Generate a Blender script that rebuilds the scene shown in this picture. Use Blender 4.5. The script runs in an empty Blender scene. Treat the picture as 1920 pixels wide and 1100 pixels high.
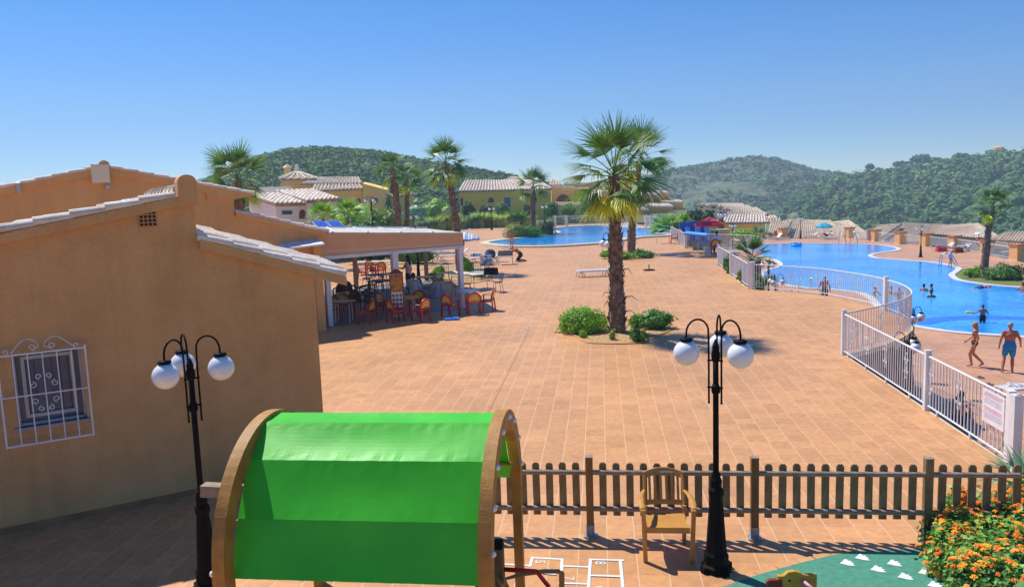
import bpy, bmesh, math, random
from mathutils import Vector, Matrix, Euler, noise
R = math.radians
S = bpy.context.scene
COL = S.collection
PI = math.pi

# ---------------- camera (fitted: eye 4.3 m above the plaza, tilted down, slight roll) ----------------
F, CX, CY, EYE = 1490.0, 960.0, 550.0, 4.3
ROLL = math.atan(.035); PITCH = R(7.1589)
fwd = Vector((0, math.cos(PITCH), -math.sin(PITCH)))
r0 = Vector((1, 0, 0)); u0 = Vector((0, math.sin(PITCH), math.cos(PITCH)))
cr, sr = math.cos(ROLL), math.sin(ROLL)
Rv = cr*r0 - sr*u0; Uv = sr*r0 + cr*u0
cd = bpy.data.cameras.new('camera'); cam = bpy.data.objects.new('camera', cd); COL.objects.link(cam)
cd.sensor_width = 36; cd.lens = F*36/1920; cd.clip_end = 20000; cd.clip_start = .1
cam.matrix_world = Matrix(((Rv.x, Uv.x, -fwd.x, 0), (Rv.y, Uv.y, -fwd.y, 0), (Rv.z, Uv.z, -fwd.z, EYE), (0, 0, 0, 1)))
S.camera = cam
S.render.resolution_x, S.render.resolution_y = 1024, 586

# ---------------- world, sun, exposure ----------------
SUN_EL, SUN_AZ = 56, -44        # azimuth from +Y towards +X
w = bpy.data.worlds.new("World"); S.world = w; w.use_nodes = True
nt = w.node_tree; bg = nt.nodes['Background']
sky = nt.nodes.new('ShaderNodeTexSky'); sky.sky_type = 'NISHITA'; sky.sun_disc = False
sky.sun_elevation = R(SUN_EL); sky.sun_rotation = R(SUN_AZ); sky.altitude = 2200
sky.air_density = 1.0; sky.dust_density = 0.0; sky.ozone_density = 5.0
hsv = nt.nodes.new('ShaderNodeHueSaturation'); hsv.inputs['Saturation'].default_value = 1.42; hsv.inputs['Hue'].default_value = .505
nt.links.new(sky.outputs[0], hsv.inputs['Color']); nt.links.new(hsv.outputs[0], bg.inputs[0]); bg.inputs[1].default_value = .098
ld = bpy.data.lights.new('sun', 'SUN'); ld.energy = 4.2; ld.angle = R(.55); ld.color = (1, .955, .88)
lo = bpy.data.objects.new('sun', ld); COL.objects.link(lo)
sd = Vector((math.sin(R(SUN_AZ))*math.cos(R(SUN_EL)), math.cos(R(SUN_AZ))*math.cos(R(SUN_EL)), math.sin(R(SUN_EL))))
lo.rotation_euler = (-sd).to_track_quat('-Z', 'Y').to_euler(); lo.location = (0, 0, 60)
S.view_settings.view_transform = 'Standard'; S.view_settings.look = 'None'
S.view_settings.exposure = .55; S.view_settings.gamma = 1

# ---------------- placing: where a sight line meets a level or a distance ----------------
def ray(x, y):
    u = (x-CX)/F; v = -(y-CY)/F
    return fwd + Rv*u + Uv*v
def at(x, y, z=0.0):
    d = ray(x, y); t = (z-EYE)/d.z
    p = Vector((0, 0, EYE)) + d*t; p.z = z; return p
def atY(x, y, Y):
    d = ray(x, y); return Vector((0, 0, EYE)) + d*(Y/d.y)
def on_plane(x, y, P, e):
    n = Vector((e[1], -e[0], 0)); d = ray(x, y); o = Vector((0, 0, EYE))
    t = ((Vector((P[0], P[1], 0))-o).dot(n))/d.dot(n); return o+d*t

# ---------------- tagging ----------------
def tag(o, label=None, cat=None, group=None, kind=None):
    if label: o['label'] = label
    if cat: o['category'] = cat
    if group: o['group'] = group
    if kind: o['kind'] = kind
    return o
def thing(name, label, cat, loc=(0, 0, 0), rz=0, group=None):
    o = bpy.data.objects.new(name, None); COL.objects.link(o)
    o.location = loc; o.rotation_euler = (0, 0, rz); o.empty_display_size = .1
    return tag(o, label, cat, group)
def kids(o): return [c for c in bpy.data.objects if c.parent == o]
def copy_tree(o, loc=None, rz=None, label=None, scale=None, parent=None, group=None):
    c = o.copy(); COL.objects.link(c)
    if parent is not None: c.parent = parent
    for ch in list(o.children): copy_tree(ch, parent=c)
    if loc is not None: c.location = loc
    if rz is not None: c.rotation_euler = (0, 0, rz)
    if label: c['label'] = label
    if group: c['group'] = group
    if scale is not None: c.scale = (scale,)*3 if not hasattr(scale, '__len__') else scale
    return c

# ---------------- colours and materials ----------------
def lin(c):
    c = c/255.0
    return c/12.92 if c <= .04045 else ((c+.055)/1.055)**2.4
def rgb(r, g, b, k=1.0): return (lin(r)*k, lin(g)*k, lin(b)*k, 1)
MC = {}
def mat(name, col, rough=.7, col2=None, scale=4.0, bump=0.0, bscale=None, metal=0.0, spec=.5, island=0.0, trans=0.0,
        detail=4.0, coat=0.0, col3=None, stretch=None, streak=0):
    if name in MC: return MC[name]
    m = bpy.data.materials.new(name); m.use_nodes = True; nt = m.node_tree; N = nt.nodes; L = nt.links
    b = N['Principled BSDF']; b.inputs['Roughness'].default_value = rough; b.inputs['Metallic'].default_value = metal
    b.inputs['Specular IOR Level'].default_value = spec
    if coat: b.inputs['Coat Weight'].default_value = coat
    tc = N.new('ShaderNodeTexCoord'); src = tc.outputs['Object']
    if stretch:
        mp = N.new('ShaderNodeMapping'); mp.inputs['Scale'].default_value = stretch
        L.new(src, mp.inputs[0]); src = mp.outputs[0]
    col2 = col2 or tuple([c*.82 for c in col[:3]]+[1])
    n = N.new('ShaderNodeTexNoise'); n.inputs['Scale'].default_value = scale; n.inputs['Detail'].default_value = detail
    n.inputs['Roughness'].default_value = .62; L.new(src, n.inputs['Vector'])
    rp = N.new('ShaderNodeValToRGB'); L.new(n.outputs['Fac'], rp.inputs[0])
    rp.color_ramp.elements[0].position = .34; rp.color_ramp.elements[0].color = col2
    rp.color_ramp.elements[1].position = .64; rp.color_ramp.elements[1].color = col
    if col3:
        e = rp.color_ramp.elements.new(.8); e.color = col3
    out = rp.outputs[0]
    if streak:
        mp2 = N.new('ShaderNodeMapping'); mp2.inputs['Scale'].default_value = (2.6, 2.6, .22); L.new(tc.outputs['Object'], mp2.inputs[0])
        n3 = N.new('ShaderNodeTexNoise'); n3.inputs['Scale'].default_value = 1.6; n3.inputs['Detail'].default_value = 8; n3.inputs['Roughness'].default_value = .7; L.new(mp2.outputs[0], n3.inputs['Vector'])
        r3 = N.new('ShaderNodeMapRange'); r3.inputs[1].default_value = .48; r3.inputs[2].default_value = .75; r3.inputs['To Min'].default_value = 1.0; r3.inputs['To Max'].default_value = 1-streak; L.new(n3.outputs[0], r3.inputs[0])
        n4 = N.new('ShaderNodeTexNoise'); n4.inputs['Scale'].default_value = 45; n4.inputs['Detail'].default_value = 3; L.new(tc.outputs['Object'], n4.inputs['Vector'])
        r4 = N.new('ShaderNodeMapRange'); r4.inputs[1].default_value = .3; r4.inputs[2].default_value = .7; r4.inputs['To Min'].default_value = .95; r4.inputs['To Max'].default_value = 1.04; L.new(n4.outputs[0], r4.inputs[0])
        mu = N.new('ShaderNodeMath'); mu.operation = 'MULTIPLY'; L.new(r3.outputs[0], mu.inputs[0]); L.new(r4.outputs[0], mu.inputs[1])
        h3 = N.new('ShaderNodeHueSaturation'); L.new(mu.outputs[0], h3.inputs['Value']); L.new(out, h3.inputs['Color']); out = h3.outputs[0]
    if island:
        g = N.new('ShaderNodeNewGeometry'); hs = N.new('ShaderNodeHueSaturation'); mr = N.new('ShaderNodeMapRange')
        mr.inputs['To Min'].default_value = 1-island; mr.inputs['To Max'].default_value = 1+island
        L.new(g.outputs['Random Per Island'], mr.inputs[0]); L.new(mr.outputs[0], hs.inputs['Value'])
        m2 = N.new('ShaderNodeMapRange'); m2.inputs['To Min'].default_value = .5-.05*island; m2.inputs['To Max'].default_value = .5+.035*island
        mul = N.new('ShaderNodeMath'); mul.operation = 'FRACT'; mm = N.new('ShaderNodeMath'); mm.operation = 'MULTIPLY'; mm.inputs[1].default_value = 17.3
        L.new(g.outputs['Random Per Island'], mm.inputs[0]); L.new(mm.outputs[0], mul.inputs[0]); L.new(mul.outputs[0], m2.inputs[0])
        L.new(m2.outputs[0], hs.inputs['Hue']); L.new(out, hs.inputs['Color']); out = hs.outputs[0]
    L.new(out, b.inputs['Base Color'])
    if bump:
        n2 = N.new('ShaderNodeTexNoise'); n2.inputs['Scale'].default_value = bscale or scale*6; n2.inputs['Detail'].default_value = 5
        L.new(src, n2.inputs['Vector']); bp = N.new('ShaderNodeBump'); bp.inputs['Strength'].default_value = bump
        bp.inputs['Distance'].default_value = .02; L.new(n2.outputs['Fac'], bp.inputs['Height']); L.new(bp.outputs[0], b.inputs['Normal'])
    if trans:
        tr = N.new('ShaderNodeBsdfTranslucent'); mx = N.new('ShaderNodeMixShader'); mx.inputs[0].default_value = trans
        L.new(out, tr.inputs['Color']); L.new(b.outputs[0], mx.inputs[1]); L.new(tr.outputs[0], mx.inputs[2])
        L.new(mx.outputs[0], N['Material Output'].inputs['Surface'])
    MC[name] = m; return m

def tile_mat(name, ca, cb, mortar, size=.343, rot=-6.5, vary=.12, rough=.45):
    m = bpy.data.materials.new(name); m.use_nodes = True; nt = m.node_tree; N = nt.nodes; L = nt.links
    b = N['Principled BSDF']; b.inputs['Roughness'].default_value = rough; b.inputs['Specular IOR Level'].default_value = .45
    tc = N.new('ShaderNodeTexCoord'); mp = N.new('ShaderNodeMapping'); mp.inputs['Rotation'].default_value = (0, 0, R(-rot))
    mp.inputs['Scale'].default_value = (1/size,)*3
    L.new(tc.outputs['Object'], mp.inputs[0]); sp = N.new('ShaderNodeSeparateXYZ'); L.new(mp.outputs[0], sp.inputs[0])
    def math_(op, a, bv=None, c=None):
        n = N.new('ShaderNodeMath'); n.operation = op
        for i, v in enumerate((a, bv, c)):
            if v is None: continue
            if isinstance(v, (int, float)): n.inputs[i].default_value = v
            else: L.new(v, n.inputs[i])
        return n.outputs[0]
    def joint(o, wd):
        f = math_('FRACT', o); d = math_('ABSOLUTE', math_('SUBTRACT', f, .5))
        mr = N.new('ShaderNodeMapRange'); mr.inputs[1].default_value = .5-wd*1.5; mr.inputs[2].default_value = .5-wd*.6
        L.new(d, mr.inputs[0]); return mr.outputs[0]
    jx = joint(sp.outputs[0], .016); jy = joint(sp.outputs[1], .012)
    cb_ = N.new('ShaderNodeCombineXYZ'); L.new(math_('FLOOR', sp.outputs[0]), cb_.inputs[0]); L.new(math_('FLOOR', sp.outputs[1]), cb_.inputs[1])
    wn = N.new('ShaderNodeTexWhiteNoise'); wn.noise_dimensions = '2D'; L.new(cb_.outputs[0], wn.inputs['Vector'])
    # mottling that differs tile by tile
    va = N.new('ShaderNodeVectorMath'); va.operation = 'MULTIPLY_ADD'; va.inputs[1].default_value = (7, 7, 7)
    L.new(wn.outputs['Color'], va.inputs[0]); L.new(tc.outputs['Object'], va.inputs[2])
    n1 = N.new('ShaderNodeTexNoise'); n1.inputs['Scale'].default_value = 9; n1.inputs['Detail'].default_value = 6; n1.inputs['Roughness'].default_value = .65
    L.new(va.outputs[0], n1.inputs['Vector'])
    n2 = N.new('ShaderNodeTexNoise'); n2.inputs['Scale'].default_value = .35; n2.inputs['Detail'].default_value = 5; L.new(tc.outputs['Object'], n2.inputs['Vector'])
    rp = N.new('ShaderNodeValToRGB'); L.new(n1.outputs[0], rp.inputs[0])
    rp.color_ramp.elements[0].position = .36; rp.color_ramp.elements[0].color = ca
    rp.color_ramp.elements[1].position = .62; rp.color_ramp.elements[1].color = cb
    hs = N.new('ShaderNodeHueSaturation'); mr = N.new('ShaderNodeMapRange'); L.new(wn.outputs['Value'], mr.inputs[0])
    mr.inputs['To Min'].default_value = 1-vary; mr.inputs['To Max'].default_value = 1+vary*.6
    m3 = N.new('ShaderNodeMapRange'); L.new(n2.outputs[0], m3.inputs[0]); m3.inputs[1].default_value = .3; m3.inputs[2].default_value = .7
    m3.inputs['To Min'].default_value = .86; m3.inputs['To Max'].default_value = 1.08
    ns = N.new('ShaderNodeTexNoise'); ns.inputs['Scale'].default_value = .8; ns.inputs['Detail'].default_value = 7; ns.inputs['Roughness'].default_value = .7; ns.inputs['Distortion'].default_value = .8; L.new(tc.outputs['Object'], ns.inputs['Vector'])
    m4 = N.new('ShaderNodeMapRange'); L.new(ns.outputs[0], m4.inputs[0]); m4.inputs[1].default_value = .60; m4.inputs[2].default_value = .72; m4.inputs['To Min'].default_value = 1.0; m4.inputs['To Max'].default_value = .9
    L.new(math_('MULTIPLY', math_('MULTIPLY', mr.outputs[0], m3.outputs[0]), m4.outputs[0]), hs.inputs['Value']); L.new(rp.outputs[0], hs.inputs['Color'])
    mxa = N.new('ShaderNodeMixRGB'); mxa.inputs[2].default_value = tuple(c*.62 for c in ca[:3])+(1,); L.new(math_('MULTIPLY', jy, .5), mxa.inputs[0]); L.new(hs.outputs[0], mxa.inputs[1])
    mxb = N.new('ShaderNodeMixRGB'); mxb.inputs[2].default_value = mortar; L.new(math_('MULTIPLY', jx, .68), mxb.inputs[0]); L.new(mxa.outputs[0], mxb.inputs[1])
    L.new(mxb.outputs[0], b.inputs['Base Color'])
    mrr = N.new('ShaderNodeMapRange'); L.new(n1.outputs[0], mrr.inputs[0]); mrr.inputs['To Min'].default_value = rough-.12; mrr.inputs['To Max'].default_value = rough+.22
    L.new(mrr.outputs[0], b.inputs['Roughness'])
    bp = N.new('ShaderNodeBump'); bp.inputs['Strength'].default_value = .35; bp.inputs['Distance'].default_value = .004; bp.invert = True
    L.new(math_('MAXIMUM', jx, jy), bp.inputs['Height']); L.new(bp.outputs[0], b.inputs['Normal'])
    MC[name] = m; return m

def water_mat(name, deep, shallow, sc=2.2):
    m = bpy.data.materials.new(name); m.use_nodes = True; nt = m.node_tree; N = nt.nodes; L = nt.links
    b = N['Principled BSDF']; b.inputs['Roughness'].default_value = .06; b.inputs['IOR'].default_value = 1.33; b.inputs['Specular IOR Level'].default_value = .32
    tc = N.new('ShaderNodeTexCoord')
    n = N.new('ShaderNodeTexNoise'); n.inputs['Scale'].default_value = .16; n.inputs['Detail'].default_value = 3; L.new(tc.outputs['Object'], n.inputs['Vector'])
    v = N.new('ShaderNodeTexNoise'); v.inputs['Scale'].default_value = 2.4; v.inputs['Detail'].default_value = 4; v.inputs['Distortion'].default_value = 1.2; L.new(tc.outputs['Object'], v.inputs['Vector'])
    ad = N.new('ShaderNodeMath'); ad.operation = 'MULTIPLY_ADD'; ad.inputs[1].default_value = .55; L.new(v.outputs[0], ad.inputs[0]); 
    sb = N.new('ShaderNodeMath'); sb.operation = 'MULTIPLY'; sb.inputs[1].default_value = .5; L.new(n.outputs[0], sb.inputs[0]); L.new(sb.outputs[0], ad.inputs[2])
    rp = N.new('ShaderNodeValToRGB'); L.new(ad.outputs[0], rp.inputs[0])
    rp.color_ramp.elements[0].position = .40; rp.color_ramp.elements[0].color = deep
    rp.color_ramp.elements[1].position = .68; rp.color_ramp.elements[1].color = shallow
    L.new(rp.outputs[0], b.inputs['Base Color'])
    n2 = N.new('ShaderNodeTexNoise'); n2.inputs['Scale'].default_value = sc; n2.inputs['Detail'].default_value = 4; L.new(tc.outputs['Object'], n2.inputs['Vector'])
    bp = N.new('ShaderNodeBump'); bp.inputs['Strength'].default_value = .45; bp.inputs['Distance'].default_value = .05
    L.new(n2.outputs[0], bp.inputs['Height']); L.new(bp.outputs[0], b.inputs['Normal'])
    MC[name] = m; return m

# ---------------- mesh collector ----------------
class MB:
    def __init__(s): s.v = []; s.f = []; s.M = Matrix.Identity(4); s.smooth = False
    def add(s, vs, fs):
        o = len(s.v); s.v += [tuple(s.M @ Vector(p)) for p in vs]; s.f += [tuple(i+o for i in f) for f in fs]; return s
    def box(s, c, d, rz=0, rx=0, ry=0, tp=1.0):
        m = Euler((rx, ry, rz)).to_matrix(); h = Vector(d)/2; vs = []
        for z in (-1, 1):
            k = 1 if z < 0 else tp
            for x, y in ((-1, -1), (1, -1), (1, 1), (-1, 1)): vs.append(Vector(c)+m@Vector((x*h.x*k, y*h.y*k, z*h.z)))
        return s.add(vs, [(3, 2, 1, 0), (4, 5, 6, 7), (0, 1, 5, 4), (1, 2, 6, 5), (2, 3, 7, 6), (3, 0, 4, 7)])
    def tube(s, pts, r, n=8, cap=True, flat=1.0):
        pts = [Vector(p) for p in pts]; rs = r if hasattr(r, '__len__') else [r]*len(pts)
        vs = []; fs = []; up = None
        for i, p in enumerate(pts):
            a = pts[max(i-1, 0)]; b = pts[min(i+1, len(pts)-1)]; t = (b-a)
            t = t.normalized() if t.length > 1e-9 else Vector((0, 0, 1))
            if up is None:
                up = Vector((0, 0, 1)) if abs(t.z) < .9 else Vector((0, 1, 0))
            x = t.cross(up); x = x.normalized() if x.length > 1e-6 else Vector((1, 0, 0)); y = x.cross(t).normalized(); up = y
            for k in range(n):
                an = 2*PI*k/n; vs.append(p+x*math.cos(an)*rs[i]+y*math.sin(an)*rs[i]*flat)
        for i in range(len(pts)-1):
            for k in range(n):
                k2 = (k+1) % n; fs.append((i*n+k, i*n+k2, (i+1)*n+k2, (i+1)*n+k))
        if cap:
            fs.append(tuple(range(n-1, -1, -1))); fs.append(tuple((len(pts)-1)*n+k for k in range(n)))
        return s.add(vs, fs)
    def lathe(s, prof, c=(0, 0, 0), n=16):
        vs = []; fs = []; c = Vector(c)
        for r, z in prof:
            for k in range(n):
                a = 2*PI*k/n; vs.append(c+Vector((r*math.cos(a), r*math.sin(a), z)))
        for i in range(len(prof)-1):
            for k in range(n):
                k2 = (k+1) % n; fs.append((i*n+k, i*n+k2, (i+1)*n+k2, (i+1)*n+k))
        fs.append(tuple(range(n-1, -1, -1))); fs.append(tuple((len(prof)-1)*n+k for k in range(n)))
        return s.add(vs, fs)
    def sphere(s, c, r, n=16, m=10, sc=(1, 1, 1)):
        prof = []
        vs = []; fs = []; c = Vector(c)
        for i in range(m+1):
            th = PI*i/m
            for k in range(n):
                a = 2*PI*k/n; vs.append(c+Vector((r*sc[0]*math.sin(th)*math.cos(a), r*sc[1]*math.sin(th)*math.sin(a), -r*sc[2]*math.cos(th))))
        for i in range(m):
            for k in range(n):
                k2 = (k+1) % n; fs.append((i*n+k, i*n+k2, (i+1)*n+k2, (i+1)*n+k))
        return s.add(vs, fs)
    def prism(s, poly, z0, z1):            # poly in xy
        n = len(poly); vs = [(p[0], p[1], z0) for p in poly]+[(p[0], p[1], z1) for p in poly]
        a = sum(poly[i][0]*poly[(i+1) % n][1]-poly[(i+1) % n][0]*poly[i][1] for i in range(n))
        if a < 0: vs = vs[:n][::-1]+vs[n:][::-1]
        return s.add(vs, [tuple(range(n-1, -1, -1)), tuple(range(n, 2*n))]+[(i, (i+1) % n, n+(i+1) % n, n+i) for i in range(n)])
    def extr(s, poly, d):                  # 3d polygon extruded by vector d
        n = len(poly); d = Vector(d); poly = [Vector(p) for p in poly]
        vs = poly+[p+d for p in poly]
        return s.add(vs, [tuple(range(n-1, -1, -1)), tuple(range(n, 2*n))]+[(i, (i+1) % n, n+(i+1) % n, n+i) for i in range(n)])
    def bar(s, a, b, wd, th, up=(0, 0, 1)):
        a = Vector(a); b = Vector(b); t = (b-a).normalized(); up = Vector(up)
        x = t.cross(up)
        if x.length < 1e-4: x = t.cross(Vector((0, 1, 0)))
        x = x.normalized(); y = x.cross(t).normalized(); vs = []
        for p in (a, b):
            for i, j in ((-1, -1), (1, -1), (1, 1), (-1, 1)): vs.append(p+x*i*wd/2+y*j*th/2)
        return s.add(vs, [(3, 2, 1, 0), (4, 5, 6, 7), (0, 1, 5, 4), (1, 2, 6, 5), (2, 3, 7, 6), (3, 0, 4, 7)])
    def build(s, name, material, parent=None, smooth=None, loc=None, fix=True):
        me = bpy.data.meshes.new(name); me.from_pydata(s.v, [], s.f)
        if fix:
            bm = bmesh.new(); bm.from_mesh(me); bmesh.ops.recalc_face_normals(bm, faces=bm.faces); bm.to_mesh(me); bm.free()
        sm = s.smooth if smooth is None else smooth
        if sm: me.polygons.foreach_set('use_smooth', [True]*len(me.polygons))
        me.materials.append(material); me.update()
        o = bpy.data.objects.new(name, me); COL.objects.link(o)
        if parent is not None: o.parent = parent
        if loc is not None: o.location = loc
        if sm and sm == 'auto':
            pass
        return o
def sheet(name, pts, material, kind='structure', z=None):
    m = MB(); pts = [Vector(p) for p in pts]
    m.add(pts, [tuple(range(len(pts)))])
    o = m.build(name, material)
    me = o.data
    bm = bmesh.new(); bm.from_mesh(me); bmesh.ops.triangulate(bm, faces=bm.faces)
    for f in bm.faces:
        if f.normal.z < 0: f.normal_flip()
    bm.to_mesh(me); bm.free()
    if kind: o['kind'] = kind
    return o
def spline(pts, n=6, closed=False):
    out = []; P = [Vector(p) for p in pts]; N_ = len(P)
    rng = range(N_) if closed else range(N_-1)
    for i in rng:
        if closed: a, b, c, d = P[(i-1) % N_], P[i], P[(i+1) % N_], P[(i+2) % N_]
        else: a, b, c, d = P[max(i-1, 0)], P[i], P[i+1], P[min(i+2, N_-1)]
        for k in range(n):
            t = k/n
            out.append(.5*((2*b)+(c-a)*t+(2*a-5*b+4*c-d)*t*t+(3*b-a-3*c+d)*t**3))
    if not closed: out.append(P[-1])
    return out
def offset_loop(P, d):
    out = []; n = len(P); area = sum(P[i].x*P[(i+1) % n].y-P[(i+1) % n].x*P[i].y for i in range(n)); sg = 1 if area > 0 else -1
    for i in range(n):
        t = (P[(i+1) % n]-P[(i-1) % n]); t.z = 0; t.normalize()
        out.append(P[i]+Vector((t.y, -t.x, 0))*d*sg)
    return out
# ======================= THE SETTING =======================
LOW = -2.7
M_TILE = tile_mat('terracotta_tiles', rgb(210, 156, 101), rgb(196, 139, 92), rgb(222, 192, 156))
M_TILE2 = tile_mat('terracotta_tiles_low', rgb(204, 154, 116), rgb(192, 138, 104), rgb(224, 196, 166))
M_STONE = mat('brown_stone_wall', rgb(120, 84, 60), .9, rgb(74, 50, 38), 5, .8, 9, col3=rgb(140, 104, 76))
M_COPE = mat('cream_coping', rgb(226, 212, 178), .6, rgb(206, 190, 154), 3)
M_COPEW = mat('white_coping', rgb(214, 214, 214), .6, rgb(196, 196, 198), 3)
M_WATER = water_mat('pool_water', rgb(14, 132, 232), rgb(72, 182, 250))
M_WATERD = water_mat('pool_water_deep', rgb(8, 100, 206), rgb(16, 122, 226))
M_SAND = mat('sandy_soil', rgb(196, 160, 108), .95, rgb(150, 116, 74), 9, .8, 50)
M_GRASSD = mat('dry_scrub', rgb(108, 112, 58), .95, rgb(84, 86, 48), 2, .8, 12, col3=rgb(160, 132, 90))
M_WHITE = mat('white_paint', rgb(228, 228, 230), .45, rgb(214, 214, 218), 3)

edge_px = [(1905, 880), (1690, 737), (1583, 665), (1612, 656), (1650, 646), (1685, 633), (1704, 622), (1709, 614), (1702, 602), (1684, 591), (1661, 582), (1630, 572),
           (1580, 561), (1540, 553), (1480, 546), (1406, 541), (1374, 517), (1347, 497), (1380, 492), (1412, 487), (1426, 481), (1426, 476), (1418, 472.5), (1390, 469), (1350, 467), (1286, 465),
           (1276, 459), (1260, 449), (1252, 436), (1232, 424)]
EDGE = [at(x, y) for x, y in edge_px]
EDGE_S = EDGE[:3]+spline(EDGE[2:17], 4)[1:]+spline(EDGE[17:26], 3)[1:-1]+EDGE[26:]
plaza_poly = [Vector((-70, -8, 0)), Vector((34, -8, 0)), Vector((34, 10.2, 0)), Vector((8.1, 10.9, 0))]+EDGE_S+[Vector((14, 106, 0)), Vector((-70, 106, 0))]
sheet('plaza', plaza_poly, M_TILE)
# brown stone retaining wall below the curved plaza edge
m = MB(); ch = [Vector((34, 10.2, 0)), Vector((8.1, 10.9, 0))]+EDGE_S+[Vector((14, 106, 0))]
for a, b in zip(ch[:-1], ch[1:]):
    m.add([(a.x, a.y, -.004), (b.x, b.y, -.004), (b.x, b.y, LOW-.6), (a.x, a.y, LOW-.6)], [(0, 1, 2, 3)])
t = thing('retaining_wall', 'brown stone retaining wall under the curved plaza edge beside the lower pool deck', 'wall')
m.build('stone_face', M_STONE, t)
m = MB(); off = [p+Vector((0, 0, 0)) for p in EDGE_S]
for a, b in zip(EDGE_S[:-1], EDGE_S[1:]):
    d = (b-a); nrm = Vector((d.y, -d.x, 0)).normalized()*.06
    m.add([(a.x+nrm.x, a.y+nrm.y, -.005), (b.x+nrm.x, b.y+nrm.y, -.005), (b.x+nrm.x, b.y+nrm.y, -.14), (a.x+nrm.x, a.y+nrm.y, -.14), (a.x, a.y, -.005), (b.x, b.y, -.005)], [(0, 1, 2, 3), (4, 5, 1, 0)])
m.build('ledge', M_COPE, t)
# lower deck
low_px = [(1404, 443), (1468, 447), (1530, 446.5), (1593, 446.5), (1645, 452), (1690, 457), (1740, 461.5), (1790, 467), (1850, 476), (1905, 489), (1960, 500), (2150, 545)]
LOWE = [at(x, y, LOW) for x, y in low_px]
sheet('pool_deck', [Vector((4, 4, LOW)), Vector((60, 4, LOW))]+[Vector((62, 40, LOW))]+LOWE[::-1]+[at(1352, 441, LOW), Vector((22, 100, LOW)), Vector((6, 60, LOW))], M_TILE2)
# base ground (one sheet to the horizon) and the bank behind the plaza
sheet('ground', [(-9000, -3000, -31), (9000, -3000, -31), (9000, 14000, -31), (-9000, 14000, -31)], M_GRASSD)
m = MB(); m.prism([(-72, 106.01), (23, 106.01), (33.5, 150), (50, 240), (-260, 240), (-260, -8), (-70.01, -8), (-70.01, 106.01)], -31, -.12)
tag(m.build('bank', M_GRASSD), kind='structure')

def pool(name, px, z, top, curb, cm, wm, closed=True, n=5):
    P = spline([at(x, y, z) for x, y in px], n, True)
    inner = P; outer = offset_loop(P, curb)
    m = MB(); N_ = len(P); vs = []
    for i in range(N_):
        vs += [(inner[i].x, inner[i].y, z+top), (outer[i].x, outer[i].y, z+top), (outer[i].x, outer[i].y, z-.02), (inner[i].x, inner[i].y, z+.003)]
    fs = []
    for i in range(N_):
        a = i*4; b = ((i+1) % N_)*4
        fs += [(a, b, b+1, a+1), (a+1, b+1, b+2, a+2), (a, a+3, b+3, b)]
    m.add(vs, fs); tag(m.build('pool_coping', cm), kind='structure')
    sheet('water', [Vector((p.x, p.y, z+top*.6)) for p in P], wm)
    return P
up_px = [(916, 457), (931, 460), (958, 462.5), (991, 463.2), (1023, 463), (1050, 462), (1075, 460.5), (1129, 456), (1189, 446.5), (1232, 444), (1250, 442), (1254, 436), (1250, 430), (1220, 430),
         (1189, 429.5), (1169, 426.5), (1120, 424.5), (1075, 426), (1042, 429), (1034, 432.5), (1045, 434.5), (1052, 438), (1034, 442), (1013, 444), (989, 447), (956, 450.5), (932, 453.5)]
UP = pool('upper', up_px, 0, .14, .75, M_COPE, M_WATER, n=4)
lo_px = [(1350, 466), (1400, 461), (1429, 458.5), (1484, 457), (1538, 457), (1582, 457.6), (1640, 459.3), (1670, 463), (1681, 467), (1672, 470.5), (1640, 475), (1627, 479.5), (1640, 484.3), (1660, 486), (1700, 489), (1740, 492),
         (1772, 497), (1791, 502.5), (1788, 508), (1779, 514), (1781, 520), (1796, 526.5), (1840, 533.5), (1880, 537.5), (1920, 540.5), (2020, 548), (2120, 570), (2140, 610), (2040, 640), (1920, 631), (1860, 627), (1820, 624.5), (1780, 620.5), (1740, 614.5), (1712, 609),
         (1680, 593), (1655, 575), (1641, 560), (1620, 550), (1593, 545.8), (1556, 542), (1520, 540), (1474, 534), (1447, 527), (1435, 520), (1433, 512), (1444, 506), (1460, 502), (1468, 497), (1465, 492), (1458, 488), (1447, 485), (1430, 481), (1405, 474), (1375, 469)]
LP = pool('lower', lo_px, LOW, .05, .42, M_COPEW, M_WATER, n=4)
# the step ring of the shallow part, seen as a darker band in the water
c_px = [(1745, 609.5), (1765, 604.5), (1800, 601), (1850, 599), (1900, 600), (1960, 605)]
Pst = spline([at(x, y, LOW) for x, y in c_px], 5); m = MB(); vs = []
for i, p in enumerate(Pst):
    t_ = (Pst[min(i+1, len(Pst)-1)]-Pst[max(i-1, 0)]).normalized(); nn = Vector((-t_.y, t_.x, 0))
    vs += [(p.x, p.y, LOW+.036), (p.x+nn.x*1.1, p.y+nn.y*1.1, LOW+.036)]
m.add(vs, [(2*i, 2*i+2, 2*i+3, 2*i+1) for i in range(len(Pst)-1)]); o = m.build('water', M_WATERD); o['kind'] = 'structure'

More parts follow.
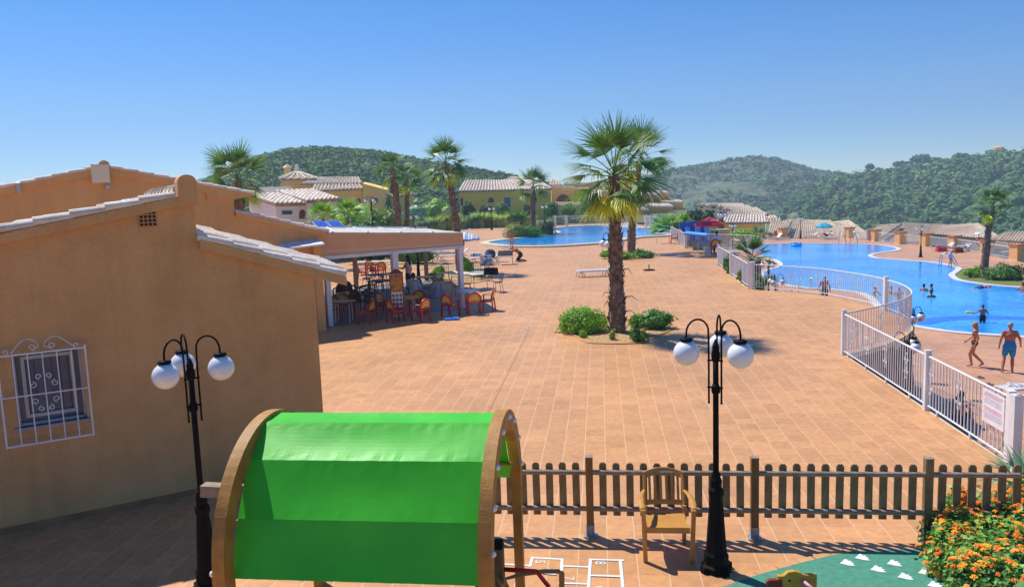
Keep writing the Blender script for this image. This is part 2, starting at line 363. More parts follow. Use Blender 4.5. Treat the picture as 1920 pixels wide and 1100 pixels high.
# planter beds cut in the paving (soil a few mm above the tiles, with a raised tile rim)
def bed(px, z, name='planting_bed', soil=None, rim=.07):
    P = spline([at(x, y, z) for x, y in px], 4, True); out = offset_loop(P, rim)
    sheet(name, [Vector((p.x, p.y, z+.012)) for p in P], soil or M_SAND)
    m = MB(); N_ = len(P); vs = []; fs = []
    for i in range(N_):
        vs += [(P[i].x, P[i].y, z+.03), (out[i].x, out[i].y, z+.03), (out[i].x, out[i].y, z-.01), (P[i].x, P[i].y, z+.0)]
    for i in range(N_):
        a = i*4; b = ((i+1) % N_)*4; fs += [(a, b, b+1, a+1), (a+1, b+1, b+2, a+2), (a, a+3, b+3, b)]
    m.add(vs, fs); tag(m.build('bed_rim', mat('rim_tile', rgb(204, 150, 100), .6, rgb(186, 132, 88), 5)), kind='structure')
bed([(1041, 622), (1060, 624), (1082, 631), (1102, 642), (1125, 644), (1160, 644.5), (1195, 643), (1215, 637), (1240, 626), (1264, 613), (1254, 606), (1225, 600), (1190, 600), (1165, 602), (1110, 606), (1060, 612)], 0)
bed([(1134, 484), (1150, 488), (1185, 487), (1215, 484), (1228, 480), (1220, 475), (1185, 473), (1150, 476)], 0)
bed([(954, 447), (975, 447.5), (1000, 445.5), (1030, 441), (1036, 437), (1026, 431.5), (1000, 431), (970, 436), (955, 441)], 0)
bed([(1786, 512), (1788, 520), (1805, 526.5), (1850, 532), (1912, 535), (1918, 528), (1912, 518), (1880, 508), (1840, 505), (1805, 505)], LOW, soil=mat('lawn_soil', rgb(118, 128, 56), .95, rgb(96, 98, 50), 8, .5, 40))
bed([(815, 520), (850, 531), (905, 528), (930, 512), (910, 502), (880, 498), (840, 502)], 0)
bed([(742, 498), (790, 506), (812, 498), (800, 486), (770, 482), (745, 488)], 0)

# green rubber play surface with a pale tile border, white webbed footprints, and the painted hopscotch
g_px = [(1340, 1106), (1420, 1078), (1500, 1056), (1560, 1041), (1610, 1033), (1730, 1030), (1800, 1032), (2100, 1060), (2100, 1300), (1300, 1300), (1280, 1160)]
G = [at(x, y) for x, y in g_px]; Gs = [Vector((p.x, p.y, .008)) for p in G]
M_GREEN = mat('green_rubber', rgb(78, 148, 122), .85, rgb(62, 130, 106), 12, .4, 200)
sheet('play_surface', Gs, M_GREEN)
m = MB(); Gb = [at(x, y) for x, y in [(1290, 1124)]+g_px[:6]]
for i in range(len(Gb)-1):
    a, b = Gb[i], Gb[i+1]; k = int((b-a).length/.34)+1; t_ = (b-a).normalized(); n_ = Vector((-t_.y, t_.x, 0))*.085
    for j in range(k):
        p = a+(b-a)*(j/k)+t_*.006; q = a+(b-a)*((j+1)/k)-t_*.006
        if j == k-1: q = b
        m.add([(p.x, p.y, .009), (q.x, q.y, .009), (q.x+n_.x, q.y+n_.y, .009), (p.x+n_.x, p.y+n_.y, .009)], [(0, 1, 2, 3)])
tag(m.build('tile_border', mat('border_tile', rgb(206, 158, 108), .6, rgb(190, 140, 92), 3, island=.08)), kind='structure')
m = MB()
for x, y in [(1612, 1047), (1584, 1057), (1672, 1058), (1641, 1069), (1731, 1075), (1692, 1083), (1748, 1099), (1600, 1112)]:
    c = at(x-10, y); sc = .155
    pts = [(0, 0), (.3, .18), (.62, .42), (.74, .38), (.74, .22), (.98, .2), (.84, .08), (1.0, -.05), (.84, -.12), (.92, -.32), (.72, -.3), (.5, -.26), (.25, -.12)]
    m.add([(c.x+px*sc*1.05, c.y+py*sc*1.5, .013) for px, py in pts], [tuple(range(len(pts)))])
tag(m.build('footprint_marking', mat('marking_white', rgb(225, 228, 232), .7)), kind='structure')
m = MB()
def line(a, b, wd=.035):
    a = at(*a); b = at(*b); t_ = (b-a).normalized(); n_ = Vector((-t_.y, t_.x, 0))*wd/2
    a -= t_*wd/2; b += t_*wd/2
    LZ[0] += .0006; z_ = Vector((0, 0, LZ[0])); m.add([(a-n_)+z_, (b-n_)+z_, (b+n_)+z_, (a+n_)+z_], [(0, 1, 2, 3)])
LZ = [.004]
for a, b in [((998, 1045), (1054, 1048)), ((998, 1045), (994, 1061)), ((994, 1060), (900, 1055)), ((1054, 1048), (1051, 1105)), ((1053, 1061), (1106, 1063)), ((1050, 1093), (1104, 1095)),
             ((1107, 1049), (1167, 1050.5)), ((1107, 1049), (1103, 1112)), ((1163, 1051), (1169, 1112)), ((1105, 1079), (1164, 1081)), ((898, 1070), (920, 1071)), ((1020, 1075), (1040, 1077))]: line(a, b)
tag(m.build('hopscotch_marking', mat('marking_white', rgb(225, 228, 232), .7)), kind='structure')
def text_mesh(name, body, size, material, parent=None, mw=None, ext=.0):
    cu = bpy.data.curves.new(name, 'FONT'); cu.body = body; cu.size = size; cu.extrude = ext; cu.align_x = 'CENTER'; cu.align_y = 'CENTER'
    o = bpy.data.objects.new(name, cu); COL.objects.link(o); bpy.context.view_layer.update()
    me = bpy.data.meshes.new_from_object(o.evaluated_get(bpy.context.evaluated_depsgraph_get()))
    bpy.data.objects.remove(o); me.name = name; me.materials.clear(); me.materials.append(material)
    n = bpy.data.objects.new(name, me); COL.objects.link(n)
    if mw is not None: n.matrix_world = mw
    if parent is not None: n.parent = parent
    return n
for ch_, (x, y) in (('5', (1012, 1053)), ('8', (1125, 1055)), ('7', (1066, 1084)), ('6', (1125, 1102)), ('4', (905, 1049))):
    p = at(x, y); mw = Matrix.Translation((p.x, p.y, .005)) @ Matrix.Rotation(R(-97 if ch_ in '5674' else -97), 4, 'Z')
    o = text_mesh('hopscotch_number', ch_, .17, mat('marking_white', rgb(225, 228, 232), .7), mw=mw); tag(o, kind='structure')
for pts_ in ([(991, 610), (989.8, 623.4), (955, 694), (919, 766.7), (860, 886)], [(1120, 544.6), (1173, 543.4), (1382, 539.7)]):
    m = MB(); Q_ = [at(*q) for q in pts_]
    for a, b in zip(Q_[:-1], Q_[1:]):
        d = (b-a).normalized(); n_ = Vector((-d.y, d.x, 0))*.005; z_ = Vector((0, 0, .0035)); m.add([a-n_+z_, b-n_+z_, b+n_+z_, a+n_+z_], [(0, 1, 2, 3)])
    tag(m.build('expansion_joint', mat('joint_dark', rgb(136, 100, 80), .9)), kind='structure')
# drain covers in the plaza
for i, (x, y, rr) in enumerate([(990, 619, .12)]):
    m = MB(); p = at(x, y); m.lathe([(rr, .0), (rr, .006), (rr*.8, .008), (0.01, .008)], p, 20)
    tag(m.build('drain_cover', mat('grey_metal', rgb(150, 150, 146), .5)), 'small round grey drain cover set in the paving left of the palm bed', 'drain')

# ---------------- hills ----------------
M_SHRUB = mat('hill_scrub', rgb(126, 140, 80), .95, rgb(48, 74, 34), .3, .9, .8, col3=rgb(150, 138, 92), detail=12)
M_SHRUB2 = mat('hill_scrub_far', rgb(120, 128, 84), .95, rgb(44, 66, 42), .14, .9, .5, col3=rgb(168, 148, 112), detail=12)
M_BLOB = mat('scrub_leaf', rgb(112, 144, 70), .95, rgb(76, 108, 50), .05, .9, 2.0, island=.25, spec=.05)
M_BLOB2 = mat('pine_leaf', rgb(108, 142, 82), .95, rgb(74, 106, 64), .03, .9, 1.4, island=.2, spec=.05)
def hill(name, prof, Yr, Yf, zf, material, rough_, seed, step=4, rows=46, p_=1.25, bump_=1.0):
    xs = []; x = prof[0][0]
    while x <= prof[-1][0]: xs.append(x); x += step
    def sky_y(x):
        for (xa, ya), (xb, yb) in zip(prof[:-1], prof[1:]):
            if xa <= x <= xb:
                t = (x-xa)/(xb-xa); t = t*t*(3-2*t)*.5+t*.5; return ya+(yb-ya)*t
        return prof[-1][1]
    G = []; vs = []; fs = []
    for i, x in enumerate(xs):
        yr = Yr(x) if callable(Yr) else Yr
        p = atY(x, sky_y(x), yr); k = p.x/p.y; row = []
        for j in range(rows+8):
            v = j/rows
            Y = Yf+(yr-Yf)*v
            if v <= 1: s_ = math.sin(v*PI/2)**p_; z = zf+(p.z-zf)*s_
            else: z = p.z-(v-1)*(p.z-zf)*2.2
            amp = rough_*(math.sin(min(v, 1)*PI)**2*.9)*(1-v*.5) if v < 1 else 0
            q = Vector((k*Y, Y, z)); fz = noise.noise(Vector((q.x, q.y, seed))*.012)*1.0+noise.noise(Vector((q.x, q.y, seed+9))*.035)*.4
            q.z += amp*fz+bump_*.5*noise.noise(Vector((q.x, q.y, 3))*.12)*(1 if v < 1 else .4); row.append(q)
        G.append(row)
    rr = rows+8
    for row in G: vs += row
    for i in range(len(G)-1):
        for j in range(rr-1): fs.append((i*rr+j, (i+1)*rr+j, (i+1)*rr+j+1, i*rr+j+1))
    m = MB(); m.add(vs, fs); o = m.build(name, material, smooth=True); o['kind'] = 'structure'
    return G, rows
def ico():
    bm = bmesh.new(); bmesh.ops.create_icosphere(bm, subdivisions=2, radius=1); v = [x.co.copy() for x in bm.verts]; f = [tuple(w_.index for w_ in x.verts) for x in bm.faces]; bm.free(); return v, f
ICO2 = ico()
def ico1():
    bm = bmesh.new(); bmesh.ops.create_icosphere(bm, subdivisions=1, radius=1); v = [x.co.copy() for x in bm.verts]; f = [tuple(w_.index for w_ in x.verts) for x in bm.faces]; bm.free(); return v, f
ICO1 = ico1()
def blob(m, c, r, rnd, h=1.0, prim=None, jit=.32):
    V, Fc = prim or ICO1; a = rnd.random()*6.3; ca, sa = math.cos(a), math.sin(a); sd_ = rnd.random()*50; vs = []
    for p in V:
        k = 1+jit*(noise.noise(p*2.3+Vector((sd_, 0, 0)))*1.6)+jit*.3*(rnd.random()-.5)
        vs.append((c.x+(p.x*ca-p.y*sa)*r*k, c.y+(p.x*sa+p.y*ca)*r*k, c.z+p.z*r*h*k))
    m.add(vs, Fc)
def scatter(G, rows, n, rmin, rmax, seed, mask=None, h=.8, vlo=.02, vhi=1.0, prim=None, lift=.3, clump=True, cards=7, csz=.55):
    rnd = random.Random(seed); m = MB(); c = 0; tries = 0
    while c < n and tries < n*8:
        tries += 1
        v = vlo+(vhi-vlo)*rnd.random(); u = rnd.random()
        i = min(int(u*(len(G)-1)), len(G)-2); j = min(int(v*rows), rows)
        p = G[i][j].lerp(G[i+1][j], rnd.random()).lerp(G[i][min(j+1, len(G[i])-1)], rnd.random()*.9)
        if mask and not mask(p, rnd): continue
        if clump and noise.noise(Vector((p.x, p.y, seed))*.03) < -.30+rnd.random()*.25-.12: continue
        r = rmin+(rmax-rmin)*rnd.random()**2; cc = p+Vector((0, 0, r*lift))
        if cards:
            if prim: blob(m, cc, r*.72, rnd, h, ICO1)
            nc = cards if prim else max(4, int(cards*(.5+r/rmax)))
            for q in range(nc):
                d = Vector((rnd.gauss(0, 1), rnd.gauss(0, 1), rnd.gauss(.25, .9))).normalized(); o_ = cc+Vector((d.x, d.y, d.z*h))*r*(.62+.5*rnd.random())
                nn = (d*.7+Vector((rnd.gauss(0, .3), rnd.gauss(0, .3), rnd.gauss(.9, .3)))).normalized(); a = nn.cross(Vector((rnd.random()-.5, rnd.random()-.5, rnd.random()-.5))).normalized(); b = nn.cross(a); s_ = r*csz*(.6+.7*rnd.random())
                m.add([o_-a*s_, o_+b*s_*.7, o_+a*s_, o_-b*s_*.7], [(0, 1, 2, 3)])
        else: blob(m, cc, r, rnd, h, prim)
        c += 1
    return m
GL, RL = hill('hill', [(330, 372), (380, 345), (440, 318), (500, 297), (540, 288), (575, 284.5), (640, 285), (700, 290), (760, 299), (830, 313), (880, 321), (940, 331), (1000, 342), (1060, 356), (1120, 372)], 330, 150, -6, M_SHRUB, 7, 3)
tag(scatter(GL, RL, 20000, .4, 1.5, 5, clump=False).build('scrub', M_BLOB, smooth=True, fix=False), kind='stuff')
GM, RM = hill('hill', [(1010, 352), (1060, 350), (1120, 346), (1180, 338), (1245, 328), (1262, 320), (1300, 315), (1340, 309.5), (1375, 307), (1395, 302.5), (1414, 301), (1435, 303.5), (1450, 302.5), (1475, 306), (1500, 313), (1530, 321), (1580, 329), (1640, 340), (1720, 352)], 900, 330, -30, M_SHRUB2, 26, 11, p_=1.3)
tag(scatter(GM, RM, 15000, .7, 3.0, 15, vlo=.0).build('scrub', M_BLOB2, smooth=True, fix=False), kind='stuff')
YR3 = lambda x: 640-(x-1500)*.33
GR, RR3 = hill('hill', [(1440, 400), (1480, 368), (1530, 345), (1575, 332), (1600, 330), (1640, 327), (1680, 324), (1720, 320), (1760, 316), (1800, 311), (1840, 304), (1880, 298), (1920, 292), (2000, 284), (2100, 276), (2250, 290)], YR3, 190, -30, M_SHRUB2, 12, 21, p_=1.3)
tag(scatter(GR, RR3, 8000, .6, 2.0, 25).build('scrub', M_BLOB2, smooth=True, fix=False), kind='stuff')
def wood_mask(p, rnd):
    if noise.noise(Vector((p.x*.016, p.y*.01, 4.2))) > .24: return rnd.random() < .12
    # the pines fill the middle and lower slope, leaving an open rocky patch higher right
    x = CX+F*p.x/p.y; v = (p.z+30)/100
    if x > 1885 and p.z > 14: return rnd.random() < .08
    if x < 1560 and p.z > 4: return rnd.random() < .25
    return rnd.random() < .93
mw_ = scatter(GR, RR3, 2300, 1.9, 4.0, 33, mask=wood_mask, h=1.0, prim=ICO2, lift=.7, clump=False, vlo=.03, vhi=.97, cards=30, csz=.30)
tag(mw_.build('pine_wood', M_BLOB2, smooth=False, fix=False), kind='stuff')
# ======================= BUILDERS =======================
M_BLACK = mat('black_paint', rgb(9, 9, 11), .7, rgb(5, 5, 7), 6, spec=.14)
M_GLOBE = mat('opal_globe', rgb(236, 236, 240), .22, rgb(228, 228, 234), 2, spec=.5, coat=.3)
M_WOOD = mat('stained_timber', rgb(150, 100, 44), .6, rgb(112, 70, 30), 6, .25, 60, stretch=(1, 1, .25))
M_WOODG = mat('weathered_timber', rgb(150, 122, 82), .8, rgb(108, 86, 58), 7, .3, 60, stretch=(1, 1, .3))
M_WOODT = mat('grey_timber', rgb(158, 138, 120), .8, rgb(128, 108, 90), 9, .3, 50)
M_GALV = mat('galvanised_steel', rgb(170, 172, 178), .45, rgb(140, 142, 150), 20, metal=.5)

# ---- lamp post (base, pole, three arms with caps and globes) ----
def make_lamp():
    t = thing('street_lamp', '', 'lamp')
    m = MB(); m.lathe([(.165, 0), (.165, .07), (.135, .09), (.138, .2), (.118, .23), (.112, .3), (.08, .75), (.07, .86), (.085, .9), (.085, .95), (.062, .98), (.066, 1.06), (.05, 1.1), (.05, 1.14)], n=8)
    for k in range(4):
        a = PI/4+k*PI/2; m.box((.155*math.cos(a), .155*math.sin(a), .035), (.07, .07, .07), a)
    m.build('base', M_BLACK, t)
    m = MB(); m.lathe([(.033, 1.1), (.031, 2.6)], n=12); m.lathe([(.045, 2.05), (.05, 2.08), (.045, 2.12), (.035, 2.15)], n=12)
    m.lathe([(.035, 2.4), (.048, 2.44), (.048, 2.5), (.036, 2.53), (.04, 2.56), (.028, 2.6), (.008, 2.65)], n=12); m.build('pole', M_BLACK, t, smooth=True)
    for k in range(3):
        a = 2*PI*k/3; c, s_ = math.cos(a), math.sin(a)
        m = MB(); r1 = .078; r2 = .33
        pts = [(r1*c, r1*s_, 1.96), (r1*c, r1*s_, 2.62)]
        for i in range(1, 10):
            an = PI-PI*i/10; rr = (r1+r2)/2+(r2-r1)/2*math.cos(an); pts.append((rr*c, rr*s_, 2.73+.15*math.sin(an)))
        pts += [(r2*c, r2*s_, 2.73), (r2*c, r2*s_, 2.66)]
        m.tube(pts, .011, 8)
        for z in (2.12, 2.42): m.tube([(0, 0, z), (r1*c*1.15, r1*s_*1.15, z)], .011, 6); m.sphere((r1*c, r1*s_, z), .018, 8, 6)
        m.sphere((r1*c, r1*s_, 1.95), .015, 6, 5)
        m.lathe([(.03, 2.685), (.066, 2.68), (.07, 2.655), (.05, 2.64)], (r2*c, r2*s_, 0), 16)
        ar = m.build('arm', M_BLACK, t, smooth=True)
        g = MB(); g.sphere((r2*c, r2*s_, 2.515), .14, 24, 16); g.build('globe', M_GLOBE, ar, smooth=True)
    return t
LAMP = make_lamp(); lamp_used = [0]
def lamp(x, y=None, Y=None, z=0.0, rot=0, label='', sc=1.0):
    p = at(x, y, z) if Y is None else atY(x, 500, Y)
    if Y is not None: p.z = z
    rz = R(90-rot)      # rot = azimuth of first arm from +Y clockwise
    if not lamp_used[0]:
        lamp_used[0] = 1; o = LAMP; o.location = p; o.rotation_euler = (0, 0, rz); o['label'] = label; o['group'] = 'globe lamps round the plaza and pools'; o.scale = (sc,)*3
    else: o = copy_tree(LAMP, p, rz, label, sc)
    return o
lamp(1343, 1068, rot=24, label='nearest black lamp post with three white globes, standing behind the wooden armchair')
lamp(392, 1100, rot=85, label='black lamp post with three white globes in front of the shaded ochre house wall')
lamp(1146, Y=26.5, rot=200, label='black globe lamp half hidden behind the tall palm trunk')
lamp(1145.5, Y=57, rot=30, label='distant lamp above the palm-trunk lamp, before the far pool railing')
lamp(922, 431, rot=80, label='black globe lamp in front of the tall grasses below the yellow villa')
lamp(1021, 427, rot=85, label='two-globed looking black lamp beside the round clipped tree left of the far railing')
lamp(697, Y=47, rot=88, label='black globe lamp just above the pergola roof, left of the twin palms')
lamp(779, Y=70, rot=88, label='black globe lamp between the twin palms and the hedge')
lamp(703, Y=58, z=1.3, rot=20, label='globe lamp whose single globe shows above the bushes before the far villa', sc=1.1)
lamp(784, Y=31.0+8, rot=60, label='black lamp post seen through the terrace, between the pergola posts')
lamp(1713, Y=25.6, z=LOW, rot=200, label='globe lamp against the curved retaining wall, farther of the pair at the pool')
lamp(1706, Y=21.3, z=LOW, rot=170, label='globe lamp in front of the curved retaining wall, nearer of the pair at the pool')
lamp(1455, Y=36.5, z=LOW, rot=215, label='globe lamp standing in the corner planting between railing and pool ladder')
lamp(1441, Y=44.5, z=LOW, rot=30, label='thin globe lamp left of the big pool, in front of the curved pool edge')
lamp(1501, 447.5, z=LOW, rot=82, label='globe lamp on the far pool deck left of the turquoise parasol')
lamp(1726, 482, z=LOW, rot=70, label='globe lamp alone on the far pool deck between the two pool inlets')
lamp(1374, 466, z=LOW, rot=82, label='short looking globe lamp left of the big pool, behind the curved railing')
lamp(1354, 459, z=LOW+.3, rot=82, label='tall globe lamp right behind the red parasol', sc=1.35)

# ---- white metal railing along a path ----
def railing(path, label, h=1.06, posts=(), sp=.125, thick=.075, orn=1.1, rail=.04, cap=None, bw=.016):
    t = thing('white_railing', label, 'railing', (path[0].x, path[0].y, path[0].z)); o0 = path[0]
    P = [p-o0 for p in path]; cum = [0]
    for a, b in zip(P[:-1], P[1:]): cum.append(cum[-1]+(b-a).length)
    Lg = cum[-1]
    def pos(s_):
        for i in range(len(P)-1):
            if s_ <= cum[i+1]+1e-6:
                k = (s_-cum[i])/max(cum[i+1]-cum[i], 1e-6); return P[i].lerp(P[i+1], k), (P[i+1]-P[i]).normalized()
        return P[-1], (P[-1]-P[-2]).normalized()
    for nm, z in (('top_rail', h-.03), ('bottom_rail', .1)):
        m = MB(); m.tube([p+Vector((0, 0, z)) for p in P], rail/2 if nm == 'top_rail' else rail*.42, 6); m.build(nm, M_WHITE, t)
    m = MB(); k = max(int(Lg/sp), 1)
    for i in range(1, k):
        p, d = pos(Lg*i/k); m.box((p.x, p.y, (h+.06)/2), (bw, bw, h-.14), math.atan2(d.y, d.x))
    j = 1
    while j*1.3 < Lg:
        p, d = pos(j*1.3); m.box((p.x, p.y, .05), (.025, .025, .1)); j += 1
    m.build('bars', M_WHITE, t)
    for s_ in posts:
        p, d = pos(s_*Lg); m = MB(); m.box((p.x, p.y, h/2+.03), (thick, thick, h+.06), math.atan2(d.y, d.x)); m.box((p.x, p.y, h+.07), (thick+.012, thick+.012, .02), math.atan2(d.y, d.x)); m.build('post', M_WHITE, t)
    if orn:
        n = int(Lg/orn)
        for i in range(n):
            p, d = pos(Lg*(i+.5)/n); m = MB(); zc = .58+.04*(i % 2)
            for sx in (-1, 1):
                for sz in (-1, 1):
                    pts = []
                    for q in range(11):
                        an = q/10*PI*1.6; rr = .045*(1-q/14)
                        pts.append(p+d*(sx*(.03+.045-rr*math.cos(an)*1.0))+Vector((0, 0, zc+sz*(.1+.1*(q/10)*.3+rr*math.sin(an)))))
                    m.tube([p+Vector((0, 0, zc))]+pts, .0075, 4)
                    m.tube([p+d*sx*.02+Vector((0, 0, zc+sz*.1)), p+d*sx*.05+Vector((0, 0, zc+sz*.22)), p+d*sx*.015+Vector((0, 0, zc+sz*.26))], .0075, 4)
            m.build('scroll_ornament', M_WHITE, t)
    return t
e = EDGE
gate = at(1893, 872)
RA = railing([at(1893, 872)+Vector((0, 0, 0)), at(1581, 664)], 'long straight white railing running from the notice board down to the plaza corner', posts=(0.005, .375, .999), thick=.1)
ins = lambda P, k=.05: P
RB = railing(spline([at(1581, 664), at(1612, 656), at(1650, 646), at(1685, 633), at(1703, 622), at(1708, 614), at(1701, 602), at(1684, 591), at(1660, 582)], 4),
             'white railing curving round the rounded plaza bulge beside the two wall lamps', posts=(.999,), thick=.13)
RC = railing(spline([at(1658, 581), at(1630, 572), at(1580, 561), at(1540, 553.5), at(1480, 547), at(1408, 541.5)], 4), 'white railing curving between plaza and pool in front of the standing bather', posts=(.998,), thick=.2)
RD = railing([at(1404, 541), at(1347, 497)], 'straight white railing with climbing plants beside the palm planter', posts=(.99, .5), thick=.14)
RE_ = railing(spline([at(1352, 494), at(1380, 491), at(1412, 486.5), at(1426, 481), at(1426, 476), at(1418, 472.5), at(1390, 469.5), at(1340, 467), at(1288, 465)], 3), 'white railing looping round the small bay right of the red parasol', orn=0, posts=(.47,), thick=.2)
RF = railing([at(1286, 465), at(1276, 458.5), at(1260, 449)], 'short white railing and gate between the red chair and the blue slide', orn=0, posts=(0, .4, .99), thick=.2, sp=.1)
RG = railing([at(1232, 424), at(1150, 423), at(1059, 424), at(1041, 424.5)], 'long white railing behind the far end of the upper pool', orn=0, posts=(.01, .42, .9, .999), thick=.25, h=1.25, sp=.2)
RH = railing([at(1211, 426), at(1218, 427), at(1241, 434)], 'short white railing returning at the right end of the upper pool', orn=0, posts=(.01, .25, .99), thick=.25, h=1.3, sp=.2)
RI = railing([at(1405, 446, LOW), at(1345, 445, LOW)], 'white railing with hedge behind it at the left end of the big pool', orn=0, sp=.2, h=1.2)
# gate post at the end of the straight railing, and the white notice hung on the railing
t = thing('gate_post', 'thick white gate post at the right picture edge behind the picket fence', 'post')
p = at(1900, 884); 
m = MB(); m.box((p.x, p.y, .58), (.13, .13, 1.16), R(0)); m.build('post', M_WHITE, t)
m = MB(); q = at(1934, 893); m.box((q.x, q.y, .5), (.08, .05, 1.0)); m.bar(Vector((p.x, p.y, 1.13)), Vector((q.x+.6, q.y-.1, 1.13)), .06, .06); m.bar(Vector((p.x, p.y, .12)), Vector((q.x+.6, q.y-.1, .12)), .05, .05); m.build('frame', M_WHITE, t)
A0 = at(1893, 872); B0 = at(1581, 664); ed = (B0-A0).normalized(); nn = Vector((-ed.y, ed.x, 0));
if nn.x > 0: nn = -nn
t = thing('notice_board', 'white rules board with rows of small red lettering hung on the railing by the gate', 'sign')
PA = A0+nn*.05; a = on_plane(1902, 745, PA, ed); b = on_plane(1858, 727, PA, ed); c = on_plane(1855, 782, PA, ed); d_ = on_plane(1897, 802, PA, ed)
zt = 1.0; zb = .48; a2 = Vector((PA.x, PA.y, 0))+ed*.1; b2 = a2+ed*.68
m = MB(); m.extr([(a2.x, a2.y, zb), (b2.x, b2.y, zb), (b2.x, b2.y, zt), (a2.x, a2.y, zt)], nn*.012); m.build('board', mat('sign_white', rgb(232, 230, 238), .5), t)
mr_ = mat('sign_red', rgb(220, 172, 188), .6); mb_ = mat('sign_blue', rgb(190, 182, 206), .6)
Mx = Matrix((( -ed.x, 0, nn.x, 0), (-ed.y, 0, nn.y, 0), (0, 1, 0, 0), (0, 0, 0, 1)))
def sign_lines(n0, z0, dz, hgt, material, name, seed):
    rnd = random.Random(seed); m = MB()
    for k in range(n0):
        z = z0-k*dz; s0 = .04+rnd.random()*.04; s1 = .64-rnd.random()*.05; s_ = s0
        while s_ < s1:
            w_ = .012+rnd.random()*.035; e_ = min(s_+w_, s1)
            qa = a2+ed*s_+nn*.014; qb = a2+ed*e_+nn*.014
            m.extr([(qa.x, qa.y, z), (qb.x, qb.y, z), (qb.x, qb.y, z+hgt), (qa.x, qa.y, z+hgt)], nn*.001); s_ = e_+.008
    m.build(name, material, t)
sign_lines(2, .945, .036, .02, mr_, 'red_lettering', 1); sign_lines(4, .87, .026, .010, mb_, 'small_lettering', 2)
sign_lines(2, .715, .036, .02, mr_, 'red_lettering', 3); sign_lines(4, .64, .026, .010, mb_, 'small_lettering', 4)

# ---- picket fence ----
t = thing('picket_fence', 'low brown timber picket fence with square posts across the playground edge', 'fence')
FP0 = Vector((.884, 9.55, 0)); FD = Vector((1.99, -.24, 0)); fdir = FD.normalized(); fn = Vector((-fdir.y, fdir.x, 0))
def post_at(k): return FP0+FD*k
frz = math.atan2(fdir.y, fdir.x)
for k in (-1, 0, 1, 2):
    p = post_at(k); m = MB(); m.box((p.x, p.y, .58), (.09, .09, .88), frz); m.build('post', M_WOOD if k < 2 else M_WOODG, t)
    m = MB(); m.box((p.x, p.y, 1.026), (.094, .094, .012), frz); m.build('post_cap', M_WOODT, t)
    m = MB(); m.box((p.x, p.y, .075), (.1, .1, .15), frz); m.box((p.x, p.y, .005), (.17, .14, .01), frz); m.build('post_shoe', M_GALV, t)
rngk = [(-1, 0, 11, 0, 11), (0, 1, 11, 0, 11), (1, 2, 11, 0, 11), (2, 3, 11, 0, 6)]
picket_me = None
for a_, b_, n, i0, i1 in rngk:
    pa, pb = post_at(a_), post_at(b_)
    if i1 < n: pb = pa+(pb-pa)*((i1+.3)/12)
    for z in (.36, .83):
        m = MB(); m.tube([pa+fdir*.045-fn*.02+Vector((0, 0, z)), pb-fdir*.045-fn*.02+Vector((0, 0, z))], .032, 10); m.build('rail', M_WOODT, t)
    for i in range(i0, i1):
        p = post_at(a_)+FD*((i+1)/12)+fn*.022
        if picket_me is None:
            m = MB(); h0, h1 = -.325, .325+.03; wv = .045; th = .01
            pts = [(-wv, h0), (wv, h0), (wv, h1-.03), (wv*.55, h1), (-wv*.55, h1), (-wv, h1-.03)]
            m.extr([(x, -th, z) for x, z in pts], (0, 2*th, 0)); o = m.build('picket', M_WOODG, t); picket_me = o.data
        else:
            o = bpy.data.objects.new('picket', picket_me); COL.objects.link(o); o.parent = t
        rj = random.Random(i*7+a_); o.location = (p.x, p.y, .585+rj.uniform(-.004, .004)); o.rotation_euler = (0, rj.uniform(-.008, .008), frz)
# ---- wooden-look armchair ----
M_TEAK = mat('teak_plastic', rgb(196, 140, 64), .5, rgb(178, 122, 52), 5, .1, 40)
def make_armchair():
    t = thing('garden_armchair', '', 'chair')          # faces -Y, seat 0.42
    m = MB(); pts = []
    for i in range(9):
        y = -.25+i*.06; z = .42-.03*math.sin(PI*i/8)-.012*i/8; pts.append((y, z))
    for (y0, z0), (y1, z1) in zip(pts[:-1], pts[1:]):
        m.extr([(-.235, y0, z0-.02), (.235, y0, z0-.02), (.235, y0, z0), (-.235, y0, z0)], (0, y1-y0, z1-z0))
    m.box((0, -.255, .395), (.49, .03, .07)); m.build('seat', M_TEAK, t)
    # backrest: curved top frame with vertical slats
    m = MB(); tl = .18
    def bp(x, z): return Vector((x, .22+tl*(z-.42)/.48+.03*(1-(x/.23)**2), z))
    for sx in (-1, 1): m.tube([bp(sx*.235, .40), bp(sx*.235, .6), bp(sx*.23, .82)], [.022, .02, .02], 8)
    top = []
    for i in range(13):
        x = -.235+.47*i/12; zz = .855+.045*(1-(x/.235)**2); top.append((x, zz))
    for (xa, za), (xb, zb_) in zip(top[:-1], top[1:]):
        a_, b_, c_, d2 = bp(xa, za-.075), bp(xb, zb_-.075), bp(xb, zb_), bp(xa, za)
        m.extr([a_, b_, c_, d2], (0, .025, 0))
    for i in range(6): 
        x = -.17+i*.068; m.bar(bp(x, .53), bp(x, .83), .03, .018, (0, 1, 0))
    for i in range(8):
        x = -.235+.47*i/8; x2 = x+.47/8; m.extr([bp(x, .49), bp(x2, .49), bp(x2, .54), bp(x, .54)], (0, .022, 0))
    m.build('backrest', M_TEAK, t)
    for sx in (-1, 1):
        m = MB(); m.tube([(sx*.24, .3, .66), (sx*.285, .12, .665), (sx*.3, -.1, .66), (sx*.29, -.25, .645), (sx*.285, -.28, .61)], [.02, .034, .036, .036, .03], 10, flat=.45); m.build('armrest', M_TEAK, t)
        m = MB(); m.bar((sx*.285, -.27, .64), (sx*.265, -.25, 0), .05, .045, (0, 1, 0)); m.build('leg', M_TEAK, t)
        m = MB(); m.bar((sx*.235, .23, .5), (sx*.235, .29, 0), .045, .05, (0, 1, 0)); m.build('leg', M_TEAK, t)
    return t
p = (at(1205, 1054)+at(1293, 1061)+at(1216, 1011)+at(1288, 1018))/4
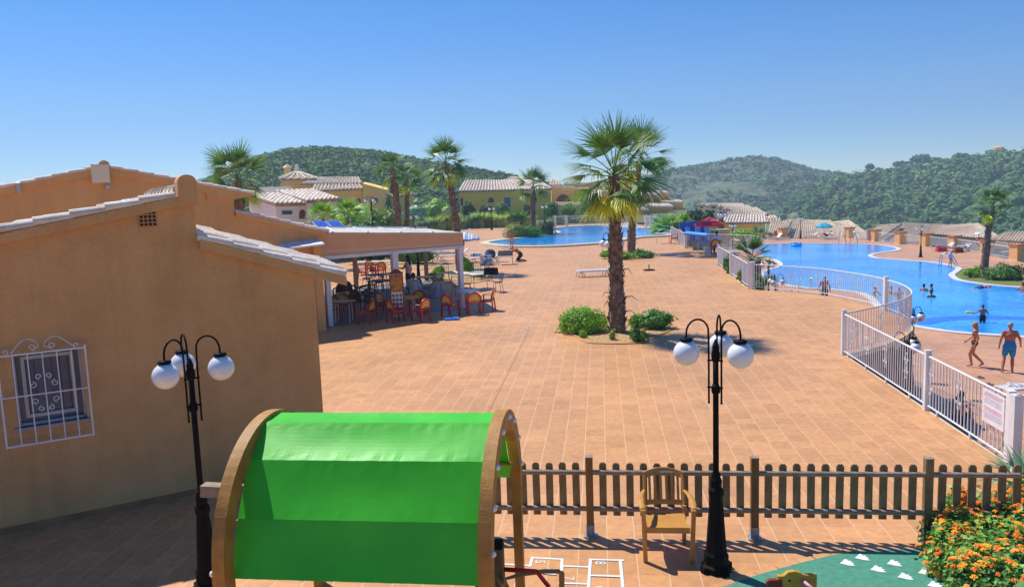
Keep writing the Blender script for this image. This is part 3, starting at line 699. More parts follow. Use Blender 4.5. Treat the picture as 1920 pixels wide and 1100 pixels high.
ch = make_armchair(); ch.location = p; ch.rotation_euler = (0, 0, R(-6)); ch['label'] = 'light brown slatted garden armchair standing empty in front of the picket fence'; ch['group'] = 'slatted garden armchairs'
p2 = atY(1000, 1064, 7.15)
copy_tree(ch, (p2.x+.06, 7.0, 0), R(100), 'darker slatted garden armchair at the bottom picture edge beside the green play tunnel')

# ---- play house: two arched timber frames carrying a faceted green tarpaulin ----
M_TARP = mat('green_tarpaulin', rgb(74, 214, 42), .48, rgb(62, 200, 36), 1.5, .12, 6, spec=.5, trans=.22)
M_BEAM = mat('glued_beam', rgb(182, 130, 52), .62, rgb(150, 102, 36), 4, .2, 50)
AX = R(7.5); ex = Vector((math.cos(AX), -math.sin(AX), 0)); ey = Vector((math.sin(AX), math.cos(AX), 0))
O = Vector((-.10, 7.6, 0))+ey*(-.40)        # right-hand arch plane, centre line
t = thing('play_tunnel', 'playground tunnel with bright green tarpaulin roof on arched timber frames with white knobs', 'playground equipment', O)
prof = [(-.99, 1.09), (-.80, 1.55), (-.52, 1.99), (-.17, 2.235), (.17, 2.235), (.50, 2.0), (.78, 1.55), (.98, 1.30)]
LEN = 2.28
tex = mat('tarp', rgb(0, 0, 0))
def P3(u, s_, z): return ex*u+ey*s_+Vector((0, 0, z))
m = MB(); nu = 70; vs = []; fs = []; rows_ = []
pp = []
for (a_, b_) in zip(prof[:-1], prof[1:]):
    for k in range(10): pp.append((a_[0]+(b_[0]-a_[0])*k/10, a_[1]+(b_[1]-a_[1])*k/10, k/10))
pp.append((prof[-1][0], prof[-1][1], 0))
for i in range(nu+1):
    u = -LEN+.035+(LEN-.08)*i/nu; inset = 0
    for (s_, z, f_) in pp:
        sm_ = min(f_, 1-f_); wr = .011*noise.noise(Vector((u*14, s_*3.0, z*3)))*math.exp(-sm_*9)*(.25 if f_ == 0 else 1)+.010*noise.noise(Vector((u*3, s_*3, 0)))*math.sin(PI*f_)
        sag = .02*math.sin(PI*f_)*math.sin(PI*i/nu)
        vs.append(P3(u, s_*(1-sag*.5), z+wr-sag))
n_ = len(pp)
for i in range(nu):
    for j in range(n_-1): fs.append((i*n_+j, (i+1)*n_+j, (i+1)*n_+j+1, i*n_+j+1))
m.add(vs, fs); tp = m.build('tarpaulin', M_TARP, t)
mod = tp.modifiers.new('thick', 'SOLIDIFY'); mod.thickness = .006
m = MB()
for j in (1, 2, 3, 4, 5, 6):
    s_, z = prof[j]; m.tube([P3(-LEN+.02, s_*.985, z-.03), P3(-.02, s_*.985, z-.03)], .02, 8)
m.build('cross_bar', M_BEAM, t)
def arch_pt(th, r):         # outer curve: semi-ellipse
    return (-.02+(1.07+r)*math.cos(th), 1.18+(1.05+r)*math.sin(th))
for u0_ in (-LEN, 0):
    m = MB(); N_ = 40; vs = []; fs = []
    for i in range(N_+1):
        th = PI*1.04-(PI*1.04)*i/N_
        for r_, uu in ((-.12, -.055), (.05, -.055), (.05, .055), (-.12, .055)):
            s_, z = arch_pt(th, r_); vs.append(P3(u0_+uu, s_, z))
    for i in range(N_):
        for k in range(4): fs.append((i*4+k, i*4+(k+1) % 4, (i+1)*4+(k+1) % 4, (i+1)*4+k))
    fs += [(0, 1, 2, 3), tuple(N_*4+k for k in (3, 2, 1, 0))]
    m.add(vs, fs); m.build('arch', M_BEAM, t)
    for sg in (-1, 1):
        m = MB(); s_ = sg*1.03-.02; c_ = P3(u0_, s_-(0.0 if sg > 0 else -.04), .58); m.box(c_, (.092, .13, 1.2), -AX); m.build('leg', M_BEAM, t)
    kn = (-1, 1)[u0_ == 0]
    for i, th in enumerate([R(x) for x in (185, 168, 148, 128, 104, 80, 58, 36, 15)]):
        s_, z = arch_pt(th, -.02); m = MB(); m.sphere(P3(u0_+kn*.06, s_, z), .028, 12, 8); m.tube([P3(u0_+kn*.03, s_, z), P3(u0_+kn*.06, s_, z)], .014, 8); m.build('knob', M_GLOBE, t, smooth=True)
# railings under the roof, side timbers
for s_ in (-1.0,):
    for z in (.88, .35):
        m = MB(); m.bar(P3(-LEN+.05, s_, z), P3(-.05, s_, z), .06, .09); m.build('side_rail', M_BEAM, t)
    for i in range(8):
        m = MB(); c_ = P3(-LEN+.32+i*.22, s_+.05, .6); m.box(c_, (.07, .03, .62), -AX); m.build('slat', M_WOODG, t)
m = MB(); m.bar(atY(381, 917, 7.35)-O, atY(455, 921, 7.3)-O, .12, .11); m.build('projecting_beam', M_WOODT, t)
m = MB(); q_ = atY(412, 1066, 6.75)-O; m.box((q_.x, q_.y, q_.z/2), (.11, .1, q_.z), -AX); m.build('corner_post', M_BEAM, t)
m = MB(); m.sphere(atY(399, 1075, 6.7)-O, .03, 12, 8); m.build('knob', M_GLOBE, t, smooth=True)
m = MB(); c_ = atY(932, 1020, 6.9)-O; m.box((c_.x, c_.y, c_.z/2-.015), (.11, .11, c_.z-.03), -AX); m.build('corner_post', M_WOODG, t)
m = MB(); m.box((c_.x, c_.y, c_.z+.01), (.114, .114, .05), -AX, tp=.85); m.build('post_cap', M_BLACK, t)
m = MB(); d2 = atY(900, 1076, 6.6)-O; m.box((d2.x, d2.y, d2.z/2), (.08, .08, d2.z), -AX); m.build('corner_post', M_WOODG, t)
m = MB(); m.tube([Vector((c_.x+.05, c_.y, c_.z-.24)), Vector((c_.x+.35, c_.y+.0, c_.z-.27)), Vector((c_.x+.46, c_.y-.05, c_.z-.4))], .022, 8); m.build('grab_bar', mat('red_paint', rgb(190, 24, 20), .35), t, smooth=True)

# ---- duck rocker ----
t = thing('duck_rocker', 'yellow wooden duck rocker with dark red beak and pink handle on green rubber', 'playground equipment')
ym = mat('duck_yellow', rgb(206, 156, 44), .45, rgb(186, 134, 34), 6); d0 = atY(1477, 1098, 7.7)
def dk(x, y): q = atY(x, y, 7.7); return q
hd = [(1437, 1094), (1440, 1088), (1452, 1087.5), (1465, 1086), (1470, 1079), (1478, 1072.5), (1490, 1070.5), (1500, 1073), (1508, 1079), (1512, 1088), (1514, 1098), (1514, 1130), (1466, 1130), (1458, 1106), (1444, 1101)]
body = [dk(x, y) for x, y in hd[4:13]]+[dk(1468, 1100), dk(1467, 1090)]
m = MB(); m.extr(body, (0, .05, 0)); m.build('head', ym, t)
m = MB(); m.extr([dk(1467, 1086.5), dk(1467.2, 1101), dk(1446, 1101), dk(1439, 1097), dk(1438, 1090), dk(1442, 1087.5)], (0, .048, 0)); m.build('beak', mat('beak_red', rgb(140, 34, 20), .5), t)
m = MB(); q = dk(1479, 1086); m.sphere(q, .022, 12, 8, (1, .3, 1.25)); m.build('eye', mat('eye_tan', rgb(206, 160, 90), .5), t)
m = MB(); q = dk(1480, 1087)+Vector((0, -.006, 0)); m.sphere(q, .012, 10, 8, (1, .3, 1.2)); m.build('pupil', M_BLACK, t)
m = MB(); q = dk(1504, 1087); m.tube([q, q+Vector((.07, -.16, -.03))], .018, 10); m.build('handle', mat('pink_rubber', rgb(226, 160, 190), .5), t, smooth=True)
m = MB(); m.box((d0.x+.1, d0.y+.03, .2), (.4, .05, .24)); m.box((d0.x+.1, d0.y+.03, .05), (.1, .1, .1)); m.build('body', ym, t)
# ======================= BUILDINGS =======================
M_OCHRE = mat('ochre_render', rgb(228, 172, 112), .92, rgb(212, 156, 100), 1.3, .9, 60, detail=12, streak=.14)
M_OCHRE2 = mat('ochre_render_b', rgb(232, 180, 112), .92, rgb(216, 162, 98), .5, .4, 40, detail=9, streak=.12)
M_YEL = mat('yellow_render', rgb(252, 212, 118), .92, rgb(240, 196, 104), .3, .3, 20)
M_CREAM = mat('cream_render', rgb(240, 232, 206), .92, rgb(228, 218, 190), .3, .3, 20)
M_WREND = mat('white_render', rgb(240, 236, 226), .92, rgb(228, 224, 214), .3, .3, 20)
M_TERR = mat('terrace_render', rgb(250, 196, 112), .92, rgb(240, 178, 96), .25, .3, 20)
M_BARREL = mat('barrel_tile', rgb(236, 224, 208), .85, rgb(214, 192, 174), 3.0, .4, 30, island=.14)
M_BARRELP = mat('barrel_tile_pink', rgb(230, 216, 194), .85, rgb(204, 184, 158), 1.2, .4, 20, island=.2)
M_PAN = mat('pan_tile', rgb(176, 150, 132), .9, rgb(146, 120, 104), 2.0)
M_GLASS = mat('window_glass', rgb(66, 90, 120), .22, rgb(40, 58, 84), 1.2, spec=.6)
M_DARK = mat('arch_shade_cord_brown', rgb(120, 76, 34), .95, rgb(92, 58, 26), 1.0)  # dark brown paints the shade inside arches; also colours the shutter cords
M_SKIRT = mat('skirting_tile', rgb(176, 110, 66), .6, rgb(150, 92, 56), 3)

def barrels(m, A, B, C, D, sp=.24, row=.42, rad=None, seed=0, seg=5, lift=0.0):
    """rows of half-round tiles on the quad eave A-B, ridge D-C"""
    A, B, C, D = map(Vector, (A, B, C, D)); rnd = random.Random(seed)
    w_ = ((B-A).length+(C-D).length)/2; n = max(int(w_/sp), 1); L_ = ((D-A).length+(C-B).length)/2; k = max(int(L_/row), 1)
    nrm = (B-A).cross(D-A); 
    if nrm.length < 1e-6: nrm = (B-A).cross(C-B)
    nrm.normalize()
    if nrm.z < 0: nrm = -nrm
    for i in range(n):
        t = (i+.5)/n; p = A.lerp(B, t); q = D.lerp(C, t); sx = (B-A).normalized()
        for j in range(k):
            a = p.lerp(q, j/k-.04/k*0); b = p.lerp(q, min((j+1.12)/k, 1.02)); r_ = (rad or sp*.36)*(1+.06*(rnd.random()-.5))
            wd = ((B-A).length*(1-j/k)+(C-D).length*j/k)/n; r_ = min(r_, wd*.45)
            off = nrm*(.035+lift); vs = []; jx = (rnd.random()-.5)*.02
            for pt, rr, hh in ((a, r_*1.08, .012), (b, r_*.88, -.012)):
                for s_ in range(seg+1):
                    an = PI*s_/seg; vs.append(pt+off+nrm*hh+sx*(-math.cos(an)*rr+jx)+nrm*math.sin(an)*rr*.8)
            m.add(vs, [(s_, s_+1, seg+1+s_+1, seg+1+s_) for s_ in range(seg)]+[tuple(range(seg+1))])
def boolean_cut(o, boxes):
    for c, d, rz in boxes:
        mb = MB(); mb.box(c, d, rz); cu = mb.build('cutter', M_WHITE)
        md = o.modifiers.new('cut', 'BOOLEAN'); md.operation = 'DIFFERENCE'; md.solver = 'EXACT'; md.object = cu
        bpy.context.view_layer.update()
        me = bpy.data.meshes.new_from_object(o.evaluated_get(bpy.context.evaluated_depsgraph_get()))
        o.modifiers.clear(); o.data = me; bpy.data.objects.remove(cu)

# ---- near house ----
WP = at(0, 1002); WQ = at(613, 875); we = (WQ-WP).normalized(); wn = Vector((we.y, -we.x, 0))     # wn points to the camera side
def W(s_, z, off=0.0): return Vector((WP.x, WP.y, 0))+we*s_+wn*off+Vector((0, 0, z))
wrz = math.atan2(we.y, we.x)
t = thing('ochre_house', 'near ochre rendered house with barred window, whitish roof tiles and a small square vent', 'house')
DEP = 4.0
front = [(-7, -.05), (2.80, -.05), (2.80, 4.30), (2.55, 4.30), (-1.5, 3.53), (-7, 2.6)]
m = MB(); m.extr([W(s_, z) for s_, z in front], -wn*DEP); wall = m.build('wall', M_OCHRE, t)
m = MB(); m.extr([W(s_, z) for s_, z in [(2.80, -.05), (4.49, -.05), (4.49, 3.20), (2.80, 3.80)]], -wn*1.5); m.build('annex_wall', M_OCHRE, t)
boolean_cut(wall, [(W(.76, 1.91, 0), (.82, .44, 1.0), wrz)])
m = MB(); m.extr([W(s_, z, .012) for s_, z in [(-7, 0), (4.49, 0), (4.49, .085), (-7, .085)]], -wn*.01); m.build('skirting', M_SKIRT, t)
# plaster band under the verge tiles (proud of the wall)
m = MB()
m.extr([W(s_, z, .10) for s_, z in [(-7, 2.53), (2.50, 4.265), (2.82, 4.29), (2.82, 4.44), (2.60, 4.44), (2.5, 4.40), (-7, 2.64)]], -wn*.12)
m.extr([W(s_, z, .11) for s_, z in [(2.82, 3.66), (4.98, 2.93), (4.98, 3.07), (2.82, 3.80)]], -wn*.13)
m.build('verge_band', M_OCHRE, t)
m = MB(); rnd = random.Random(1)
def verge(m, s0, z0, s1, z1, off, ln=.44, r=.085, back=None):
    L_ = math.hypot(s1-s0, z1-z0); k = max(int(round(L_/ln)), 1)
    for i in range(k):
        a = i/k; b = (i+1.1)/k; pa = W(s0+(s1-s0)*a, z0+(z1-z0)*a+.02, off); pb = W(s0+(s1-s0)*b, z0+(z1-z0)*b-.01, off)
        m.tube([pa, pb], [r*1.05, r*.86], 12, flat=.75)
verge(m, -7, 2.72, 2.50, 4.44, .02)
m.build('verge_tiles', M_BARREL, t, smooth=False); m = MB()
verge(m, 4.98, 3.10, 2.84, 3.83, .03, r=.085)
m.build('verge_tiles', M_BARREL, t, smooth=False)
m = MB(); m.extr([W(s_, z, -.02) for s_, z in [(-7, 2.64), (2.6, 4.38), (2.6, 4.30), (-7, 2.5)]], -wn*DEP); m.extr([W(2.82, 3.84, -.02), W(5.0, 3.10, -.02), W(5.0, 3.22, -1.6), W(2.82, 3.96, -1.6)], (0, 0, -.07)); m.build('roof_deck', M_PAN, t)
m = MB(); barrels(m, W(-7, 2.68, -.12), W(-7, 2.68, -DEP), W(2.6, 4.40, -DEP), W(2.6, 4.40, -.12), .23, .42, seed=3)
m.build('roof_tiles', M_BARREL, t); m = MB()
barrels(m, W(5.02, 3.11, -.16), W(5.02, 3.22, -1.62), W(2.80, 3.97, -1.62), W(2.80, 3.86, -.16), .2, .40, seed=4)
m.build('roof_tiles', M_BARREL, t)
m = MB()          # ridge end: rounded plaster block with ridge tiles running back
pts = [W(2.58, 4.34, .12), W(2.84, 4.30, .12), W(2.84, 4.62, .12)]+[W(2.71+.13*math.cos(a_), 4.62+.11*math.sin(a_), .12) for a_ in [PI*i/8 for i in range(1, 8)]]+[W(2.58, 4.62, .12)]
m.extr(pts, -wn*.3); m.build('ridge_end', M_OCHRE, t)
m = MB()
for i in range(9): m.tube([W(2.69, 4.50, -.18-i*.44), W(2.69, 4.47, -.18-(i+1.1)*.44)], [.15, .13], 12, flat=.8)
m.build('ridge_tiles', M_BARRELP, t)
m = MB(); v0 = W(2.165, 4.125, .012); m.box(v0, (.235, .02, .225), wrz); fr_ = m.build('vent', mat('vent_clay', rgb(190, 140, 90), .8), t)
m = MB()
for i in range(4):
    for j in range(4): m.box(W(2.165-.084+i*.056, 4.125-.08+j*.054, .0235), (.037, .004, .036), wrz)
m.build('vent_hole_shade', mat('vent_shade', rgb(30, 20, 14), .9), fr_)  # raised plates, the shade of the holes put in as dark colour
# window: sill, frame, glass, curtain, outer grille with scrolls
t2 = t
m = MB(); fz0, fz1, fs0, fs1 = 1.42, 2.40, .36, 1.16
for a_, b_ in (((fs0, fz0), (fs1, fz0)), ((fs1, fz0), (fs1, fz1)), ((fs1, fz1), (fs0, fz1)), ((fs0, fz1), (fs0, fz0))): m.bar(W(a_[0], a_[1], -.12), W(b_[0], b_[1], -.12), .05, .11, wn)
for s_ in (.47, 1.05): m.bar(W(s_, 1.52, -.13), W(s_, 2.34, -.13), .045, .06, wn)
m.bar(W(.45, 1.53, -.13), W(1.07, 1.53, -.13), .045, .07, wn); m.bar(W(.45, 2.33, -.13), W(1.07, 2.33, -.13), .045, .05, wn)
win = m.build('window_frame', mat('grey_white_frame', rgb(190, 186, 186), .5), t)
m = MB(); m.extr([W(.37, 1.44, -.15), W(1.15, 1.44, -.15), W(1.15, 2.38, -.15), W(.37, 2.38, -.15)], -wn*.01); m.build('pane', M_GLASS, win)
m = MB()
for i in range(6):
    s_ = .5+i*.1; m.tube([W(s_, 1.56, -.142), W(s_, 2.3, -.142)], .004, 5)
m.build('shutter_cord', M_DARK, win)
m = MB(); m.extr([W(.30, 1.36, .07), W(1.20, 1.36, .07), W(1.20, 1.41, .05), W(.30, 1.41, .05)], -wn*.2); m.build('sill', mat('clay_sill', rgb(196, 160, 140), .7), t)
m = MB(); g0, g1, gz0, gz1, go = .20, 1.22, 1.20, 2.42, .13
for z in (gz0, gz1): m.bar(W(g0, z, go), W(g1, z, go), .022, .03, wn)
m.bar(W(g0, 1.86, go), W(g1, 1.86, go), .016, .016, wn)
for s_ in (g0, g1): m.bar(W(s_, gz0-.02, go), W(s_, gz1+.04, go), .022, .022, wn)
for i in range(1, 6): s_ = g0+(g1-g0)*i/6; m.bar(W(s_, gz0, go), W(s_, gz1, go), .014, .014, wn)
for s_ in (g0, g1):
    for z in (1.27, 1.8, 2.36): m.bar(W(s_, z, -.01), W(s_, z, go), .02, .02)
def scroll(m, cx, cz, r, a0, turns, sgn, tail=None):
    pts = []
    for q in range(15):
        an = a0+sgn*q/14*turns*2*PI; rr = r*(1-.65*q/14); pts.append(W(cx+rr*math.cos(an), cz+rr*math.sin(an), go))
    if tail: pts = [W(*p_, go) for p_ in tail]+pts
    m.tube(pts, .0065, 5)
cx_ = .70
scroll(m, .60, 2.50, .045, -PI/2, 1.1, 1, [(.36, 2.44), (.42, 2.52), (.5, 2.6), (.58, 2.62), (.66, 2.56), (.68, 2.5)])
scroll(m, .84, 2.50, .045, -PI/2, 1.1, -1, [(1.10, 2.44), (1.02, 2.52), (.93, 2.6), (.85, 2.62), (.76, 2.56), (.74, 2.5)])
scroll(m, .30, 2.47, .035, -PI/2, 1.0, 1); scroll(m, 1.12, 2.47, .035, -PI/2, 1.0, -1)
for sx in (-1, 1):
    for sz in (-1, 1):
        scroll(m, cx_+sx*.13, 1.88+sz*.11, .045, PI*.5 if sz > 0 else -PI*.5, 1.1, sx*sz)
        scroll(m, cx_+sx*.055, 1.88+sz*.22, .04, -PI*.5 if sz > 0 else PI*.5, 1.1, sx*sz)
gr = m.build('window_grille', M_WHITE, t)

# ---- house behind it ----
BP = atY(618, 432, 26.5); BP = Vector((BP.x, BP.y, 0))-we*8
def Wb(s_, z, off=0.0): return Vector((BP.x, BP.y, 0))+we*s_+wn*off+Vector((0, 0, z))
t = thing('ochre_house', 'ochre rendered house behind the near one, with low gable, utility box and stepped side roof', 'house')
front = [(-7, -.1), (7.6, -.1), (7.6, 3.22), (5.0, 3.93), (5.0, 4.50), (1.48, 5.28), (-7, 3.50)]
DB = 7.0
m = MB(); m.extr([Wb(s_, z) for s_, z in front], -wn*DB); m.build('wall', M_OCHRE2, t)
m = MB(); m.extr([Wb(s_, z, .09) for s_, z in [(-7, 3.48), (1.48, 5.26), (4.2, 4.64), (4.22, 4.42), (5.0, 4.42), (5.6, 4.50), (5.58, 4.56), (1.48, 5.46), (-7, 3.68)]], -wn*.11)
m.extr([Wb(s_, z, .10) for s_, z in [(5.03, 3.86), (7.85, 3.10), (7.85, 3.25), (5.03, 4.02)]], -wn*.12); m.build('verge_band', M_OCHRE2, t)
W_old = W; W = Wb
m = MB(); verge(m, -7, 3.70, 1.42, 5.48, .02, r=.08); verge(m, 5.64, 4.58, 1.54, 5.48, .02, r=.08); m.build('verge_tiles', M_BARREL, t); m = MB(); verge(m, 7.95, 3.27, 5.07, 4.05, .03, r=.085); m.build('verge_tiles', M_BARREL, t)
m = MB(); m.extr([Wb(-7, 3.66, -.02), Wb(1.48, 5.44, -.02), Wb(5.65, 4.54, -.02), Wb(5.65, 4.48, -.02), Wb(1.48, 5.36, -.02), Wb(-7, 3.58, -.02)], -wn*DB)
m.extr([Wb(5.03, 4.02, -.02), Wb(7.95, 3.24, -.02), Wb(7.95, 3.17, -.02), Wb(5.03, 3.95, -.02)], -wn*DB); m.build('roof_deck', M_PAN, t)
m = MB(); barrels(m, Wb(-7, 3.68, -.12), Wb(-7, 3.68, -DB), Wb(1.48, 5.46, -DB), Wb(1.48, 5.46, -.12), .25, .5, seed=5)
barrels(m, Wb(5.66, 4.55, -.12), Wb(5.66, 4.55, -DB), Wb(1.48, 5.46, -DB), Wb(1.48, 5.46, -.12), .25, .5, seed=6)
barrels(m, Wb(7.97, 3.24, -.10), Wb(7.97, 3.24, -DB), Wb(5.04, 4.03, -DB), Wb(5.04, 4.03, -.10), .22, .42, seed=7); m.build('roof_tiles', M_BARREL, t)
W = W_old
m = MB(); m.tube([Wb(1.48, 5.50, .12), Wb(1.48, 5.50, -.35)], .15, 14); m.build('ridge_end', M_OCHRE2, t)
def wb_px(x, y, off=0): 
    q = on_plane(x, y, BP+wn*off, we); return q
m = MB(); q = wb_px(187.5, 326); m.box(q+wn*.12, (.46, .24, .52), wrz); m.build('utility_box', M_CREAM, t)
m = MB(); q = wb_px(202, 351); m.box(q+wn*.08, (.12, .12, .11), wrz); m.tube([q+wn*.06, wb_px(200, 336)+wn*.04], .012, 6); m.build('floodlight', mat('pale_metal', rgb(180, 190, 200), .5), t)
m = MB(); q = wb_px(35, 352); m.box(q+wn*.1, (.1, .14, .3), wrz, rx=.3); m.build('wall_lamp', mat('pale_metal', rgb(180, 190, 200), .5), t)
# little white lean-to awning at its right corner, on a pillar
m = MB(); a_, b_ = wb_px(520, 459), wb_px(596, 450); m.extr([a_, b_, b_+wn*.7+Vector((0, 0, -.14)), a_+wn*.7+Vector((0, 0, -.14))], (0, 0, .05)); m.build('awning', M_WHITE, t)
m = MB(); q = Wb(7.48, 1.5, .12); m.box(q, (.26, .22, 3.0), wrz); m.build('pilaster', M_OCHRE2, t)

# ---- terrace roof of the restaurant ----
t = thing('pergola', 'restaurant terrace roof of white sheeting with ochre side screen on white posts', 'pergola')
A_ = at(605, 478, 2.4); B_ = at(868, 459, 2.4); A2 = atY(600, 438.5, 26.9); B2 = atY(868, 438.5, 30.4); C2 = atY(800, 430, 41); D2 = atY(622, 427, 38); _x = (B2-A2).normalized(); A2 = A2-_x*2.2; D2 = D2-_x*3
B_ = Vector((B2.x, B2.y, 2.4)); A_ = Vector((A2.x, A2.y, 2.42))
pe = (B2-A2); pe.z = 0; pe.normalize(); pn = Vector((pe.y, -pe.x, 0))
m = MB(); m.extr([A_, B_, B2, A2], -pn*.03); m.build('side_screen', mat('tan_canvas', rgb(228, 176, 128), .85, rgb(218, 164, 118), 1.0, .2, 8), t)
m = MB(); m.extr([A_+pn*.004+Vector((0, 0, .18)), B_+pn*.004+Vector((0, 0, .06)), B_+pn*.004+Vector((0, 0, .075)), A_+pn*.004+Vector((0, 0, .205))], pn*.004); m.build('screen_seam', M_WHITE, t)
m = MB(); m.extr([A2, B2, C2, D2], (0, 0, .05)); m.build('roof_sheet', mat('roof_sheet', rgb(206, 198, 184), .6, rgb(178, 168, 152), .8, .2), t)
m = MB(); 
for k in range(1, 6):
    a_, b_ = A2.lerp(B2, k/6), D2.lerp(C2, k/6); m.bar(a_+Vector((0, 0, .07)), b_+Vector((0, 0, .07)), .07, .04)
m.bar(D2+Vector((0, 0, .08)), C2+Vector((0, 0, .08)), .12, .08); m.bar(A2+Vector((0, 0, .07)), D2+Vector((0, 0, .07)), .12, .06); m.build('roof_strip', M_WHITE, t)
m = MB(); m.bar(A_+Vector((0, 0, -.06)), B_+Vector((0, 0, -.06)), .1, .12); m.build('edge_beam', M_WHITE, t)
m = MB(); m.bar(Vector((B_.x, B_.y, 2.5)), Vector((C2.x, C2.y, 2.5)), .1, .2); m.bar(Vector((D2.x, D2.y, 2.5)), Vector((C2.x, C2.y, 2.5)), .1, .2); m.build('timber_beam', M_WOODG, t)
for x, k in ((740, .0), (612, 0), (863, 0)):
    s_ = None; d = ray(x, 500); kx = d.x/d.y; tt = (A_.x-kx*A_.y)/(kx*pe.y-pe.x); p = A_+pe*tt
    m = MB(); m.box((p.x, p.y, 1.2)-pn*.02 if False else Vector((p.x, p.y, 1.18))-pn*.0, ({740: .23, 612: .17, 863: .16}[x], .18, 2.36), math.atan2(pe.y, pe.x)); m.build('post', M_WHITE, t)
m = MB(); p = C2; m.box((p.x-.1, p.y-.2, 1.2), (.2, .2, 2.4)); m.build('timber_post', M_WOODT, t)
m = MB(); p = D2.lerp(C2, .5); m.box((p.x, p.y-.1, 1.25), (.2, .2, 2.5)); m.build('timber_post', M_WOODT, t)
fl = [Vector((v.x, v.y, .006)) for v in (A_+pn*.2-pe*.6, B_+pn*.2-pe*.1, C2, D2-pe*1)]
sheet('terrace_floor', fl, tile_mat('grey_floor_tiles', rgb(128, 122, 124), rgb(108, 104, 108), rgb(150, 146, 148), .3, -30))
# two blue solar panels lying tilted behind it
for x0, x1, l_ in ((595, 621, 'left one of two tilted dark blue solar panels above the terrace roof'), (622, 648, 'right one of two tilted dark blue solar panels above the terrace roof')):
    q0, q1, q2, q3 = atY(x0, 427, 37), atY(x1, 427, 37), atY(x1-13, 416.5, 38.2), atY(x0-11, 416.5, 38.2)
    t_ = thing('solar_panel', l_, 'solar panel', group='solar panels')
    m = MB(); m.extr([q0, q1, q2, q3], (0, 0, .05)); m.build('frame', M_GALV, t_)
    cc = (q0+q1+q2+q3)/4; m = MB(); m.extr([cc+(q-cc)*.9+Vector((0, 0, .053)) for q in (q0, q1, q2, q3)], (0, 0, .006)); m.build('collector', mat('collector_blue', rgb(20, 66, 190), .2, rgb(16, 56, 170), 2), t_)
    m = MB(); m.bar(q2, q2-Vector((0, 0, .9)), .05, .05); m.bar(q3, q3-Vector((0, 0, .9)), .05, .05); m.build('stand', M_GALV, t_)

# ---- distant houses ----
def block(t, fl, fr, br, bl, zb, wm, roof=True, rm=None, over=.35, sp=.5, row=1.0, wall=True, seed=0, thick=.18):
    """fl.. = (x, y, distance) of the four eave corners; walls go down to zb"""
    F0, F1, B1, B0 = [atY(*q) for q in (fl, fr, br, bl)]
    if wall:
        m = MB(); top = [F0, F1, B1, B0]; bot = [Vector((p.x, p.y, zb)) for p in top]
        m.add(top+bot, [(0, 1, 2, 3), (4, 7, 6, 5), (0, 4, 5, 1), (1, 5, 6, 2), (2, 6, 7, 3), (3, 7, 4, 0)]); m.build('wall', wm, t)
    if roof:
        c = (F0+F1+B1+B0)/4
        def ov(p): d = Vector((p.x-c.x, p.y-c.y, 0)); return p+d.normalized()*over+Vector((0, 0, .04))
        Q = [ov(p) for p in (F0, F1, B1, B0)]; Q[0].z -= .06; Q[1].z -= .06
        m = MB(); m.extr(Q, (0, 0, thick)); rd = m.build('roof', M_PAN, t)
        m = MB(); up = Vector((0, 0, thick)); barrels(m, Q[0]+up, Q[1]+up, Q[2]+up, Q[3]+up, sp, row, seed=seed, seg=4); m.build('roof_tiles', rm or M_BARRELP, rd)
    return F0, F1, B1, B0
def windows(t, F0, F1, lst, arch=False, fm=None):
    e_ = (F1-F0); e_.z = 0; e_.normalize(); n_ = Vector((e_.y, -e_.x, 0))
    if n_.y > 0: n_ = -n_
    for (x0, y0, x1, y1, *k) in lst:
        a_, b_, c_, d_ = [on_plane(x, y, F0, e_) for x, y in ((x0, y1), (x1, y1), (x1, y0), (x0, y0))]
        kind = k[0] if k else 'w'
        poly = [a_, b_, c_, d_]
        if kind == 'a':
            mid = (c_+d_)/2; r_ = (c_-d_).length/2; h_ = min(r_, (d_.z-a_.z)*.8); poly = [a_, b_]+[mid+e_*r_*math.cos(q*PI/8)+Vector((0, 0, -h_+h_*math.sin(q*PI/8))) for q in range(9)]
        cc = sum(poly, Vector())/len(poly); m = MB(); m.extr([cc+(p-cc)*1.12+n_*.02 for p in poly], n_*.05)
        f_ = m.build('window' if kind != 'a' else 'arch_surround', fm or M_WHITE, t)
        m = MB(); m.extr([p+n_*.072 for p in poly], n_*.004); m.build('pane' if kind != 'a' else 'shade_pane', M_GLASS if kind == 'w' else M_DARK, f_)  # arches get a flat pane, its dark colour standing in for shade
# white house
t = thing('white_house', 'whitish house with two pale tiled lean-to roofs, left of the yellow villas', 'house')
f0, f1, b1, b0 = block(t, (576, 381, 56), (633, 377, 58), (586, 360.5, 64), (521, 363.5, 62), -.1, M_WREND, sp=.35, row=.7, rm=M_BARREL, seed=1)
windows(t, f0, f1, [(611, 391, 623, 404)])
f0, f1, b1, b0 = block(t, (517, 386.5, 55), (572, 385, 56.5), (524, 368, 61), (466, 370, 60), -.1, M_WREND, sp=.35, row=.7, rm=M_BARREL, seed=2)
windows(t, f0, f1, [(528, 395, 547, 402), (560, 393, 571, 410, 'a')])
m = MB(); q = [atY(464, 352, 63), atY(545, 349, 66), atY(545, 361, 66), atY(464, 369, 63)]; m.extr(q, (0, .4, 0)); m.build('parapet', M_WREND, t)
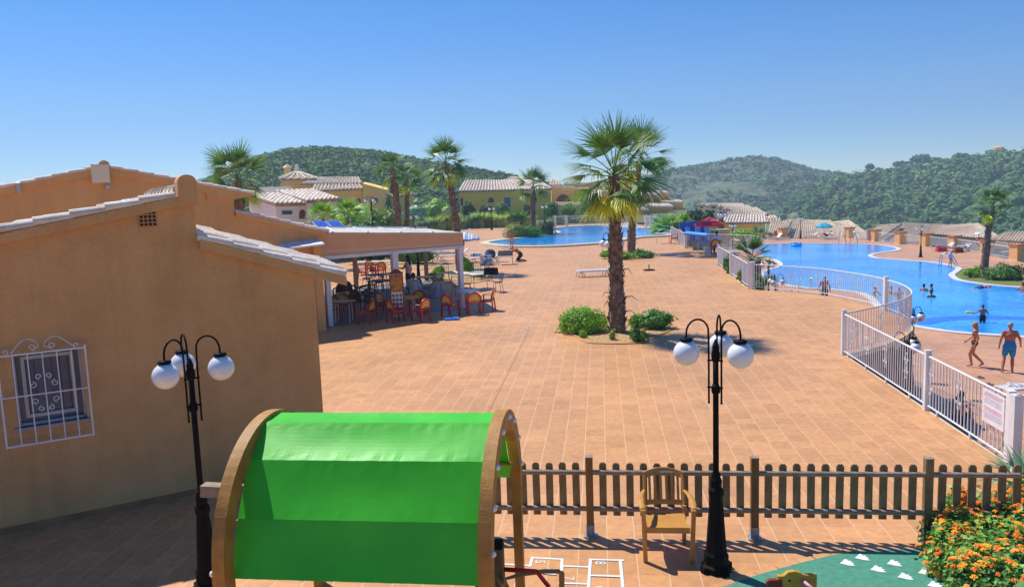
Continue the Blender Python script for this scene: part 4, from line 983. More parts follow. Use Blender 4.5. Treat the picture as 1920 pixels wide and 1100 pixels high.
# yellow villa with tower
t = thing('yellow_villa', 'yellow villa with square tower, pyramid roof and chimney, behind the white house', 'house')
T0, T1, T2, T3 = atY(527, 335.5, 118), atY(591, 334.5, 120), atY(589, 333, 129), atY(528, 334, 126)
m = MB(); top = [T0, T1, T2, T3]; m.add(top+[Vector((p.x, p.y, -.1)) for p in top], [(0, 1, 2, 3), (0, 4, 5, 1), (1, 5, 6, 2), (2, 6, 7, 3), (3, 7, 4, 0)]); m.build('tower', M_YEL, t)
ap = atY(557, 320.5, 123); c = (T0+T1+T2+T3)/4; Q = [c+(p-c)*1.13 for p in (T0, T1, T2, T3)]
m = MB(); m.add(Q+[ap]+[p-Vector((0, 0, .2)) for p in Q], [(0, 1, 4), (1, 2, 4), (2, 3, 4), (3, 0, 4), (0, 5, 6, 1), (1, 6, 7, 2), (2, 7, 8, 3), (3, 8, 5, 0)]); rf = m.build('tower_roof', M_PAN, t)
m = MB()
for a_, b_ in ((0, 1), (1, 2), (3, 0)): barrels(m, Q[a_], Q[b_], ap+(Q[b_]-Q[a_])*.02, ap-(Q[b_]-Q[a_])*.02, .5, 1.0, seg=4, seed=a_)
m.build('roof_tiles', M_BARRELP, rf)
m = MB(); m.sphere(ap+Vector((0, 0, .45)), .35, 8, 6, (1, 1, 1.6)); m.build('finial', M_CREAM, t)
m = MB(); q = atY(540, 330, 126); m.box(q+Vector((0, 0, .1)), (.85, .85, 2.4)); m.build('chimney', M_YEL, t); m = MB(); m.lathe([(.85, 0), (.3, .4), (.05, .5)], q+Vector((0, 0, 1.3)), 4); m.build('chimney_cap', M_BARRELP, t)
f0, f1, b1, b0 = block(t, (566, 347, 115), (677, 345.5, 118), (671, 335, 126), (600, 336, 125), -.1, M_YEL, sp=.5, seed=3)
f0, f1, b1, b0 = block(t, (585, 360.5, 109), (679, 355.5, 112), (673, 348, 118), (593, 348.5, 116), -.1, M_YEL, sp=.5, seed=4)
windows(t, f0, f1, [(634, 372, 645, 390), (667, 372, 676, 392, 'a')])
f0, f1, b1, b0 = block(t, (680, 344, 111), (725, 356, 112), (728, 352, 120), (684, 341, 120), -.1, M_YEL, roof=False)
windows(t, f0, f1, [(700, 371, 708, 383)])
t = thing('yellow_house', 'small yellow house end seen between the twin palm trunks', 'house')
f0, f1, b1, b0 = block(t, (731, 371, 115), (775, 366, 116), (775, 364, 123), (731, 369, 123), -.1, M_YEL, sp=.5, seed=5)
# big yellow villa
t = thing('yellow_villa', 'large bright yellow villa with long whitish tiled roof, behind the clipped round trees', 'house')
M_YEL2 = mat('bright_yellow_render', rgb(255, 208, 78), .92, rgb(246, 194, 68), .3, .3, 20)
f0, f1, b1, b0 = block(t, (861, 360.5, 129), (1033, 356, 134), (1010, 340, 146), (874, 341, 141), -.1, M_YEL2, sp=.5, row=1.1, rm=M_BARREL, seed=6)
windows(t, f0, f1, [(915, 370, 926, 380, 'a'), (945, 370, 957, 387), (859+4, 371, 868, 385, 'a')])
t = thing('brown_roofed_house', 'ochre house gables peeping over the big yellow villa roof', 'house')
block(t, (936, 345, 157), (983, 344, 158), (980, 334.5, 165), (958, 334, 164), -.1, M_TERR, seed=7); block(t, (1030, 349, 157), (1051, 349, 158), (1046, 338.5, 164), (1034, 338, 164), -.1, M_TERR, seed=8)
# terraced complex stepping down the slope
def terr(l, x0, x1, yt, yb, Y, arches=(), cop=True, dpt=9, wm=None, pil=False):
    t = thing('terrace_house', l, 'house', group='stepped ochre terrace houses behind the upper pool')
    F0, F1 = atY(x0, yt, Y), atY(x1, yt+.3, Y+.5); d = Vector((F0.x/F0.y*dpt*.6, dpt, 0))
    top = [F0, F1, F1+d, F0+d]; zb = min(atY(x0, yb, Y).z, -.1)-0.0
    zb = atY(x0, yb+8, Y).z
    m = MB(); m.add(top+[Vector((p.x, p.y, min(zb, -.12))) for p in top], [(0, 1, 2, 3), (0, 4, 5, 1), (1, 5, 6, 2), (2, 6, 7, 3), (3, 7, 4, 0), (4, 7, 6, 5)]); m.build('wall', wm or M_TERR, t)
    if cop:
        m = MB(); c = sum(top, Vector())/4; Q = [c+(p-c)*1.07 for p in top]; m.extr(Q, (0, 0, .22)); rr = m.build('roof', M_BARREL, t)
        m = MB(); z_ = Vector((0, 0, .24)); barrels(m, Q[0]+z_, Q[1]+z_, Q[2]+z_+Vector((0, 0, .3)), Q[3]+z_+Vector((0, 0, .3)), .4, 1.2, seg=4); m.build('roof_tiles', M_BARRELP, rr)
    windows(t, F0, F1, arches, fm=M_TERR)
terr('ochre terrace house with one wide arch, next to the yellow villa', 1034, 1078, 354, 380, 146, [(1043, 364.5, 1069, 379.5, 'a')])
terr('narrow ochre terrace house right of the wide arch', 1079, 1106, 357, 388, 148, [(1088, 368, 1101, 380, 'a')])
terr('ochre terrace house left of the tall palm trunk with a low arch', 1107, 1143, 362, 388, 150, [(1120, 369, 1140, 384, 'a'), (1109, 369, 1116, 384, 'a')])
terr('upper ochre house block high behind the tall palm crown', 1060, 1120, 346.5, 362, 174)
terr('upper ochre house seen through the palm crown, top of the row', 1124, 1205, 352, 372, 179, [(1135, 358, 1146, 368, 'a'), (1180, 358, 1190, 368, 'a')])
terr('plain ochre house between the two palm trunks', 1150, 1184, 366, 392, 157)
terr('yellow terrace house with one arch right of the second palm trunk', 1185, 1203, 371, 392, 151, [(1189, 377, 1198, 388, 'a')], wm=M_YEL)
terr('ochre terrace house with twin arches near the right end', 1204, 1236, 367, 385, 157, [(1211, 372, 1218, 383, 'a'), (1226, 372, 1229, 382, 'a'), (1231.5, 372, 1234.5, 382, 'a')])
terr('highest small ochre house over the right end of the row', 1210, 1226, 347.5, 364, 176)
terr('square ochre house block at the right end of the row', 1236, 1256, 363, 380, 165, [(1247, 369, 1250, 372)])
terr('long ochre wing stepping down at the far right of the row', 1240, 1281, 380.5, 402, 160, [(1263, 388, 1266, 393)])
terr('low ochre wing in front, below the twin arches', 1200, 1262, 389, 412, 143)
terr('low terrace wing with tiled top between palm and pool railing', 1148, 1216, 396, 412, 134)
terr('low yellow garden-level house behind the long pool railing', 1040, 1092, 386.5, 416, 134, wm=M_YEL)
terr('low terrace block left of the tall palm behind the railing', 1093, 1142, 391, 414, 137)
# stepped rows of the lower village
def vroof(l, e0, e1, r1, r0, zb=-31, wm=None, sp=.45, seed=0, rm=None, grp='tiled houses of the lower village'):
    t = thing('tiled_house', l, 'house', group=grp)
    return t, block(t, e0, e1, r1, r0, zb, wm or M_CREAM, sp=sp, row=1.2, seed=seed, rm=rm)
M_BEIGE = mat('beige_tiles', rgb(212, 194, 168), .85, rgb(186, 164, 140), 1.0, .4, 20, island=.18)
vroof('front house of the cream village with broad ribbed roof and dark yellow wall', (1356, 420, 118), (1434, 419, 119), (1433, 405.5, 125), (1364, 405.5, 124), wm=M_YEL2, seed=21, rm=M_BARREL)
for i, (x0, x1, y0, y1, Y) in enumerate([(1362, 1438, 404, 400.5, 132), (1359, 1430, 399.5, 396, 142), (1350, 1424, 395.5, 391.5, 152), (1340, 1408, 391, 387.5, 162), (1312, 1396, 388, 383.5, 174)]):
    vroof(['second', 'third', 'fourth', 'fifth', 'topmost'][i]+' roof strip of the stepped cream village, counted from the front', (x0, y0, Y), (x1, y0, Y), (x1-6, y1, Y+6), (x0+6, y1, Y+6), seed=22+i)
for i, (x0, x1, y, Y) in enumerate([(1309, 1322, 385.5, 160), (1330, 1345, 386, 156), (1346, 1356, 389, 150), (1358, 1368, 393, 144)]):
    t = thing('dormer_house', ['leftmost', 'second', 'third', 'rightmost'][i]+' cream house front with open loggia at the left of the village', 'house', group='cream loggia houses')
    f0, f1, b1, b0 = block(t, (x0, y+.5, Y), (x1, y+.5, Y), (x1-1, y-1.5, Y+5), (x0+2, y-1.5, Y+5), -31, M_CREAM, seed=30+i); windows(t, f0, f1, [(x0+3, y+1.5, x1-3, y+5, 'a'), (x0+3, y+8, x1-4, y+12, 'a')], fm=M_CREAM)
t, q = vroof('small cream house at the right end of the stepped village', (1436, 412, 128), (1458, 411, 128), (1452, 406.5, 133), (1434, 407, 133), seed=41)
t, q = vroof('lowest cream house right of the broad ribbed roof', (1437, 419, 116), (1462, 417, 117), (1463, 412.5, 122), (1440, 413, 121), seed=42)
# big roofs just beyond the pool deck
vroof('gabled beige roof left of the lower pillars beyond the loungers', (1441, 439, 104), (1470, 445, 103), (1484, 416.5, 113), (1446, 419.5, 112), seed=51, rm=M_BEIGE, sp=.3)
vroof('broad beige roof behind the far lamp and the turquoise parasol', (1458, 449, 106), (1592, 450, 107), (1556, 416.8, 120), (1482, 415.5, 120), seed=52, rm=M_BEIGE, sp=.3)
vroof('beige hipped roof right of the turquoise parasol', (1540, 451, 108), (1640, 449, 107), (1592, 416, 120), (1560, 419.5, 120), seed=53, rm=M_BEIGE, sp=.3)
vroof('low beige gable behind the fourth pillar of the pool deck', (1622, 450, 102), (1652, 448, 101), (1690, 422.5, 112), (1646, 426, 110), seed=54, rm=M_BEIGE, sp=.3)
vroof('wide beige roof behind the lone deck lamp', (1655, 454, 103), (1762, 460, 100), (1792, 425.5, 116), (1694, 421, 117), seed=55, rm=M_BEIGE, sp=.3)
vroof('large beige hipped roof left of the pool palm', (1741, 441, 90), (1884, 454, 86), (1834, 422.5, 106), (1742, 429.5, 104), seed=56, rm=M_BEIGE, sp=.3)
vroof('beige roof at the right picture edge beyond the pillars', (1872, 454, 82), (1975, 460, 78), (1985, 436, 90), (1886, 439.5, 92), seed=57, rm=M_BEIGE, sp=.3)
vroof('beige roof slope behind the pool palm trunk', (1836, 460, 80), (1905, 470, 76), (1925, 447, 88), (1884, 440, 92), seed=58, rm=M_BEIGE, sp=.3)
# hill villas
t = thing('hilltop_villa', 'round-towered stone villa on the ridge at the far right', 'house')
f0, f1, b1, b0 = block(t, (1847, 284, 560), (1884, 280.5, 560), (1884, 279.5, 575), (1850, 283, 575), 60*0+atY(1860, 292, 560).z, M_CREAM, sp=1.2, row=3)
m = MB(); q = atY(1872, 283, 566); m.lathe([(3.4, -3), (3.4, 2.2), (3.7, 2.3), (2.6, 3.0), (.2, 3.3)], q, 14); m.build('tower', M_TERR, t)
t = thing('hill_house', 'pale house half hidden in pines on the right ridge', 'house'); block(t, (1762, 300, 560), (1786, 299, 560), (1783, 296.5, 568), (1766, 297, 568), atY(1770, 306, 560).z, M_CREAM, sp=1.2, row=3)

# ---- pillars and mesh railing along the far pool deck ----
pil = [(1468, 447.5), (1593, 447), (1641, 452.5), (1688, 458), (1736, 462), (1789, 468), (1851, 478), (1907, 489)]
names = ['first', 'second', 'third', 'fourth', 'fifth', 'sixth', 'seventh', 'eighth']
M_PIL = mat('pillar_render', rgb(240, 190, 128), .9, rgb(226, 174, 112), 1.5, .3)
PP = []
for i, (x, y) in enumerate(pil):
    p = at(x, y-.8, LOW); PP.append(p)
    t = thing('pillar', names[i]+' ochre square pillar from the left along the far pool deck', 'pillar', p, R(12), 'ochre pillars along the far pool deck')
    m = MB(); m.box((0, 0, .62), (.85, .85, 1.24)); m.build('shaft', M_PIL, t)
    m = MB(); m.box((0, 0, 1.30), (1.0, 1.0, .12)); m.build('cap', mat('cap_tile', rgb(190, 116, 76), .7), t)
    m = MB(); m.box((0, 0, .03), (.95, .95, .08)); m.build('plinth', M_COPE, t)
M_MESH = mat('pale_mesh', rgb(206, 206, 206), .6)
for i in range(len(PP)-1):
    a_, b_ = PP[i], PP[i+1]; d = (b_-a_).normalized(); a_ = a_+d*.55; b_ = b_-d*.55
    railing([a_, b_], 'see-through white railing panel between the '+names[i]+' and '+names[i+1]+' pillars', h=1.05, orn=0, sp=.16, rail=.06, bw=.02)
railing([PP[-1]+Vector((.6, -.4, 0)), at(1990, 512, LOW)], 'white railing panel right of the eighth pillar at the picture edge', h=1.05, orn=0, sp=.16, rail=.06)
t = thing('notice_board', 'grey blank panel beside the third pillar on the far pool deck', 'sign'); q = at(1630, 451.5, LOW); m = MB(); m.box((q.x, q.y, LOW+.75), (.75, .08, 1.3)); m.build('board', M_WHITE, t)
# ======================= VEGETATION =======================
def leafmat(name, c, c2, tr=.3, isl=.4, rough=.55, **k):
    return mat(name, tuple(min(q*1.75, .9) for q in c[:3])+(1,), rough, tuple(min(q*1.75, .9) for q in c2[:3])+(1,), 1.5, island=isl, trans=tr, **k)
L_BRIGHT = leafmat('leaf_bright', rgb(122, 160, 40), rgb(84, 126, 28))
L_MID = leafmat('leaf_mid', rgb(82, 126, 48), rgb(54, 94, 34))
L_DARK = leafmat('leaf_dark', rgb(54, 88, 42), rgb(34, 62, 30))
L_BLUE = leafmat('leaf_bluegreen', rgb(104, 138, 104), rgb(70, 104, 78))
L_OLIVE = leafmat('leaf_olive', rgb(130, 138, 62), rgb(92, 104, 44))
L_GRASS = leafmat('grass_blade', rgb(156, 176, 96), rgb(116, 142, 70))
L_PINK = mat('plume', rgb(214, 190, 176), .9, rgb(190, 160, 148), 3, island=.2, trans=.3)
M_TRUNK = mat('palm_trunk', rgb(150, 126, 104), .95, rgb(92, 72, 58), 7, .9, 22, col3=rgb(160, 140, 124), island=.3)
M_BARK = mat('bark', rgb(104, 82, 62), .95, rgb(70, 52, 38), 8, .8, 30)
L_PALM = leafmat('palm_leaf', rgb(82, 116, 44), rgb(48, 82, 30), .3, .35, .42)
L_PALMY = leafmat('palm_leaf_yellow', rgb(190, 190, 40), rgb(150, 160, 36), .35, .25, .5)
L_DEAD = mat('palm_leaf_dead', rgb(176, 132, 84), .9, rgb(132, 96, 62), 3, island=.3, trans=.2)

def foliage(m, c, rad, n, size, rnd, shell=.55, up=.35, aspect=.55, bot=-.5, bumpy=.22):
    """many small bent leaf faces spread through an uneven ellipsoid"""
    c = Vector(c); sx = rnd.random()*90
    for i in range(n):
        while True:
            d = Vector((rnd.gauss(0, 1), rnd.gauss(0, 1), rnd.gauss(0, 1))).normalized()
            if d.z > bot-rnd.random()*.3: break
        k = shell+(1-shell)*rnd.random()**.6
        lump = 1+bumpy*noise.noise(d*2.2+Vector((sx, 0, 0)))*2+bumpy*.7*noise.noise(d*5.0+Vector((0, sx, 0)))*1.5
        p = c+Vector((d.x*rad[0], d.y*rad[1], d.z*rad[2]))*k*lump
        nn = (d+Vector((rnd.gauss(0, .6), rnd.gauss(0, .6), rnd.gauss(0, .5)+up))).normalized()
        a = nn.cross(Vector((rnd.gauss(0, 1), rnd.gauss(0, 1), rnd.gauss(0, 1)))).normalized(); b = nn.cross(a)
        s_ = size*(.65+.7*rnd.random()); w_ = s_*aspect*.5
        m.add([p-a*s_*.5, p+b*w_+nn*s_*.06, p+a*s_*.5, p-b*w_+nn*s_*.06], [(0, 1, 2, 3)])
def core(m, c, rad, rnd, k=.74):
    V, Fc = ICO2; sd_ = rnd.random()*50; c = Vector(c)
    m.add([c+Vector((p.x*rad[0], p.y*rad[1], p.z*rad[2]))*k*(1+.3*noise.noise(p*2+Vector((sd_, 0, 0)))) for p in V], Fc)
def bush(label, c, rad, n, size, lm, name='bush', cat='bush', group=None, seed=0, stem=0, lumps=0, **k):
    rnd = random.Random(seed+hash_(label)); c = Vector(c)
    t = thing(name, label, cat, c, group=group)
    m = MB(); z0 = stem+rad[2]*.55
    if lumps:
        for i in range(lumps):
            a = rnd.random()*6.28; r_ = rnd.random()**.5*.62; cc = Vector((rad[0]*r_*math.cos(a), rad[1]*r_*math.sin(a), z0+rad[2]*(rnd.random()-.4)*.6)); rr = [q*(.42+.22*rnd.random()) for q in rad]
            core(m, cc, rr, rnd); foliage(m, cc, rr, int(n/lumps), size, rnd, **k)
    else:
        core(m, (0, 0, z0), rad, rnd); foliage(m, (0, 0, z0), rad, n, size, rnd, **k)
    m.build('foliage', lm, t, fix=False)
    m = MB(); m.tube([(0, 0, -.05), (rad[0]*.03, 0, stem*.5), (0, 0, z0)], [max(.05, rad[0]*.07), max(.04, rad[0]*.055), .03], 7)
    for q in range(3):
        a = q*2.1; m.tube([(0, 0, stem*.7), (math.cos(a)*rad[0]*.3, math.sin(a)*rad[1]*.3, z0)], [.035, .015], 5)
    m.build('trunk' if stem > .3 else 'stem', M_BARK, t)
    return t
def hash_(s_): 
    h = 7
    for ch_ in s_: h = (h*31+ord(ch_)) % 100003
    return h
def px_h(y0, y1, Y): return abs(y1-y0)*Y/F

# ---- fan palms ----
def fan_leaf(m, base, az, el, pet, bl, rnd, nl=22, droop=.35, wide=80, wleaf=.05, seg=3):
    d = Vector((math.cos(az)*math.cos(el), math.sin(az)*math.cos(el), math.sin(el)))
    # petiole, sagging
    side = d.cross(Vector((0, 0, 1)))
    side = side.normalized() if side.length > .05 else Vector((math.sin(az), -math.cos(az), 0))
    p1 = base+d*pet*.5; d2 = (d+Vector((0, 0, -droop*.35))).normalized(); p2 = p1+d2*pet*.5
    m.tube([base, p1, p2], [.018, .014, .012], 4)
    up_ = side.cross(d2).normalized(); tw = rnd.gauss(0, .35); s2 = side*math.cos(tw)+up_*math.sin(tw); u2 = d2.cross(s2)
    for i in range(nl):
        t = (i/(nl-1)*2-1); an = R(wide)*t; ll = bl*(1-.32*abs(t)**1.5)*(.9+.2*rnd.random())
        ld_ = (d2*math.cos(an)+s2*math.sin(an)).normalized(); cr_ = (s2*math.cos(an)-d2*math.sin(an)).normalized()
        p = p2.copy(); dirn = (ld_+u2*.10*abs(t)).normalized(); pts = [p.copy()]; 
        for k in range(seg):
            dirn = (dirn+Vector((0, 0, -1))*droop*(.18+.55*(k/seg)**1.5)+Vector((rnd.gauss(0, .05), rnd.gauss(0, .05), rnd.gauss(0, .04)))*(k > 0)).normalized()
            p = p+dirn*ll/seg; pts.append(p.copy())
        ws = [wleaf*.3, wleaf, wleaf*.62, wleaf*.12] if seg == 3 else [wleaf*.3, wleaf, wleaf*.15]
        vs = []
        for q, w_ in zip(pts, ws): vs += [q-cr_*w_*.5, q+cr_*w_*.5]
        m.add(vs, [(2*k, 2*k+1, 2*k+3, 2*k+2) for k in range(seg)])
def palm(label, base, H, rad, rt, seed, n=34, nl=22, near=False, yellow=3, dead=6, tops=1.0, lean=(0, 0), seg=3, wl=.055, skirt=.5, cat='palm tree'):
    rnd = random.Random(seed); t = thing('palm_tree', label, cat, base, group='fan palms round the pools')
    m = MB(); k = 26 if near else 12; pts = []; rs = []
    for i in range(k+1):
        u = i/k; pts.append(Vector((lean[0]*u*u, lean[1]*u*u, H*u))); rs.append(rt[0]*(1-u)**1.5*.35+rt[1]+(rt[0]-rt[1])*.65*(1-u)+rnd.gauss(0, rt[1]*.05))
    m.tube(pts, rs, 12)
    nb = 330 if near else 90      # overlapping cut leaf bases
    for i in range(nb):
        u = rnd.random()**.9; j = min(int(u*k), k-1); q = pts[j].lerp(pts[j+1], u*k-j); r_ = rs[j]; a = i*2.39996; o = Vector((math.cos(a), math.sin(a), 0)); tn = Vector((-o.y, o.x, 0))
        h_ = (.16 if near else .26)*(.7+.6*rnd.random()); out = .035+.06*rnd.random()*(2.0 if rnd.random() < .14 else 1); w_ = r_*.34; s_ = rnd.choice((1, 1, -1)) if rnd.random() < .35 else 1
        c_ = q+o*r_*.94
        m.add([c_-tn*w_, c_+tn*w_, c_+o*out+tn*w_*.4+Vector((0, 0, h_*s_)), c_+o*out-tn*w_*.4+Vector((0, 0, h_*s_)), c_+o*.02+Vector((0, 0, h_*.2))], [(0, 1, 2, 3), (0, 4, 3), (1, 2, 4)])
    if near:
        for a, z, ln in ((.3, 1.05, .5), (.1, .62, .4), (2.9, 1.2, .3), (3.3, .9, .25), (-.3, 1.9, .3)):
            o = Vector((math.cos(a), math.sin(a)*.5, 0)); m.tube([Vector((0, 0, z))+o*.18, Vector((0, 0, z+.03))+o*(.18+ln*.6), Vector((0, 0, z-.12))+o*(.18+ln)], [.02, .014, .006], 5)
    m.build('trunk', M_TRUNK, t, fix=False)
    top = pts[-1]; m = MB(); my = MB(); md = MB(); pet = rad*.46; bl = rad*.62
    for i in range(n):
        u = (i+.5)/n; el = R(82)-u*R(112)+rnd.gauss(0, .08); az = i*2.39996+rnd.gauss(0, .2)
        kk = (1.0+.14*math.sin(u*3)) if el < R(60) else tops
        fan_leaf(m, top+Vector((0, 0, .12-.25*u)), az, el, pet*kk*(.85+.3*rnd.random()), bl*kk*(.9+.2*rnd.random()), rnd, nl, .22+.45*u, 62+22*u, wl, seg)
    m.build('crown', L_PALM, t, fix=False)
    if yellow:
        for i in range(yellow):
            az = rnd.random()*6.28 if i > 1 else (PI*1.02+i*.5); fan_leaf(my, top+Vector((0, 0, -.2)), az, R(-28-18*rnd.random()), pet*1.0, bl*.95, rnd, nl, .6, 60, wl, seg)
        my.build('yellow_fronds', L_PALMY, t, fix=False)
    if dead:
        for i in range(dead): fan_leaf(md, top+Vector((0, 0, -.3-.3*rnd.random())), rnd.random()*6.28, R(-58-22*rnd.random()), pet*.6, bl*skirt, rnd, max(nl//2, 7), .7, 34, wl, seg)
        md.build('dead_fronds', L_DEAD, t, fix=False)
    return t
b = at(1158, 622)
palm('tallest nearest fan palm with ragged trunk, in the bed in the middle of the plaza', b, 4.72, 1.62, (.20, .14), 4, n=27, nl=26, near=True, yellow=6, dead=3, tops=1.05, lean=(-.02, 0), wl=.047)
b = at(1184, 475)
palm('fan palm right behind the tallest one, standing by the upper pool', b, 6.35, 2.5, (.23, .17), 9, n=28, nl=20, yellow=4, dead=4, lean=(.75, 0), wl=.08)
b = at(1000, 440)
palm('fan palm with pale grey trunk on the planted bay of the upper pool', b, 4.9, 2.1, (.27, .2), 12, n=22, nl=14, yellow=1, dead=8, lean=(.15, 0), wl=.11, seg=3)
b = at(863, 510)
palm('leaning fan palm behind the right end of the terrace roof', b, 6.0, 1.45, (.2, .14), 16, n=26, nl=18, yellow=3, dead=3, tops=1.05, lean=(-.55, 0), wl=.065)
b = at(753, 490)
palm('left of the twin fan palms behind the terrace roof, with orange dead skirt', b, 6.05, 1.25, (.23, .18), 23, n=20, nl=14, yellow=2, dead=12, tops=1.1, lean=(-.3, 0), wl=.075, skirt=.9)
b = at(766, 472)
palm('right, lower and thinner of the twin fan palms behind the terrace roof', b, 5.7, 1.35, (.2, .14), 27, n=18, nl=14, yellow=3, dead=6, lean=(.15, 0), wl=.085)
b = atY(458, 500, 38); b.z = 0
palm('fan palm rising behind the ochre house roofs with brown flower stalks', b, 5.4, 1.6, (.22, .16), 31, n=28, nl=18, yellow=3, dead=9, lean=(0, 0), wl=.07)
b = at(1845, 521, LOW)
palm('fan palm with dark trunk on the lawn bay of the big pool', b, 4.95, 1.35, (.23, .17), 37, n=20, nl=18, yellow=3, dead=2, lean=(.42, 0), wl=.085, tops=.9)
# small fan palm in the planter beside the railing and feathery palm by the slide
def tuft(label, base, rad, n, lm, seed, name='small_palm', cat='palm', el0=80, el1=5, nl=14, wl=.06):
    rnd = random.Random(seed); t = thing(name, label, cat, base); m = MB()
    for i in range(n):
        u = (i+.5)/n; fan_leaf(m, Vector((0, 0, .1)), i*2.4, R(el0-(el0-el1)*u), rad*.4, rad*.62, rnd, nl, .25+.3*u, 50, wl, 3)
    m.build('fronds', lm, t, fix=False); m = MB(); m.lathe([(.12, -.4), (.1, .12), (.03, .16)]); m.build('trunk', M_TRUNK, t); return t
tuft('small fan palm poking up behind the straight railing in the pool planter', atY(1408, 492, 39), 1.5, 14, L_PALM, 2, wl=.1)
tuft('feathery green palm beside the blue slide', at(1252, 442, -.2), 2.3, 28, leafmat('palm_leaf_pale', rgb(128, 160, 84), rgb(88, 124, 56)), 3, nl=16, wl=.16)
tuft('low grey-green fan palm among the loungers at the far deck end', at(1424, 447, LOW), 1.9, 12, L_BLUE, 5, wl=.14)
for i, (x, y, r_, l_) in enumerate([(606, 414, 1.3, 'left of the two bright palm bushes in front of the white house'), (652, 408, 1.4, 'right of the two bright palm bushes in front of the white house')]):
    tuft(l_, atY(x, y, 50+4*i), r_, 18, L_BRIGHT, 7+i, nl=12, wl=.12)

# ---- bushes near the plaza ----
bush('big rounded bright green bush left of the tallest palm trunk', at(1092, 622), (.80, .62, .50), 4200, .075, L_BRIGHT, lumps=0, bot=-.35, bumpy=.12)
bush('large lumpy green bush right of the tallest palm trunk', at(1229, 616), (.62, .46, .46), 2300, .075, L_MID, lumps=7)
bush('low green bush close to the right side of the palm trunk', at(1193, 613), (.36, .3, .34), 800, .07, L_BRIGHT, lumps=4)
bush('small front bush at the right edge of the sandy bed', at(1197, 640), (.36, .27, .36), 900, .065, L_MID, lumps=4)
bush('tiny yellow-green seedling bush at the left front of the sandy bed', at(1093, 633), (.13, .1, .16), 150, .06, L_BRIGHT)
bush('tiny pale seedling bush in front of the palm trunk', at(1148, 637), (.11, .1, .22), 120, .06, L_OLIVE)
for i, (x, y, rx, rz, l_) in enumerate([(1143, 485, .6, .42, 'leftmost'), (1172, 486, .75, .36, 'middle'), (1208, 484, 1.0, .48, 'rightmost')]):
    bush(l_+' of three low bushes at the foot of the second palm', at(x, y), (rx, .5, rz), 600, .13, (L_BRIGHT, L_BRIGHT, L_MID)[i], lumps=3)
for i, (x, y, rx, rz, lm, l_) in enumerate([(966, 447, 1.1, 1.0, L_OLIVE, 'yellowish clipped bush at the left tip of the pool bay bed'), (990, 446, 1.6, .85, L_MID, 'rounded bush below the pale palm trunk on the pool bay'), (1020, 442, 1.3, .95, L_DARK, 'dark clipped bush at the right tip of the pool bay bed')]):
    bush(l_, at(x, y), (rx, .9, rz), 1100, .17, lm)
bush('yellow-green bush left of the pool palm on the lawn bay', at(1819, 520.5, LOW), (.95, .7, .55), 1300, .15, L_BRIGHT, lumps=5)
bush('large dark rounded bush right of the pool palm on the lawn bay', at(1884, 524, LOW), (1.35, .9, .68), 3000, .14, L_MID)
bush('leafy bush between the terrace roof posts left of the timber post', at(775, 494), (1.5, .9, .9), 1300, .16, L_MID, lumps=5)
bush('yellow-green bush right of the timber post on the terrace', at(824, 525), (.75, .5, .55), 600, .13, L_BRIGHT, lumps=4)
bush('light green bush right of the white corner post', at(876, 515), (.55, .4, .75), 500, .14, L_BRIGHT, lumps=4)
bush('grey-green shrub behind the railing beside the seated couple', at(1312, 466.5, -.6), (1.9, .8, 1.4), 1500, .2, leafmat('leaf_grey', rgb(132, 140, 104), rgb(96, 104, 74)), aspect=.25)
bush('flowering climber clinging to the straight railing near its top end', at(1364, 512), (.38, .2, .62), 420, .12, L_MID, lumps=4)
bush('leafy climber lower down on the straight railing', at(1392, 530), (.3, .15, .5), 260, .11, L_OLIVE, lumps=3)
bush('shrub under the railing corner in front of the corner lamp', at(1425, 546, -1.1), (.8, .6, .7), 900, .14, L_MID, lumps=5)
bush('drooping dark weed hanging over the curved ledge below the two wall lamps', at(1712, 660, LOW+1.0), (.35, .3, .5), 300, .1, L_OLIVE, lumps=3)
# clipped round trees and the hedge bank behind the plaza
for x, y, Y, rx, rz, st, lm, l_ in [
    (878, 416, 86, 1.0, 1.6, .8, L_DARK, 'dark little tree behind the leaning palm trunk'),
    (911, 400, 90, 1.05, 1.1, 1.0, L_DARK, 'first dark clipped round tree in front of the big yellow villa'),
    (941, 402, 84, 1.1, 1.25, 1.2, L_MID, 'second and largest clipped round tree in front of the big yellow villa'),
    (880, 402, 90, 1.0, 1.1, 1.0, L_DARK, 'clipped round tree right beside the leaning palm trunk'),
    (1034, 420, 86, 1.05, 1.25, .9, L_MID, 'clipped round tree right of the two-globed lamp'),
    (1066, 417, 90, 1.1, 1.0, .9, L_MID, 'small light clipped tree behind the left end of the pool railing'),
    (1110, 417, 84, 1.5, 1.25, .9, L_DARK, 'broad dark clipped tree behind the middle of the pool railing')]:
    Y *= 1.33; p = atY(x, y, Y); p.z = -.1; rx *= 1.05; rz *= 1.05; st *= .9; bush(l_, p, (rx, rx, rz), 1500, .24, lm, name='clipped_tree', cat='tree', stem=max(p.z+st, .5)+.3, bumpy=.1, group='clipped round trees')
for x, y0, y1, Y, l_ in [(655, 395, 370, 74, 'slim dark cypress in front of the yellow villa arch'), (728, 393, 352, 78, 'taller dark cypress left of the twin palms'), (988, 405, 372, 92, 'dark cypress just left of the pale palm trunk')]:
    Y *= 1.38 if Y < 90 else 1.2; p = atY(x, y0, Y); h_ = px_h(y0, y1, Y); p.z = min(p.z, 0)-.1; top_ = atY(x, y1, Y).z-p.z
    bush(l_, p, (.7, .7, top_/1.75), 1400, .2, L_DARK, name='cypress', cat='tree', bot=-1, bumpy=.08, group='cypresses')
rnd = random.Random(77)
